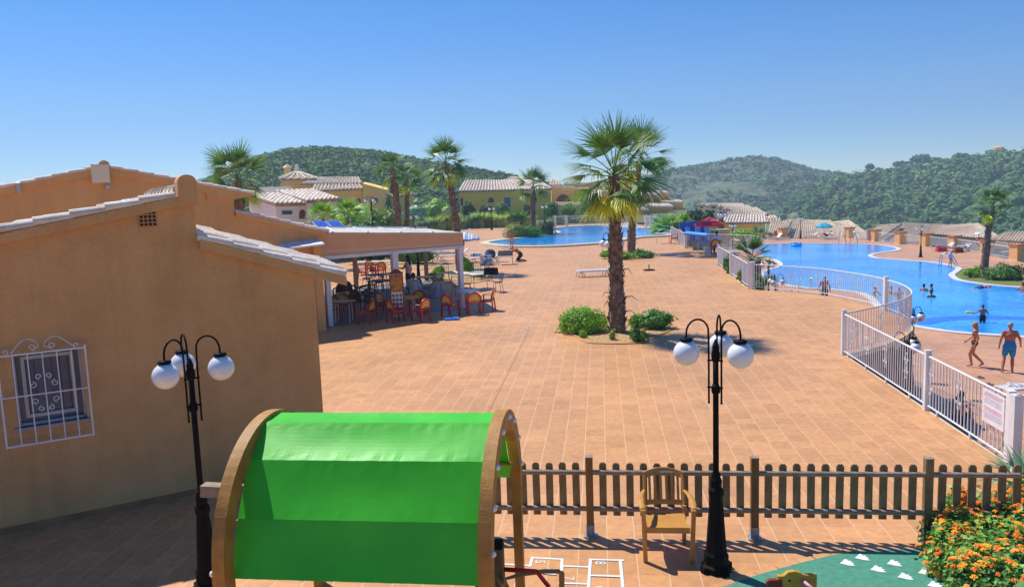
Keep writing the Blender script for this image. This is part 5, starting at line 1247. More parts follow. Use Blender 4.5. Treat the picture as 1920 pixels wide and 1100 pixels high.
hed = [(640, 428, 60, 1.6, 1.3, L_BRIGHT), (672, 405, 64, 2.2, 2.0, L_BRIGHT), (690, 428, 60, 1.8, 1.6, L_MID), (715, 420, 62, 1.6, 1.9, L_OLIVE), (738, 424, 64, 1.7, 1.6, L_BRIGHT), (723, 400, 70, 1.6, 1.4, L_MID),
       (786, 410, 78, 2.2, 2.0, L_BLUE), (768, 420, 76, 1.6, 1.5, L_BLUE), (802, 405, 84, 2.0, 2.1, L_DARK), (822, 402, 82, 2.2, 2.3, L_BRIGHT), (795, 385, 96, 2.8, 1.6, L_DARK), (796, 428, 78, 1.7, 1.4, L_MID),
       (652, 430, 58, 1.3, 1.0, L_BLUE), (758, 432, 74, 1.2, 1.1, L_MID), (700, 437, 56, 1.2, .9, L_DARK)]
desc = ['at the left end of the hedge bank, above the solar panels', 'tall and rounded below the yellow villa window', 'dark-footed one beside the single-globe lamp', 'greyish flowering one right of the globe lamp', 'bright one touching the left twin palm',
        'upper one below the cypress', 'silvery one between the twin palms and the leaning palm', 'silvery low one right of the second twin palm', 'dark one behind the silvery bushes', 'brightest yellow-green one left of the leaning palm',
        'dark tree line below the hill right of the twin palms', 'low one left of the pampas grass', 'small bluish one just over the terrace roof', 'small one at the foot of the right twin palm', 'dark small one above the terrace roof strip']
for (x, y, Y, rx, rz, lm), d_ in zip(hed, desc):
    k_ = 1.4 if x > 754 else 1.0; Y *= k_; rx *= k_; rz *= k_; p = atY(x, y, Y); p.z = min(p.z, .2); p.z = -.12
    top_ = atY(x, y, Y).z; bush('garden shrub: '+d_, p, (rx, rx*.8, max(rz, (top_+.12+rz)/1.6)), 1900, .24, lm, name='shrub', cat='shrub', lumps=6, group='shrubs of the garden bank')
def grass_clump(label, base, rad, h_, n, lm, seed, plume=0, name='grass_clump', cat='grass'):
    rnd = random.Random(seed); t = thing(name, label, cat, base, group='tall grasses along the plaza edge'); m = MB()
    for i in range(n):
        a = rnd.random()*6.28; r_ = rad*rnd.random()**.6*.5; p = Vector((r_*math.cos(a), r_*math.sin(a)*.6, 0)); o = Vector((math.cos(a), math.sin(a), 0)); hh = h_*(.65+.4*rnd.random()); sp_ = rad*(.25+.5*rnd.random())
        tn = Vector((-o.y, o.x, 0)).lerp(Vector((1, 0, 0)), .5)*.11
        q1 = p+o*sp_*.35+Vector((0, 0, hh*.65)); q2 = p+o*sp_+Vector((0, 0, hh*(.98 if rnd.random() < .6 else .7)))
        m.add([p-tn, p+tn, q1+tn, q1-tn, q2], [(0, 1, 2, 3), (3, 2, 4)])
    m.build('blades', lm, t, fix=False)
    if plume:
        for i in range(plume):
            m = MB(); a = rnd.random()*6.28; p = Vector((rad*.5*math.cos(a), rad*.3*math.sin(a), h_*(.85+.25*rnd.random()))); foliage(m, p, (.16, .16, .42), 26, .16, rnd, aspect=.3, bot=-1); m.build('plume', L_PINK, t, fix=False)
    return t
gx = [(800, 437), (822, 436), (842, 435), (862, 433), (884, 432), (905, 431), (925, 430.5), (945, 430), (965, 429), (984, 428)]
gd = ['at the left end of the row', 'second from the left, dark at its foot', 'third, with pinkish plumes', 'fourth, just left of the leaning palm', 'fifth, right behind the leaning palm', 'sixth, under the globe lamp', 'seventh, with pinkish plumes', 'eighth, pale and tall', 'ninth, light green', 'tenth and darker, before the pale palm']
for i, ((x, y), d_) in enumerate(zip(gx, gd)):
    grass_clump('tall grass clump '+d_, at(x, y-4), 1.9, 1.5+.35*(i % 3), 460, (L_BLUE, L_GRASS, L_OLIVE, L_GRASS)[i % 4] if i not in (8,) else L_MID, i, plume=(9 if i in (2, 6) else 0))
for i, (x, y, l_) in enumerate([(1045, 424, 'left'), (1075, 421, 'middle'), (1100, 421, 'right')]):
    p = at(x, y); p.y += 3; bush('grey-green shrub low behind the pool railing, '+l_+' one', p, (2.0, .9, .9), 900, .22, L_BLUE, lumps=4, group='low shrubs behind the pool railing')
for x, y, Y, rx, rz, lm, l_ in [(1310, 406, 104, .75, 1.1, L_DARK, 'left of two round dark trees above the blue slide'), (1328, 407, 102, .8, 1.1, L_DARK, 'right of two round dark trees above the blue slide'), (1283, 413, 80, .7, .8, L_BRIGHT, 'yellow-green tree behind the feathery palm'), (1296, 404, 112, .7, .9, L_DARK, 'dark small tree behind the feathery palm'),
                             (1345, 419, 96, .8, .8, L_MID, 'green tree behind the red parasol'), (1390, 437, 100, 1.7, .6, L_BRIGHT, 'bright shrub over the railing hedge before the ribbed roof')]:
    p = atY(x, y, Y); z_ = p.z; p.z = z_-3.4; bush(l_, p, (rx, rx, rz), 1300, .3, lm, name='garden_tree', cat='tree', stem=3.2-rz*.55)
# pines standing up on the right-hand ridge
for x, y, Y, r_, h_, l_ in [(1631, 318, 590, 4.2, 6.0, 'lone small pine on the saddle of the ridge'), (1648, 318, 585, 4.2, 2.2, 'low pine right of the lone pine on the ridge'), (1664, 318, 580, 2.6, 2.0, 'tiny pine in the saddle between two bigger groups'), (1687, 313, 575, 6.5, 6.0, 'pine at the left end of the big ridge group'), (1703, 311, 570, 4, 5, 'narrow pine beside the umbrella pine'),
                            (1726, 306, 565, 9.2, 8.0, 'largest umbrella-shaped pine on the ridge'), (1755, 307, 560, 8, 6, 'pine right of the umbrella pine'), (1775, 309, 550, 7, 6, 'pine below the hidden hill house'), (1801, 303, 548, 8, 7.5, 'dense pine left of the hilltop villa'), (1818, 301, 545, 6, 5.5, 'pine touching the dense one on its right'),
                            (1832, 299, 545, 4, 5, 'small round pine nearest the hilltop villa'), (1888, 290, 545, 6, 3, 'pine behind the hilltop villa'), (1912, 288, 540, 6, 2.6, 'ridge pine at the right picture edge')]:
    r_ *= .72; p = atY(x, y, Y); rnd = random.Random(int(x)); t = thing('pine_tree', l_, 'tree', p+Vector((0, 0, -4.6)), group='pines on the ridge'); m = MB()
    for q in range(7):
        a = q*2.4; rr = r_*.38*(q > 0); blob(m, Vector((rr*1.15*math.cos(a), rr*math.sin(a), 3+h_*.55+h_*.18*rnd.uniform(-1, 1))), r_*.5, rnd, .75, ICO2)
    for q in range(500):
        a = rnd.random()*6.28; k_ = rnd.random()**.5; cc = Vector((r_*k_*math.cos(a), r_*k_*math.sin(a), 3+h_*(.55+.42*math.sqrt(max(0, 1-k_*k_))*rnd.uniform(-.8, 1))))
        foliage(m, cc, (.2, .2, .2), 1, 1.3, rnd, aspect=.7)
    m.build('crown', M_BLOB2, t, fix=False); m = MB(); m.tube([(0, 0, -1), (.2, 0, 3+h_*.5)], [.35, .2], 6); m.build('trunk', M_BARK, t)
# ---- orange lantana in the near right corner ----
t = thing('lantana_bush', 'large lantana bush covered in orange flower heads in the bottom right corner', 'bush', atY(1860, 1080, 7.6)*1.0)
o0 = t.location.copy(); o0.z = 0; t.location = o0; rnd = random.Random(5)
m = MB(); mf = MB(); mf2 = MB()
lob = [(1778, 985, 8.9, .42, .30), (1850, 950, 9.2, .55, .36), (1910, 990, 8.6, .6, .42), (1800, 1040, 8.3, .50, .30), (1880, 1060, 7.9, .62, .42), (1860, 1010, 8.4, .6, .42), (1930, 1080, 7.6, .7, .45), (1820, 1095, 7.7, .38, .30), (1900, 920, 9.3, .4, .32), (1770, 1010, 8.5, .28, .24), (1780, 935, 9.25, .22, .26)]
lob = [(x+18, y+16, Y, r_*.92, h_) for x, y, Y, r_, h_ in lob]
LANT = leafmat('lantana_leaf', rgb(92, 134, 52), rgb(58, 98, 36), .25, .5, .5)
FO = mat('lantana_orange', rgb(255, 138, 12), .7, rgb(250, 112, 8), 30, island=.22); FY = mat('lantana_yellow', rgb(255, 190, 24), .7, rgb(255, 165, 12), 30, island=.2)
def floret(mm, p, n_, r_):
    for q in range(9):
        a = q*2.4; k_ = r_*math.sqrt((q+.5)/9); u_ = n_.cross(Vector((.3, .2, .9))).normalized(); v_ = n_.cross(u_)
        c_ = p+u_*k_*math.cos(a)+v_*k_*math.sin(a)+n_*(r_*.55*(1-(k_/r_)**2)); s_ = r_*.42
        mm.add([c_-u_*s_, c_-v_*s_, c_+u_*s_, c_+v_*s_, c_+n_*s_*.5], [(0, 1, 4), (1, 2, 4), (2, 3, 4), (3, 0, 4)])
for x, y, Y, r_, h_ in lob:
    c_ = atY(x, y, Y)-o0; zc = max(c_.z, .12); c_.z = zc*.62; rad = (r_, r_*.9, max(zc*.62, .22)+.14)
    core(m, c_, rad, rnd, .8); foliage(m, c_, rad, 1500, .068, rnd, shell=.7, bot=-.9, bumpy=.2, aspect=.7)
    for q in range(52):
        d = Vector((rnd.gauss(0, 1), rnd.gauss(0, 1)-.5, rnd.gauss(0, 1)+.7)).normalized()
        if d.z < -.25: continue
        p = c_+Vector((d.x*rad[0], d.y*rad[1], d.z*rad[2]))*(1.02+.1*rnd.random()); nrm = (d+Vector((0, 0, .8))).normalized()
        for w_ in range(rnd.choice((1, 1, 2, 3))):
            floret(mf if rnd.random() < .55 else mf2, p+Vector((rnd.gauss(0, .022), rnd.gauss(0, .022), rnd.gauss(0, .012))), nrm, .027*(.75+.5*rnd.random()))
m.build('foliage', LANT, t, fix=False); mf.build('orange_flowers', FO, t, fix=False); mf2.build('yellow_flowers', FY, t, fix=False)
m = MB()
for q in range(9):
    c_ = atY(lob[q][0], lob[q][1], lob[q][2])-o0; m.tube([(c_.x*.9, c_.y*.9, 0), (c_.x, c_.y, max(c_.z, .2))], [.02, .01], 5)
m.build('stems', M_BARK, t)
tuft('spiky blue-green palm shoot between the lantana and the white gate post', atY(1915, 925, 9.9), .62, 12, L_BLUE, 41, nl=9, wl=.035)
# ======================= FURNITURE =======================
M_RED = mat('red_plastic', rgb(196, 34, 18), .4, rgb(172, 24, 14), 4, coat=.1)
M_YPAN = mat('yellow_panel', rgb(236, 190, 40), .5, rgb(222, 164, 30), 9)
M_WPL = mat('white_plastic', rgb(228, 228, 226), .4, rgb(212, 212, 212), 4)
M_IRON = mat('black_iron', rgb(30, 30, 34), .5, rgb(20, 20, 22), 6)
M_BEIGET = mat('beige_top', rgb(214, 202, 176), .5, rgb(200, 186, 160), 4)
M_WICK = mat('brown_wicker', rgb(112, 68, 40), .8, rgb(76, 44, 26), 30, .5, 60)
M_CHROME = mat('chrome', rgb(190, 196, 204), .2, rgb(170, 176, 186), 5, metal=.85)

def make_plastic_chair(bm_, pm):
    t = thing('plastic_chair', '', 'chair')        # faces +Y
    m = MB(); m.box((0, .02, .43), (.48, .44, .035)); m.box((0, .23, .405), (.46, .03, .07)); m.box((-.22, .02, .40), (.03, .4, .06)); m.box((.22, .02, .40), (.03, .4, .06)); m.build('seat', bm_, t)
    m = MB(); pts = []
    for i in range(13):
        a = PI*i/12; x = .25*math.cos(a); z = .60+.26*math.sin(a); pts.append((x, z))
    pts = [(.23, .44)]+pts+[(-.23, .44)]
    def bk(x, z): return Vector((x, -.19-.20*(z-.44)+.35*x*x-.015, z))
    for (xa, za), (xb, zb_) in zip(pts[:-1], pts[1:]):
        m.bar(bk(xa, za), bk(xb, zb_), .075, .04, (0, 1, 0))
    for i in range(7):
        x = -.18+.06*i; m.bar(bk(x, .45), bk(x, .60+.25*math.sqrt(max(0, 1-(x/.25)**2))), .026, .02, (0, 1, 0))
    m.build('backrest', bm_, t)
    if pm:
        m = MB(); poly = [bk(.215*math.cos(PI*i/10), .60+.225*math.sin(PI*i/10))+Vector((0, .02, 0)) for i in range(11)]+[bk(-.215, .53)+Vector((0, .02, 0)), bk(.215, .53)+Vector((0, .02, 0))]
        m.extr(poly, (0, -.045, 0)); pnl = m.build('back_panel', pm, t)
        m = MB(); m.extr([bk(x, z)+Vector((0, .026, 0)) for x, z in ((-.1, .62), (.1, .62), (.1, .67), (-.1, .67))], (0, -.056, 0)); m.build('lettering_patch', M_WPL, pnl)
    for sx in (-1, 1):
        m = MB(); m.tube([(sx*.24, -.2, .66), (sx*.27, 0, .67), (sx*.27, .18, .65), (sx*.265, .22, .6)], .024, 6, flat=.5); m.build('armrest', bm_, t)
        m = MB(); m.bar((sx*.262, .21, .64), (sx*.25, .25, 0), .065, .045, (0, 1, 0)); m.build('leg', bm_, t)
        m = MB(); m.bar((sx*.22, -.2, .6), (sx*.24, -.27, 0), .07, .045, (0, 1, 0)); m.build('leg', bm_, t)
    return t
def make_iron_chair():
    t = thing('iron_chair', '', 'chair')
    m = MB(); m.lathe([(.19, .44), (.2, .455), (.19, .47)], n=16); m.build('seat', M_IRON, t)
    m = MB(); pts = [(.17, -.14, .46), (.18, -.2, .7)]+[(.18*math.cos(PI*i/8), -.22, .74+.16*math.sin(PI*i/8)) for i in range(9)]+[(-.18, -.2, .7), (-.17, -.14, .46)]; m.tube(pts, .011, 6)
    for x in (-.08, 0, .08): m.tube([(x, -.16, .46), (x, -.21, .72)], .007, 5)
    m.tube([(-.18, -.2, .72), (.18, -.2, .72)], .007, 5); m.build('backrest', M_IRON, t)
    for sx in (-1, 1):
        for sy in (-1, 1): m = MB(); m.tube([(sx*.13, sy*.13, .45), (sx*.2, sy*.2, 0)], .011, 6); m.build('leg', M_IRON, t)
    return t
def make_wicker():
    t = thing('wicker_chair', '', 'chair')
    m = MB(); m.box((0, 0, .42), (.46, .44, .07)); m.build('seat', M_WICK, t)
    m = MB(); poly = [(.25*math.cos(PI*i/10), -.2-.04*math.sin(PI*i/10), .6+.32*math.sin(PI*i/10)) for i in range(11)]+[(-.24, -.19, .44), (.24, -.19, .44)]; m.extr(poly, (0, -.04, 0)); m.build('backrest', M_WICK, t)
    for sx in (-1, 1):
        m = MB(); m.tube([(sx*.25, -.2, .7), (sx*.29, 0, .67), (sx*.26, .2, .64), (sx*.24, .22, .44)], .03, 6); m.build('armrest', M_WICK, t)
        for sy in (-1, 1): m = MB(); m.tube([(sx*.2, sy*.19, .42), (sx*.21, sy*.21, 0)], .02, 6); m.build('leg', M_WICK, t)
    return t
PC = make_plastic_chair(M_RED, M_YPAN); IC = make_iron_chair(); WC = make_wicker(); used_ = {}
def put(proto, x, y, rot, label, group, z=0, sc=1.0, Y=None):
    p = at(x, y, z) if Y is None else Vector(tuple(atY(x, y, Y).xy)+(z,))
    rz = R(-rot)
    if proto.name not in used_:
        used_[proto.name] = 1; proto.location = p; proto.rotation_euler = (0, 0, rz); proto['label'] = label; proto['group'] = group; proto.scale = (sc,)*3; return proto
    return copy_tree(proto, p, rz, label, sc, group=group)
g_ = 'red plastic cafe chairs'
for x, y, r_, l_ in [
    (625, 598, 170, 'red cafe chair left behind the nearest round table beside the house corner'),
    (688, 606, -75, 'red cafe chair with yellow back, right of the nearest round table'),
    (648, 590, 150, 'red cafe chair behind the nearest round table, in deep shade'),
    (604, 609, 60, 'red chair half hidden at the house corner with something blue under it'),
    (743, 603, 55, 'red cafe chair seen from behind, left of the table below the menu board'),
    (790, 602, -55, 'red cafe chair turned left at the right of the table below the menu board'),
    (783, 585, -165, 'red cafe chair behind the table below the menu board'),
    (722, 590, 115, 'red cafe chair in shade left of the menu board foot'),
    (845, 592, 35, 'dark red cafe chair behind the blue parasol base'),
    (889, 588, -10, 'orange-red cafe chair with its back to us at the sunlit white table'),
    (915, 582, -80, 'red cafe chair standing in full sun right of the white table'),
    (680, 523, 85, 'red chair in profile at the far side of the terrace'),
    (695, 515, 150, 'red cafe chair at the pale table farthest back on the left'),
    (714, 519, 190, 'bright red cafe chair facing away beside the far pale table'),
    (1265, 457, -80, 'lone red chair at the small white table by the upper pool railing'),
    (1341, 476, 10, 'orange-red chair under the red parasol, carrying the seated person')]:
    put(PC, x, y, r_, l_, g_, sc=(.92 if x < 1200 else 1.1))
for x, y, r_, l_ in [(836, 527, 170, 'iron hoop-backed chair at the left end of the long beige table'), (876, 551, -10, 'iron hoop-backed chair in front of the long beige table, left one'), (858, 556, 20, 'iron chair beside the white corner post'), (896, 524, 175, 'iron hoop-backed chair behind the grey bag, left one'),
    (913, 526, 200, 'iron hoop-backed chair behind the grey bag, right one'), (934, 548, -110, 'iron chair at the sunny end of the long table with the black bag'), (802, 560, 10, 'iron chair in front of the man in white'), (712, 548, 0, 'black iron chair in the middle of the shaded terrace, left'), (726, 545, 90, 'black iron chair in the middle of the shaded terrace, right'), (700, 552, 60, 'black iron chair next to the wicker armchairs')]:
    put(IC, x, y, r_, l_, 'black iron cafe chairs')
for x, y, r_, l_ in [(690, 540, 20, 'black iron chair at the left of the second dark table'), (706, 534, 160, 'black iron chair behind the second dark table, left one'), (728, 533, 200, 'black iron chair behind the second dark table, right one'), (752, 568, 60, 'black iron chair just right of the menu board foot'), (700, 570, -30, 'black iron chair between the wicker armchairs and the menu board'), (660, 556, 80, 'black iron chair in the dark back row at the house corner')]:
    put(IC, x, y, r_, l_, 'black iron cafe chairs', sc=1.08)
for x, y, r_, l_ in [(640, 572, 180, 'brown wicker armchair deepest in the shade by the house corner'), (671, 585, 10, 'brown wicker armchair in front of the dark table on the left'), (683, 566, -90, 'brown wicker armchair turned sideways beside the black chairs'), (655, 568, 150, 'brown wicker armchair behind the dark table on the left'), (700, 586, 100, 'brown wicker armchair nearest the red chairs in the shade')]:
    put(WC, x, y, r_, l_, 'brown wicker armchairs')
def table(label, x, y, dia, tm, lm, h=.72, rect=None, rot=0, n=4, z=0):
    p = at(x, y, z); t = thing('cafe_table', label, 'table', p, R(rot))
    m = MB()
    if rect: m.box((0, 0, h), (rect[0], rect[1], .03))
    else: m.lathe([(dia/2-.01, h-.02), (dia/2, h), (dia/2-.01, h+.02), (.01, h+.02)], n=28)
    m.build('tabletop', tm, t)
    for i in range(n):
        a = PI/4+i*PI/2
        if rect: cx_, cy_ = (rect[0]/2-.1)*(1 if i in (0, 3) else -1), (rect[1]/2-.1)*(1 if i < 2 else -1)
        else: cx_, cy_ = dia*.36*math.cos(a), dia*.36*math.sin(a)
        m = MB(); m.tube([(cx_*.8, cy_*.8, h-.03), (cx_*1.05, cy_*1.05, h-.08), (cx_*1.12, cy_*1.12, 0)], .018, 6); m.build('leg', lm, t)
    return t, p
M_TREDY = mat('red_table_top', rgb(216, 60, 30), .35, rgb(232, 176, 40), 2.2, detail=1)
M_TBRN = mat('brown_table_top', rgb(150, 80, 50), .35, rgb(122, 60, 38), 5)
table('round brown-red table with four white legs nearest the house corner', 646, 603, .9, M_TBRN, M_WPL)
table('round red and yellow table in front of the menu board', 765, 594, .88, M_TREDY, M_WPL)
table('round white table in the sun right of the white corner post', 879, 581, .85, mat('white_red_top', rgb(222, 222, 232), .3, rgb(206, 206, 222), 3), M_WPL)
table('pale square table at the far left of the terrace', 706, 513, 1, M_BEIGET, M_WPL, rect=(2.4, .9), rot=5)
table('long beige table crossing behind the white corner post', 868, 541, 1, M_BEIGET, M_WPL, rect=(2.6, .9), rot=-48)
table('beige table at which the man in white sits', 795, 549, 1, M_BEIGET, M_IRON, rect=(1.5, .8), rot=-10)
table('black round table among the iron chairs on the terrace', 716, 556, .95, M_IRON, M_IRON)
table('second black round table farther back in the shade', 707, 543, .95, M_IRON, M_IRON)
table('dark table behind the wicker armchairs', 655, 585, 1.0, M_TBRN, M_IRON)
tb, p = table('small white table beside the lone red chair', 1243, 456, 1, M_WPL, M_WPL, rect=(1.1, .7), rot=-6, h=.78)
table('blue-edged table under the red parasol', 1326, 474, 1, mat('blue_top', rgb(120, 120, 190), .4), M_WPL, rect=(1.3, .8), rot=-8, h=.75)
# menu board
p = Vector(tuple(atY(745, 560, 27.9).xy)+(0,)); t = thing('menu_board', 'tall brown standing menu board with food photo and round dishes on the terrace', 'sign', p, R(4))
BR = mat('board_brown', rgb(126, 50, 24), .5, rgb(104, 40, 20), 5)
m = MB(); m.box((0, 0, .95), (.48, .05, 1.5)); m.extr([(-.2, -.025, 1.68), (.2, -.025, 1.68), (.12, -.025, 1.77), (0, -.025, 1.81), (-.12, -.025, 1.77)], (0, .05, 0)); m.box((-.2, .1, .1), (.04, .3, .2)); m.box((.2, .1, .1), (.04, .3, .2)); m.build('frame', BR, t)
m = MB(); m.box((0, -.028, 1.28), (.4, .004, .52)); m.build('food_picture', mat('food_print', rgb(214, 150, 40), .5, rgb(150, 84, 20), 14, col3=rgb(236, 200, 90)), t)
m = MB(); m.box((0, -.028, .72), (.4, .004, .56)); wp = m.build('white_panel', M_WPL, t)
m = MB()
for i in range(9): m.lathe([(.056, 0), (.05, .006)], (0, 0, 0), 14) if False else m.sphere((-.13+.13*(i % 3), -.032, .87-.15*(i//3)), .054, 12, 6, (1, .08, 1))
m.build('dish_pictures', mat('dish_print', rgb(170, 120, 80), .5, rgb(110, 80, 50), 30), wp)
bpy.context.view_layer.update()
text_mesh('lettering', 'PAELLADOR', .092, M_WPL, t, Matrix.Translation((0, -.0285, 1.605)) @ Matrix.Rotation(PI/2, 4, 'X'), .001)
# parasol bases
def pbase(label, x, y, bmt, pmt, h, w_): 
    p = at(x, y); t = thing('parasol_stand', label, 'parasol stand', p, R(8)); m = MB(); m.box((0, 0, .03), (w_, w_*.75, .06)); m.build('plate', bmt, t); m = MB(); m.tube([(0, 0, .05), (0, 0, h)], .03, 8); m.build('tube', pmt, t)
pbase('bright blue metal parasol base standing alone in front of the terrace', 847, 599, mat('blue_paint', rgb(40, 120, 226), .4), mat('blue_paint2', rgb(30, 90, 190), .4), .42, .52)
pbase('black square parasol base with short rusty tube in the middle of the plaza', 1217, 507, M_BLACK, M_WOODG, .33, .52)
# parasols
def parasol(label, base, rad, zt, zr, cm, n=8, lift=0, stripes=None, tilt=(0, 0)):
    t = thing('parasol', label, 'parasol', base); m = MB(); nn_ = n*4; prof_ = [(0, zt), (.35, zt-(zt-zr)*.2), (.7, zt-(zt-zr)*.58), (1, zr), (1.0, zr-.12)]
    vs = []; fs = []
    for k, (rr, z) in enumerate(prof_):
        for i in range(nn_):
            a = 2*PI*i/nn_; sc_ = 1-.06*rr*abs(math.sin(a*n/2)); vs.append((rad*rr*sc_*math.cos(a)+tilt[0]*z, rad*rr*sc_*math.sin(a), z-.05*rr*abs(math.sin(a*n/2))))
    for k in range(len(prof_)-1):
        for i in range(nn_): fs.append((k*nn_+i, k*nn_+(i+1) % nn_, (k+1)*nn_+(i+1) % nn_, (k+1)*nn_+i))
    m.add(vs, fs); c_ = m.build('canopy', cm, t); md = c_.modifiers.new('t', 'SOLIDIFY'); md.thickness = .012
    m = MB(); m.tube([(0, 0, 0), (0, 0, zt+.06)], .022, 8); m.build('pole', M_WPL, t)
    m = MB()
    for i in range(n): a = 2*PI*i/n; m.tube([(0, 0, zt-.06), (rad*.98*math.cos(a), rad*.98*math.sin(a), zr-.02)], .007, 4)
    m.build('ribs', M_CHROME, t); return t, c_
p = at(1330, 473.5); t, c_ = parasol('red parasol with white logo patches shading the table by the railing', p, .98, 2.32, 1.88, mat('red_canvas', rgb(236, 56, 84), .8, rgb(226, 48, 74), 2, trans=.25))
for a in (-125, -88, -52):
    q = R(a); m = MB(); o = Vector((math.cos(q), math.sin(q), 0)); tn = Vector((-o.y, o.x, 0)); c0 = o*.62+Vector((0, 0, 2.12)); dn = (o*.36+Vector((0, 0, -.30))).normalized()
    rnd = random.Random(a)
    for k in range(4): 
        cc = c0+tn*(-.11+k*.07)+Vector((0, 0, .0)); m.extr([cc+dn*-.045, cc+tn*.05+dn*-.045, cc+tn*.05+dn*.05, cc+dn*.05], (o+Vector((0, 0, 1.3))).normalized()*.02)
    m.build('logo_patch', M_WPL, t)
p = at(1545, 446, LOW); parasol('turquoise parasol over the loungers on the far pool deck', p, 1.1, 1.95, 1.45, mat('turquoise_canvas', rgb(30, 184, 224), .8, rgb(24, 170, 210), 2, trans=.25))
p = atY(868, 452, 46); p.z = 0; stm = mat('striped_canvas', rgb(226, 230, 236), .8, rgb(140, 162, 200), 2.6, detail=0, stretch=(9, .1, .1)); parasol('blue and white striped parasol beyond the right end of the terrace roof', p, 1.0, 2.2, 1.85, stm)
# sun loungers
def make_lounger(mat_, back=40):
    t = thing('sun_lounger', '', 'sun lounger'); cb = R(back)
    m = MB()
    for i in range(13): m.box((0, -.62+i*.098, .33), (.56, .07, .02))
    m.build('bed', mat_, t)
    m = MB()
    for i in range(7):
        d = .06+i*.095; m.box((0, .62+d*math.cos(cb), .33+d*math.sin(cb)), (.54, .07, .02), rx=cb)
    for sx in (-1, 1): m.bar((sx*.28, .6, .33), (sx*.28, .62+.72*math.cos(cb), .33+.72*math.sin(cb)), .04, .05, (0, 1, .2))
    m.build('backrest', mat_, t)
    for sx in (-1, 1):
        m = MB(); m.bar((sx*.3, -.9, .31), (sx*.3, .95, .31), .04, .07); m.build('side_rail', mat_, t)
        for y in (-.8, .55):
            m = MB(); m.tube([(sx*.3, y-.16, 0), (sx*.3, y-.1, .2), (sx*.3, y, .3), (sx*.3, y+.12, .2), (sx*.3, y+.2, 0)], .028, 6); m.build('leg', mat_, t)
    m = MB()
    for i in range(3): m.box((0, -.93+i*.1, .33), (.56, .07, .02))
    m.build('foot_slats', mat_, t)
    return t
LG = make_lounger(M_WPL); g_ = 'white plastic sun loungers'
for x, y, r_, z, l_ in [(1117, 518, 82, 0, 'white lounger with raised back half hidden by the tallest palm trunk'),
    (1926, 742, 82, LOW, 'white lounger carrying a colourful towel at the right picture edge'),
    (1896, 478, 85, LOW, 'white lounger alone at the right end of the far deck'),
    (1400, 453, -20, LOW, 'cream lounger with upright back behind the looping railing'),
    (1452, 449.5, 60, LOW, 'lounger with an orange towel over its back left of the first pillar'),
    (1466, 450, -70, LOW, 'white lounger right beside the orange towel one'),
    (1518, 446.5, 85, LOW, 'low flat lounger right of the two-globed deck lamp'),
    (1545, 448, 80, LOW, 'lounger under the turquoise parasol with a reclining person'),
    (1557, 449, -80, LOW, 'second lounger under the turquoise parasol with blue towel'),
    (1766, 470, 85, LOW, 'left lounger of the sunbathers in front of the fifth pillar'),
    (1798, 472, 80, LOW, 'right lounger of the sunbathers in front of the sixth pillar'),
    (1175, 431, 10, 0, 'white upright lounger behind the far edge of the upper pool'), (1198, 431, -20, 0, 'second white lounger behind the far edge of the upper pool'),
    (862, 443, 80, 0, 'flat white lounger under the striped parasol'), (848, 488, 70, 0, 'lounger half hidden behind the white corner post'), (911, 492, 80, 0, 'lounger heaped with striped towels near the upper pool'),
    (800, 489, 85, 0, 'lounger seen under the terrace roof left of the leaning palm')]:
    put(LG, x, y, r_, l_, g_, z)
for x, y in ((1262, 441),): pass
def lump(name, label, cat, base, size, material, seed=0, n=3, rz=0):
    t = MB(); rnd = random.Random(seed)
    for i in range(n):
        c_ = Vector((size[0]*.22*(i-(n-1)/2), 0, size[2]*.48)); V, Fc = ICO2; t.add([c_+Vector((p.x*size[0]*.36, p.y*size[1]*.5, p.z*size[2]*.5))*(1+.2*noise.noise(p*2+Vector((seed, i, 0)))) for p in V], Fc)
    o = t.build(name, material, None, smooth=True); o.location = base; o.rotation_euler = (0, 0, R(rz)); return tag(o, label, cat)
lump('backpack', 'dark blue backpack with green badge on the heaped lounger', 'bag', at(920, 494)+Vector((0, .1, .3)), (.75, .5, .62), mat('navy_cloth', rgb(50, 80, 108), .9, rgb(36, 60, 84), 8), 1, 2)
def bagbox(name, label, cat, base, d, material, rz=0, strap=True):
    t = thing(name, label, cat, base, R(rz)); m = MB(); m.box((0, 0, d[2]/2), d, tp=.88); m.build('body', material, t)
    if strap: m = MB(); m.tube([(-d[0]*.25, 0, d[2]), (-d[0]*.2, 0, d[2]+.12), (d[0]*.2, 0, d[2]+.12), (d[0]*.25, 0, d[2])], .012, 5); m.build('handle', material, t)
bagbox('beach_bag', 'white beach bag with coloured dots leaning on the heaped lounger', 'bag', at(912, 497), (.85, .25, .62), mat('dotted_cloth', rgb(224, 226, 234), .8, rgb(70, 130, 190), 5, detail=0, col3=rgb(226, 160, 120)), 4)
bagbox('striped_towel', 'blue and white striped towel folded over a lounger beside the upper pool', 'towel', at(893, 490)+Vector((0, 0, .34)), (.8, .5, .2), mat('striped_towel', rgb(224, 230, 240), .9, rgb(70, 120, 190), 1.6, detail=0, stretch=(6, .3, .3)), 4, False)
bagbox('grey_bag', 'grey duffel bag lying on a low white stool before the kneeling man', 'bag', at(948, 495)+Vector((0, 0, .52)), (.95, .4, .32), mat('grey_cloth', rgb(130, 120, 116), .9, rgb(104, 96, 92), 6), 3)
t = thing('low_stool', 'low white stool under the grey duffel bag', 'stool', at(948, 496), R(3)); m = MB(); m.box((0, 0, .5), (.95, .45, .04)); m.build('seat', M_WPL, t)
for sx in (-1, 1):
    for sy in (-1, 1): m = MB(); m.tube([(sx*.42, sy*.18, .5), (sx*.45, sy*.2, 0)], .018, 6); m.build('leg', M_WPL, t)
q = at(922, 546)+Vector((0, .2, .74)); bagbox('black_bag', 'black bag on the sunny end of the long beige table', 'bag', q, (.62, .3, .3), M_BLACK, -30)
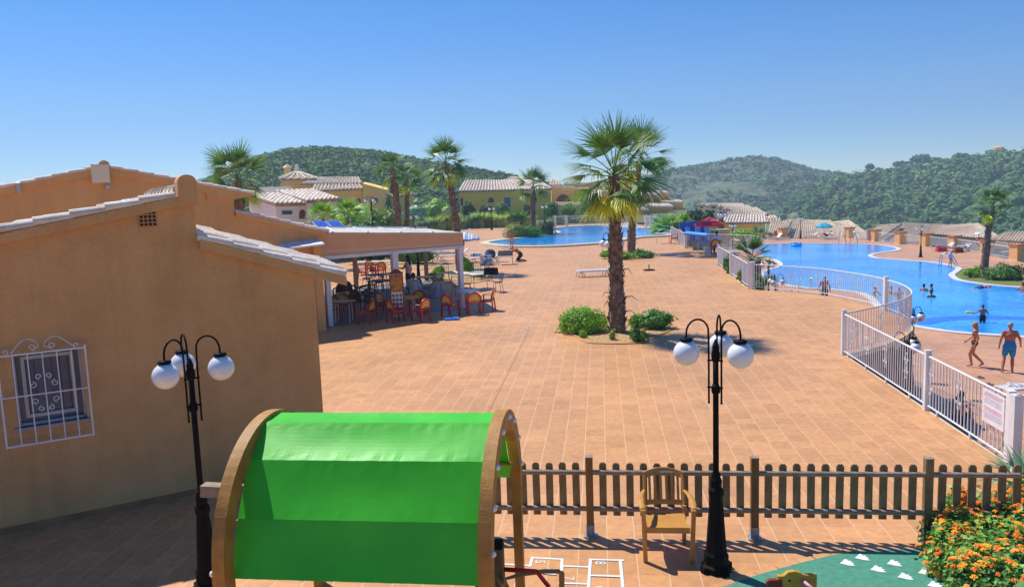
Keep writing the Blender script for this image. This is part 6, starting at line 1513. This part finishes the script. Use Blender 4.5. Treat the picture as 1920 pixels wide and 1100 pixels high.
q = at(900, 541)+Vector((0, .3, .74)); bagbox('grey_cloth', 'grey cloth spread over the end of the long beige table', 'cloth', q, (.8, .6, .03), mat('grey_cloth2', rgb(150, 156, 172), .9), -30, False)
bagbox('towel', 'orange towel hanging over a lounger back left of the first pillar', 'towel', at(1455, 449, LOW)+Vector((.1, .5, .35)), (.5, .08, .75), mat('orange_towel', rgb(236, 100, 40), .9), 20, False)
bagbox('towel', 'colourful towel lying on the lounger at the right picture edge', 'towel', at(1912, 742, LOW)+Vector((.0, .0, .345)), (.5, .7, .035), mat('mixed_towel', rgb(214, 214, 220), .9, rgb(60, 60, 110), 9, detail=1, col3=rgb(200, 110, 130)), 62, False)
bagbox('red_bag', 'red bag on the ground beside the sunbathers by the fifth pillar', 'bag', at(1765, 471.5, LOW), (1.0, .4, .42), mat('red_cloth', rgb(206, 50, 70), .9), 0, False)
bagbox('wicker_basket', 'brown basket on the deck below the right sunbather', 'basket', at(1797, 473.5, LOW), (.8, .4, .42), M_WICK, 0, False)
bagbox('plastic_bag', 'white plastic bag on the ground under the red parasol table', 'bag', at(1326, 476), (.45, .3, .5), M_WPL, 0)
for x, y, l_ in ((1839, 708, 'pair of grey flip-flops lying nearer the walking woman'), (1856, 721, 'pair of dark flip-flops lying nearer the white lounger')):
    t = thing('flip_flops', l_, 'shoes', at(x, y, LOW), R(30)); 
    for k in (-1, 1): m = MB(); m.sphere((k*.07, k*.04, .015), .14, 10, 6, (.36, 1, .12)); m.tube([(k*.07-.04, k*.04, .02), (k*.07, k*.04+.06, .06), (k*.07+.04, k*.04, .02)], .008, 4); m.build('sandal', mat('sandal', rgb(92, 84, 76), .9), t)
# pool ladders
def ladder(label, x, y, rot, z=LOW, h=.85, w_=.5, sc=1.0):
    t = thing('pool_ladder', label, 'pool ladder', at(x, y, z), R(-rot)); t.scale = (sc,)*3
    for sx in (-1, 1):
        m = MB(); m.tube([(sx*w_/2, -.75, 0), (sx*w_/2, -.70, h*.8), (sx*w_/2, -.5, h), (sx*w_/2, -.2, h*.9), (sx*w_/2, .12, .2), (sx*w_/2, .16, -.05)], .024, 8); m.build('handrail', M_CHROME, t, smooth=True)
    m = MB(); m.box((0, .12, .02), (w_, .06, .03)); m.build('tread', M_CHROME, t)
ladder('chrome pool ladder on the near side, left of the standing bald man', 1508, 541, 12, w_=.65)
ladder('chrome pool ladder on the far side behind the big pool', 1595, 457, 170, w_=.9, sc=1.6)
ladder('chrome pool ladder where a small child climbs out beside the lawn bay', 1788, 500, 130, sc=1.3, w_=.6)
# inflatable ring, lifebuoy stand, drifting pool noodle belongs to the boy
t = thing('pool_float', 'blue inflatable armchair ring floating near the far pool edge', 'pool float', at(1493, 461, LOW+.03)); t.scale = (.66,)*3; fl_ = mat('blue_vinyl', rgb(70, 190, 250), .25, rgb(50, 170, 240), 3)
m = MB(); m.tube([(.75*math.cos(2*PI*i/20), .6*math.sin(2*PI*i/20), .16) for i in range(21)], .2, 10); m.tube([(.75*math.cos(PI*i/10), .6*math.sin(PI*i/10), .42) for i in range(11)], .17, 10); m.build('ring', fl_, t, smooth=True)
for sx in (-1, 1): m = MB(); m.sphere((sx*.5, -.1, .5), .16, 10, 8); m.build('white_valve_pad', M_WPL, t, smooth=True)
t = thing('lifebuoy_stand', 'small white stand with orange lifebuoy behind the pool palm trunk', 'lifebuoy', at(1834, 472, LOW)); m = MB(); m.tube([(0, 0, 0), (0, 0, 1.74)], .05, 8); m.build('post', M_WPL, t); m = MB(); m.lathe([(.4, 1.7), (.3, 1.8), (.05, 1.88)], n=12); m.build('cover', M_WPL, t)
m = MB(); m.tube([(.1+.36*math.cos(2*PI*i/16), -.1, .95+.36*math.sin(2*PI*i/16)) for i in range(17)], .08, 8); m.build('lifebuoy', mat('buoy_orange', rgb(236, 90, 50), .5), t, smooth=True)
# blue slide with panels
t = thing('water_slide', 'blue and light blue children slide structure behind the railing left of the red parasol', 'slide', at(1305, 463, -1.5)); o_ = t.location.copy()
BL1 = mat('slide_light_blue', rgb(96, 168, 240), .45, rgb(80, 152, 230), 1); BL2 = mat('slide_dark_blue', rgb(24, 84, 190), .45, rgb(18, 70, 170), 1)
def s3(x, y, Y): return atY(x, y, Y)-o_
m = MB(); m.extr([s3(1281, 437, 55), s3(1322, 441, 54), s3(1326, 437, 58), s3(1288, 433, 60)], (0, 0, -.1)); m.build('chute', BL1, t)
m = MB(); 
for x0, x1 in ((1286, 1294), (1304, 1313), (1322, 1331)): m.extr([s3(x0, 426, 61), s3(x1, 426, 61), s3(x1, 450, 61), s3(x0+1, 450, 61)], (0, .15, 0)); 
m.build('light_panels', BL1, t)
m = MB(); m.extr([s3(1275, 417, 61.5), s3(1331, 414, 61.5), s3(1331, 452, 61.5), s3(1275, 452, 61.5)], (0, .12, 0)); m.build('back_wall', BL2, t)
m = MB(); q = at(1338, 462, -.6); 
t = thing('low_wall', 'short ochre wall under the tall lamp behind the red parasol', 'wall', q); m = MB(); m.box((0, 0, .3), (2.4, .5, 2.0)); m.build('wall', M_PIL, t); m = MB(); m.box((0, 0, 1.35), (2.6, .7, .12)); m.build('cap', M_COPE, t)

# ======================= PEOPLE =======================
SKIN = mat('skin', rgb(206, 142, 108), .55, rgb(190, 124, 92), 6); SKINR = mat('skin_tanned', rgb(190, 116, 82), .5, rgb(172, 100, 70), 6); SKIND = mat('skin_brown', rgb(140, 88, 62), .55, rgb(122, 74, 52), 6)
def remesh(mb, name, material, parent, vox, sm=4):
    o = mb.build(name, material, parent, smooth=True, fix=True)
    md = o.modifiers.new('r', 'REMESH'); md.mode = 'VOXEL'; md.voxel_size = vox; md.use_smooth_shade = True
    ms = o.modifiers.new('s', 'SMOOTH'); ms.iterations = sm; ms.factor = .5
    bpy.context.view_layer.update()
    me = bpy.data.meshes.new_from_object(o.evaluated_get(bpy.context.evaluated_depsgraph_get()))
    me.name = name; me.polygons.foreach_set('use_smooth', [True]*len(me.polygons)); o.modifiers.clear(); o.data = me; me.materials.clear(); me.materials.append(material); return o
def cap(m, a, b, ra, rb, flat=1.0):
    a = Vector(a); b = Vector(b); m.tube([a, a.lerp(b, .5), b], [ra, (ra+rb)/2, rb], 12, flat=flat); f_ = (1, flat, 1)
    m.sphere(a, ra, 12, 8, (1, 1, 1) if flat == 1 else (1, flat, .9)); m.sphere(b, rb, 12, 8, (1, 1, 1) if flat == 1 else (1, flat, .9))
BASE = dict(pel=(0, 0, .95), wst=(0, .01, 1.10), chs=(0, 0, 1.28), nck=(0, -.01, 1.47), hd=(0, .015, 1.62),
            sL=(-.18, 0, 1.41), eL=(-.24, -.02, 1.12), wL=(-.25, .05, .87), sR=(.18, 0, 1.41), eR=(.24, -.02, 1.12), wR=(.25, .05, .87),
            hL=(-.09, 0, .92), kL=(-.10, .03, .50), aL=(-.10, -.02, .09), tL=(-.11, .15, .03), hR=(.09, 0, .92), kR=(.10, .03, .50), aR=(.10, -.02, .09), tR=(.11, .15, .03))
def person(label, loc, rot, pose={}, skin=None, hair=None, hairlen=0, wear=(), sc=1.0, vox=.014, fem=False, fingers=False, cut=None, bulk=1.0, group=None, child=False, hat=None, tilt=None):
    J = {k: Vector(v) for k, v in {**BASE, **pose}.items()}; skin = skin or SKIN
    t = thing('person', label, 'person', loc, R(-rot), group); t.scale = (sc,)*3
    if tilt: t.rotation_euler = (tilt[0], tilt[1], R(-rot))
    b = bulk; m = MB(); hip = .155 if not fem else .16; wst = .135*b if not fem else .115
    cap(m, J['pel'], J['wst'], hip*b, wst*1.02, .68); cap(m, J['wst'], J['chs'], wst*1.02, .165*b if not fem else .145, .68); cap(m, J['chs'], J['chs'].lerp(J['nck'], .6), .165*b if not fem else .145, .10, .66)
    cap(m, J['chs'].lerp(J['nck'], .5), J['nck'].lerp(J['hd'], .45), .062, .052)
    for s_ in 'LR':
        cap(m, J['chs'].lerp(J['nck'], .62), J['s'+s_], .075, .062); cap(m, J['s'+s_], J['e'+s_], .053*b, .04); cap(m, J['e'+s_], J['w'+s_], .041, .026)
        hd_ = (J['w'+s_]-J['e'+s_]).normalized(); cap(m, J['w'+s_], J['w'+s_]+hd_*.075, .027, .032, 1)
        cap(m, J['pel'].lerp(J['h'+s_], .8), J['h'+s_], .11, .10); cap(m, J['h'+s_], J['k'+s_], .092*b, .056); cap(m, J['k'+s_], J['k'+s_].lerp(J['a'+s_], .35), .055, .060); cap(m, J['k'+s_].lerp(J['a'+s_], .35), J['a'+s_], .060, .036)
        cap(m, J['a'+s_]+Vector((0, 0, -.02)), J['t'+s_], .042, .03)
    hv = (J['hd']-J['nck']).normalized(); fr = Vector((0, 1, 0)); fr = (fr-hv*fr.dot(hv)).normalized() if 'face' not in pose else Vector(pose['face']).normalized(); sd_ = fr.cross(hv).normalized()
    H_ = J['hd']
    def hp(x, y, z): return H_+sd_*x+fr*y+hv*z
    def ell(mm, c, rx, ry, rz, n=14, k=10):
        mm2 = MB(); mm2.sphere((0, 0, 0), 1, n, k); mm.add([c+sd_*(p[0]*rx)+fr*(p[1]*ry)+hv*(p[2]*rz) for p in mm2.v], mm2.f)
    ell(m, hp(0, -.005, .02), .077, .095, .098); ell(m, hp(0, .03, -.045), .055, .062, .062); ell(m, hp(0, .092, -.005), .014, .022, .024)
    for sx in (-1, 1): ell(m, hp(sx*.078, -.005, 0), .012, .022, .032, 8, 6)
    body = remesh(m, 'body', skin, t, vox)
    if fingers:
        m = MB()
        for s_ in 'LR':
            d = (J['w'+s_]-J['e'+s_]).normalized(); sx = -1 if s_ == 'L' else 1; o = J['w'+s_]+d*.07; ac = Vector((0, 1, 0)); ac = (ac-d*ac.dot(d)).normalized(); inn = ac.cross(d)*sx*-1
            for i, ln in enumerate((.062, .075, .070, .055)):
                a = o+ac*(.03-.02*i); m.tube([a, a+d*ln*.5+inn*.004, a+d*ln*.85+inn*.018, a+d*ln+inn*.03], [.0095, .009, .0082, .006], 7)
            a = J['w'+s_]+d*.02+ac*.025; m.tube([a, a+(d*.6+ac*.8).normalized()*.035, a+(d*.85+ac*.5+inn*.3).normalized()*.062], [.011, .0095, .007], 7)
        bm = bmesh.new(); bm.from_mesh(body.data); me2 = bpy.data.meshes.new('f'); me2.from_pydata(m.v, [], m.f); bm.from_mesh(me2); bm.to_mesh(body.data); bm.free(); bpy.data.meshes.remove(me2)
        body.data.polygons.foreach_set('use_smooth', [True]*len(body.data.polygons))
    if fingers or vox < .013:
        me_ = MB()
        for sx in (-1, 1): ell(me_, hp(sx*.031, .078, .012), .012, .01, .008, 8, 6)
        me_.build('eyes', mat('eye_dark', rgb(40, 30, 26), .3), body, smooth=True)
        me_ = MB(); ell(me_, hp(0, .083, -.052), .022, .008, .007, 8, 6); me_.build('mouth', mat('lip', rgb(170, 90, 84), .5), body, smooth=True)
    if hair:
        m = MB(); ell(m, hp(0, -.02, .035), .086, .097, .098); 
        if hairlen:
            ell(m, hp(0, -.05, -.04), .085, .065, .10); 
            for k in range(9):
                a = R(-80+20*k); ell(m, hp(.07*math.sin(a), -.05-.035*math.cos(a), -.09-hairlen*.5), .032, .03, .07+hairlen*.5, 8, 6)
        # keep the face free
        hm = mat('hair_'+str([int(x*99) for x in hair[:3]]), hair, .7, tuple(c*.55 for c in hair[:3])+(1,), 30, .6, 60)
        ho = remesh(m, 'hair', hm, t, max(vox, .012), 2)
    if hat: m = MB(); ell(m, hp(0, -.01, .06), .095, .105, .085); ell(m, hp(0, .09, .05), .07, .07, .012); m.build('cap', hat, t, smooth=True)
    for w_ in wear:
        kind, wm = w_[0], w_[1]; ln = w_[2] if len(w_) > 2 else .6; m = MB()
        if kind in ('shorts', 'brief', 'skirt', 'trousers'):
            cap(m, J['pel']+Vector((0, 0, -.01)), J['pel'].lerp(J['wst'], .55 if kind != 'brief' else .15), hip*b*1.06, hip*b*1.02, .74)
            for s_ in 'LR':
                e_ = J['h'+s_].lerp(J['k'+s_], ln if kind in ('shorts', 'skirt') else (.14 if kind == 'brief' else 1)); cap(m, J['h'+s_], e_, .107*b, (.085*b if kind == 'shorts' else .09 if kind == 'brief' else .075))
                if kind == 'trousers': cap(m, J['k'+s_], J['a'+s_], .072, .06)
        if kind == 'top': cap(m, J['chs']+Vector((0, 0, -.01)), J['chs']+(J['nck']-J['chs'])*.12, .153, .15, .7)
        if kind == 'shirt':
            cap(m, J['pel'], J['wst'], hip*b*1.08, .155*b, .74); cap(m, J['wst'], J['chs'], .155*b, .18*b, .74); cap(m, J['chs'], J['chs'].lerp(J['nck'], .62), .18*b, .11, .72)
            for s_ in 'LR': cap(m, J['chs'].lerp(J['nck'], .62), J['s'+s_], .085, .075); cap(m, J['s'+s_], J['s'+s_].lerp(J['e'+s_], ln), .068, .06)
        if kind == 'suit': cap(m, J['pel'], J['wst'], hip*b*1.05, .13, .72); cap(m, J['wst'], J['chs'], .13, .155, .72)
        remesh(m, {'shorts': 'swim_shorts', 'brief': 'swim_briefs', 'top': 'bikini_top', 'shirt': 'shirt', 'suit': 'swimsuit', 'trousers': 'trousers', 'skirt': 'skirt'}[kind], wm, t, max(vox, .014), 2)
    return t
C_BLUE = mat('trunks_blue', rgb(30, 150, 214), .8, rgb(20, 120, 190), 9, col3=rgb(120, 200, 230)); C_BLK = mat('cloth_black', rgb(26, 26, 30), .85); C_NAVY = mat('cloth_navy', rgb(36, 52, 98), .85)
C_PAT = mat('bikini_pattern', rgb(60, 64, 50), .85, rgb(24, 28, 26), 26, col3=rgb(190, 190, 130)); C_TAN = mat('bikini_tan', rgb(150, 92, 60), .8); C_WHT = mat('cloth_white', rgb(214, 218, 232), .9, rgb(196, 202, 222), 4); C_GREYB = mat('cloth_greyblue', rgb(150, 156, 176), .9)
C_LBL = mat('cloth_lightblue', rgb(120, 170, 220), .85); C_PINK = mat('cloth_pink', rgb(226, 196, 190), .85)
HB = rgb(24, 18, 16); HBR = rgb(60, 38, 26); HBL = rgb(206, 168, 112); HG = rgb(168, 164, 160)
walk = dict(kL=(-.09, .16, .53), aL=(-.08, .08, .10), tL=(-.08, .25, .05), kR=(.09, .05, .50), aR=(.09, -.30, .14), tR=(.09, -.17, .03), eL=(-.23, -.10, 1.15), wL=(-.26, .0, .90), eR=(.24, .06, 1.15), wR=(.22, .24, .98))
person('blonde woman in bikini walking along the pool away from the camera', at(1826, 687, LOW), -62, walk, SKIN, HBL, .14, [('brief', C_PAT), ('top', C_TAN)], sc=.97, vox=.011, fem=True, fingers=True)
person('grey-haired man in bright blue trunks walking beside the pool', at(1891, 697.5, LOW), 28, dict(kL=(-.14, .10, .52), aL=(-.20, -.16, .12), tL=(-.22, -.02, .03), kR=(.10, .06, .50), eL=(-.27, -.06, 1.15), wL=(-.30, .02, .90), eR=(.30, -.02, 1.16), wR=(.33, .16, .96)), SKINR, HG, 0, [('shorts', C_BLUE, .72)], sc=1.04, vox=.011, bulk=1.12, fingers=True)
sitf = dict(pel=(0, 0, .16), wst=(0, .02, .32), chs=(0, .06, .50), nck=(0, .12, .68), hd=(0, .17, .83), sL=(-.19, .08, .62), eL=(-.26, .22, .38), wL=(-.20, .42, .30), sR=(.19, .08, .62), eR=(.26, .22, .38), wR=(.20, .42, .30),
            hL=(-.1, .04, .14), kL=(-.17, .40, .36), aL=(-.12, .66, .07), tL=(-.12, .80, .03), hR=(.1, .04, .14), kR=(.17, .40, .36), aR=(.12, .66, .07), tR=(.12, .80, .03))
sp = Vector(tuple(atY(1796, 780, 21.9).xy)+(LOW,))
person('dark-haired person sitting on the lower deck seen through the near white railing', sp, 50, sitf, SKIN, HB, .06, [('shorts', C_NAVY)], vox=.011, fingers=True, sc=1.05)
boyp = at(1842, 603.5, LOW-.55); t = person('boy standing in the shallow pool in dark trunks holding a yellow noodle', at(1842, 606, LOW)+Vector((0, 0, -.42)), 15, dict(eL=(-.30, .10, 1.25), wL=(-.42, .28, 1.18), eR=(.30, .05, 1.2), wR=(.40, .22, 1.12)), SKINR, HBR, 0, [('shorts', C_BLK, .5)], sc=.76, vox=.018)
q = t.location; nd = MB(); nd.tube([Vector((q.x-.75, q.y+.1, q.z+.98)), Vector((q.x-.42, q.y+.2, q.z+.93)), Vector((q.x-.28, q.y+.2, q.z+.88))], .05, 8); o = nd.build('pool_noodle', mat('foam_yellow', rgb(240, 226, 110), .8), None, smooth=True); tag(o, 'pale yellow foam noodle held by the boy in the pool', 'pool noodle')
swim = dict(eL=(-.30, .12, 1.22), wL=(-.34, .36, 1.20), eR=(.30, .12, 1.22), wR=(.34, .36, 1.20))
for x, y, rot, hr, l_, dz in [(1732, 545, 60, HB, 'left of the two bathers facing each other in the big pool', 1.30), (1746.5, 545, -50, HB, 'right of the two bathers facing each other in the big pool', 1.30), (1746, 557, 10, HB, 'lone dark-haired bather just below the pair in the big pool', 1.34),
                              (1641, 553, 160, HBR, 'bather seen between the bars left of the tall railing post', 1.22), (1671, 552, 150, HBR, 'bather just right of the tall railing post', 1.22), (1686, 560, 170, SKIN and HBR, 'bigger bather right of the tall railing post behind the bars', 1.05), (1918, 545, -90, HBR, 'bather cut off by the right picture edge at the lawn bay', 1.2)]:
    p = at(x, y, LOW+.03); person(l_, p+Vector((0, 0, -dz)), rot, swim, SKINR, hr, 0.0, [('shorts', C_NAVY)], vox=.02, sc=1.0, group='bathers standing in the big pool')
lie = dict(pel=(0, 0, .13), wst=(0, .16, .13), chs=(0, .34, .13), nck=(0, .54, .14), hd=(0, .70, .15), sL=(-.18, .47, .12), eL=(-.30, .66, .08), wL=(-.16, .86, .06), sR=(.18, .47, .12), eR=(.30, .66, .08), wR=(.16, .86, .06),
           hL=(-.09, -.04, .11), kL=(-.11, -.46, .08), aL=(-.12, -.86, .07), tL=(-.14, -.98, .03), hR=(.09, -.04, .11), kR=(.11, -.46, .08), aR=(.12, -.86, .07), tR=(.14, -.98, .03), face=(0, 0, 1))
person('swimmer floating flat near the lawn bay of the big pool', at(1838, 543, LOW-.08), 75, lie, SKIN, HG, 0, [('shorts', C_NAVY)], vox=.02)
person('bald man in black shorts standing behind the curved railing at the pool', Vector(tuple(atY(1546, 530, 44.6).xy)+(LOW,)), 178, dict(eL=(-.29, -.02, 1.15), wL=(-.30, .04, .90), eR=(.29, -.02, 1.15), wR=(.30, .04, .90)), SKINR, None, 0, [('shorts', C_BLK, .75)], sc=1.02, bulk=1.1, vox=.013)
person('person lying on the lower deck by the near pool ladder, only head and shoulders showing', Vector(tuple(atY(1484, 545, 50).xy)+(LOW,)), -75, lie, SKIND, HB, .05, [('suit', C_NAVY)], vox=.018)
person('small child with cap bending over the pool ladder by the lawn bay', at(1781, 500, LOW), 60, dict(chs=(0, .10, 1.22), nck=(0, .16, 1.38), hd=(0, .22, 1.52), sL=(-.18, .12, 1.34), sR=(.18, .12, 1.34), eL=(-.22, .28, 1.12), wL=(-.2, .46, 1.0), eR=(.22, .28, 1.12), wR=(.2, .46, 1.0), kL=(-.1, .2, .52), kR=(.1, .05, .5)), SKIN, None, 0, [('suit', C_LBL), ('shorts', C_WHT, .4)], sc=.98, vox=.02, hat=C_WHT)
person('sunbather in light blue shorts lying on the left lounger before the fifth pillar', at(1764, 470, LOW)+Vector((0, 0, .34)), -86, lie, SKINR, HBR, 0, [('shorts', C_LBL, .6)], vox=.02)
person('sunbather in white bikini lying on the right lounger before the sixth pillar', at(1797, 472, LOW)+Vector((0, 0, .34)), 88, lie, SKINR, HBR, .05, [('suit', C_WHT)], vox=.02, fem=True)
person('person reclining under the turquoise parasol with bent knees', at(1550, 448, LOW)+Vector((0, 0, .34)), 85, {**lie, 'kL': (-.11, -.42, .42), 'kR': (.11, -.38, .46), 'aL': (-.12, -.70, .08), 'aR': (.12, -.66, .08), 'tL': (-.14, -.82, .05), 'tR': (.14, -.80, .05), 'chs': (0, .30, .26), 'nck': (0, .44, .42), 'hd': (0, .52, .56), 'sL': (-.18, .40, .34), 'sR': (.18, .40, .34), 'face': (0, -.6, .6)}, SKIN, HB, 0, [('shorts', C_BLK)], vox=.022)
kneel = dict(pel=(0, -.10, .42), wst=(0, .02, .54), chs=(0, .18, .68), nck=(0, .36, .78), hd=(0, .48, .80), sL=(-.19, .30, .74), eL=(-.22, .48, .52), wL=(-.18, .62, .46), sR=(.19, .30, .74), eR=(.22, .48, .52), wR=(.18, .62, .46),
             hL=(-.1, -.1, .38), kL=(-.15, .14, .08), aL=(-.12, -.30, .08), tL=(-.12, -.42, .03), hR=(.1, -.1, .38), kR=(.15, .14, .08), aR=(.12, -.30, .08), tR=(.12, -.42, .03), face=(0, .7, -.7))
person('kneeling shirtless man in black shorts and white cap packing a bag by the upper pool', at(974, 490), -78, kneel, SKINR, HBR, 0, [('shorts', C_BLK, .8)], vox=.014, hat=C_WHT, sc=1.05)
person('small child standing at the upper pool edge behind the kneeling man', at(960, 467.5), 175, {}, SKINR, HBR, .05, [('brief', C_PINK)], vox=.016, sc=.80)
sit = dict(pel=(0, 0, .52), wst=(0, -.01, .68), chs=(0, -.01, .86), nck=(0, .02, 1.05), hd=(0, .05, 1.19), sL=(-.19, 0, .99), eL=(-.25, .10, .74), wL=(-.18, .34, .72), sR=(.19, 0, .99), eR=(.25, .10, .74), wR=(.18, .34, .72),
           hL=(-.1, .04, .50), kL=(-.12, .46, .50), aL=(-.12, .46, .09), tL=(-.12, .62, .03), hR=(.1, .04, .50), kR=(.12, .46, .50), aR=(.12, .46, .09), tR=(.12, .62, .03))
person('man in white shirt sitting with his back to us behind the menu board', at(777, 573), 15, sit, SKIND, HB, 0, [('shirt', C_WHT, .9), ('trousers', C_NAVY)], vox=.014, bulk=1.1)
person('long-haired dark woman standing by the menu board in pale top', at(768, 553), -70, dict(eL=(-.22, .14, 1.2), wL=(-.18, .38, 1.22)), SKIND, HB, .16, [('shirt', C_PINK, .15), ('skirt', C_BLK, .7)], vox=.014, fem=True)
person('person in light clothes sitting behind the dark red chair on the terrace', at(820, 578), -60, sit, SKIN, HG, 0, [('shirt', C_GREYB, .8), ('trousers', C_GREYB)], vox=.014)
person('person in white shirt sitting under the red parasol', at(1344, 476), 12, sit, SKIND, HB, 0, [('shirt', C_WHT, .8), ('trousers', C_NAVY)], vox=.016, sc=1.12)
person('toddler in pink skirt standing beside the thin lamp inside the looping railing', at(1368, 466.5, LOW+.4), 150, {}, SKIN, HBR, .03, [('skirt', C_PINK, .7), ('top', C_NAVY)], vox=.02, sc=.85)

# ======================= AIR =======================
hz = MB(); hz.box((200, 640, 60), (2600, 1330, 190)); h = hz.build('haze', M_WHITE)
hm = bpy.data.materials.new('haze'); hm.use_nodes = True; nt = hm.node_tree; nt.nodes.clear(); ou = nt.nodes.new('ShaderNodeOutputMaterial'); pv = nt.nodes.new('ShaderNodeVolumePrincipled')
pv.inputs['Color'].default_value = (.62, .79, 1, 1); pv.inputs['Density'].default_value = .00068; pv.inputs['Anisotropy'].default_value = .2; nt.links.new(pv.outputs[0], ou.inputs['Volume'])
h.data.materials.clear(); h.data.materials.append(hm); tag(h, kind='stuff')
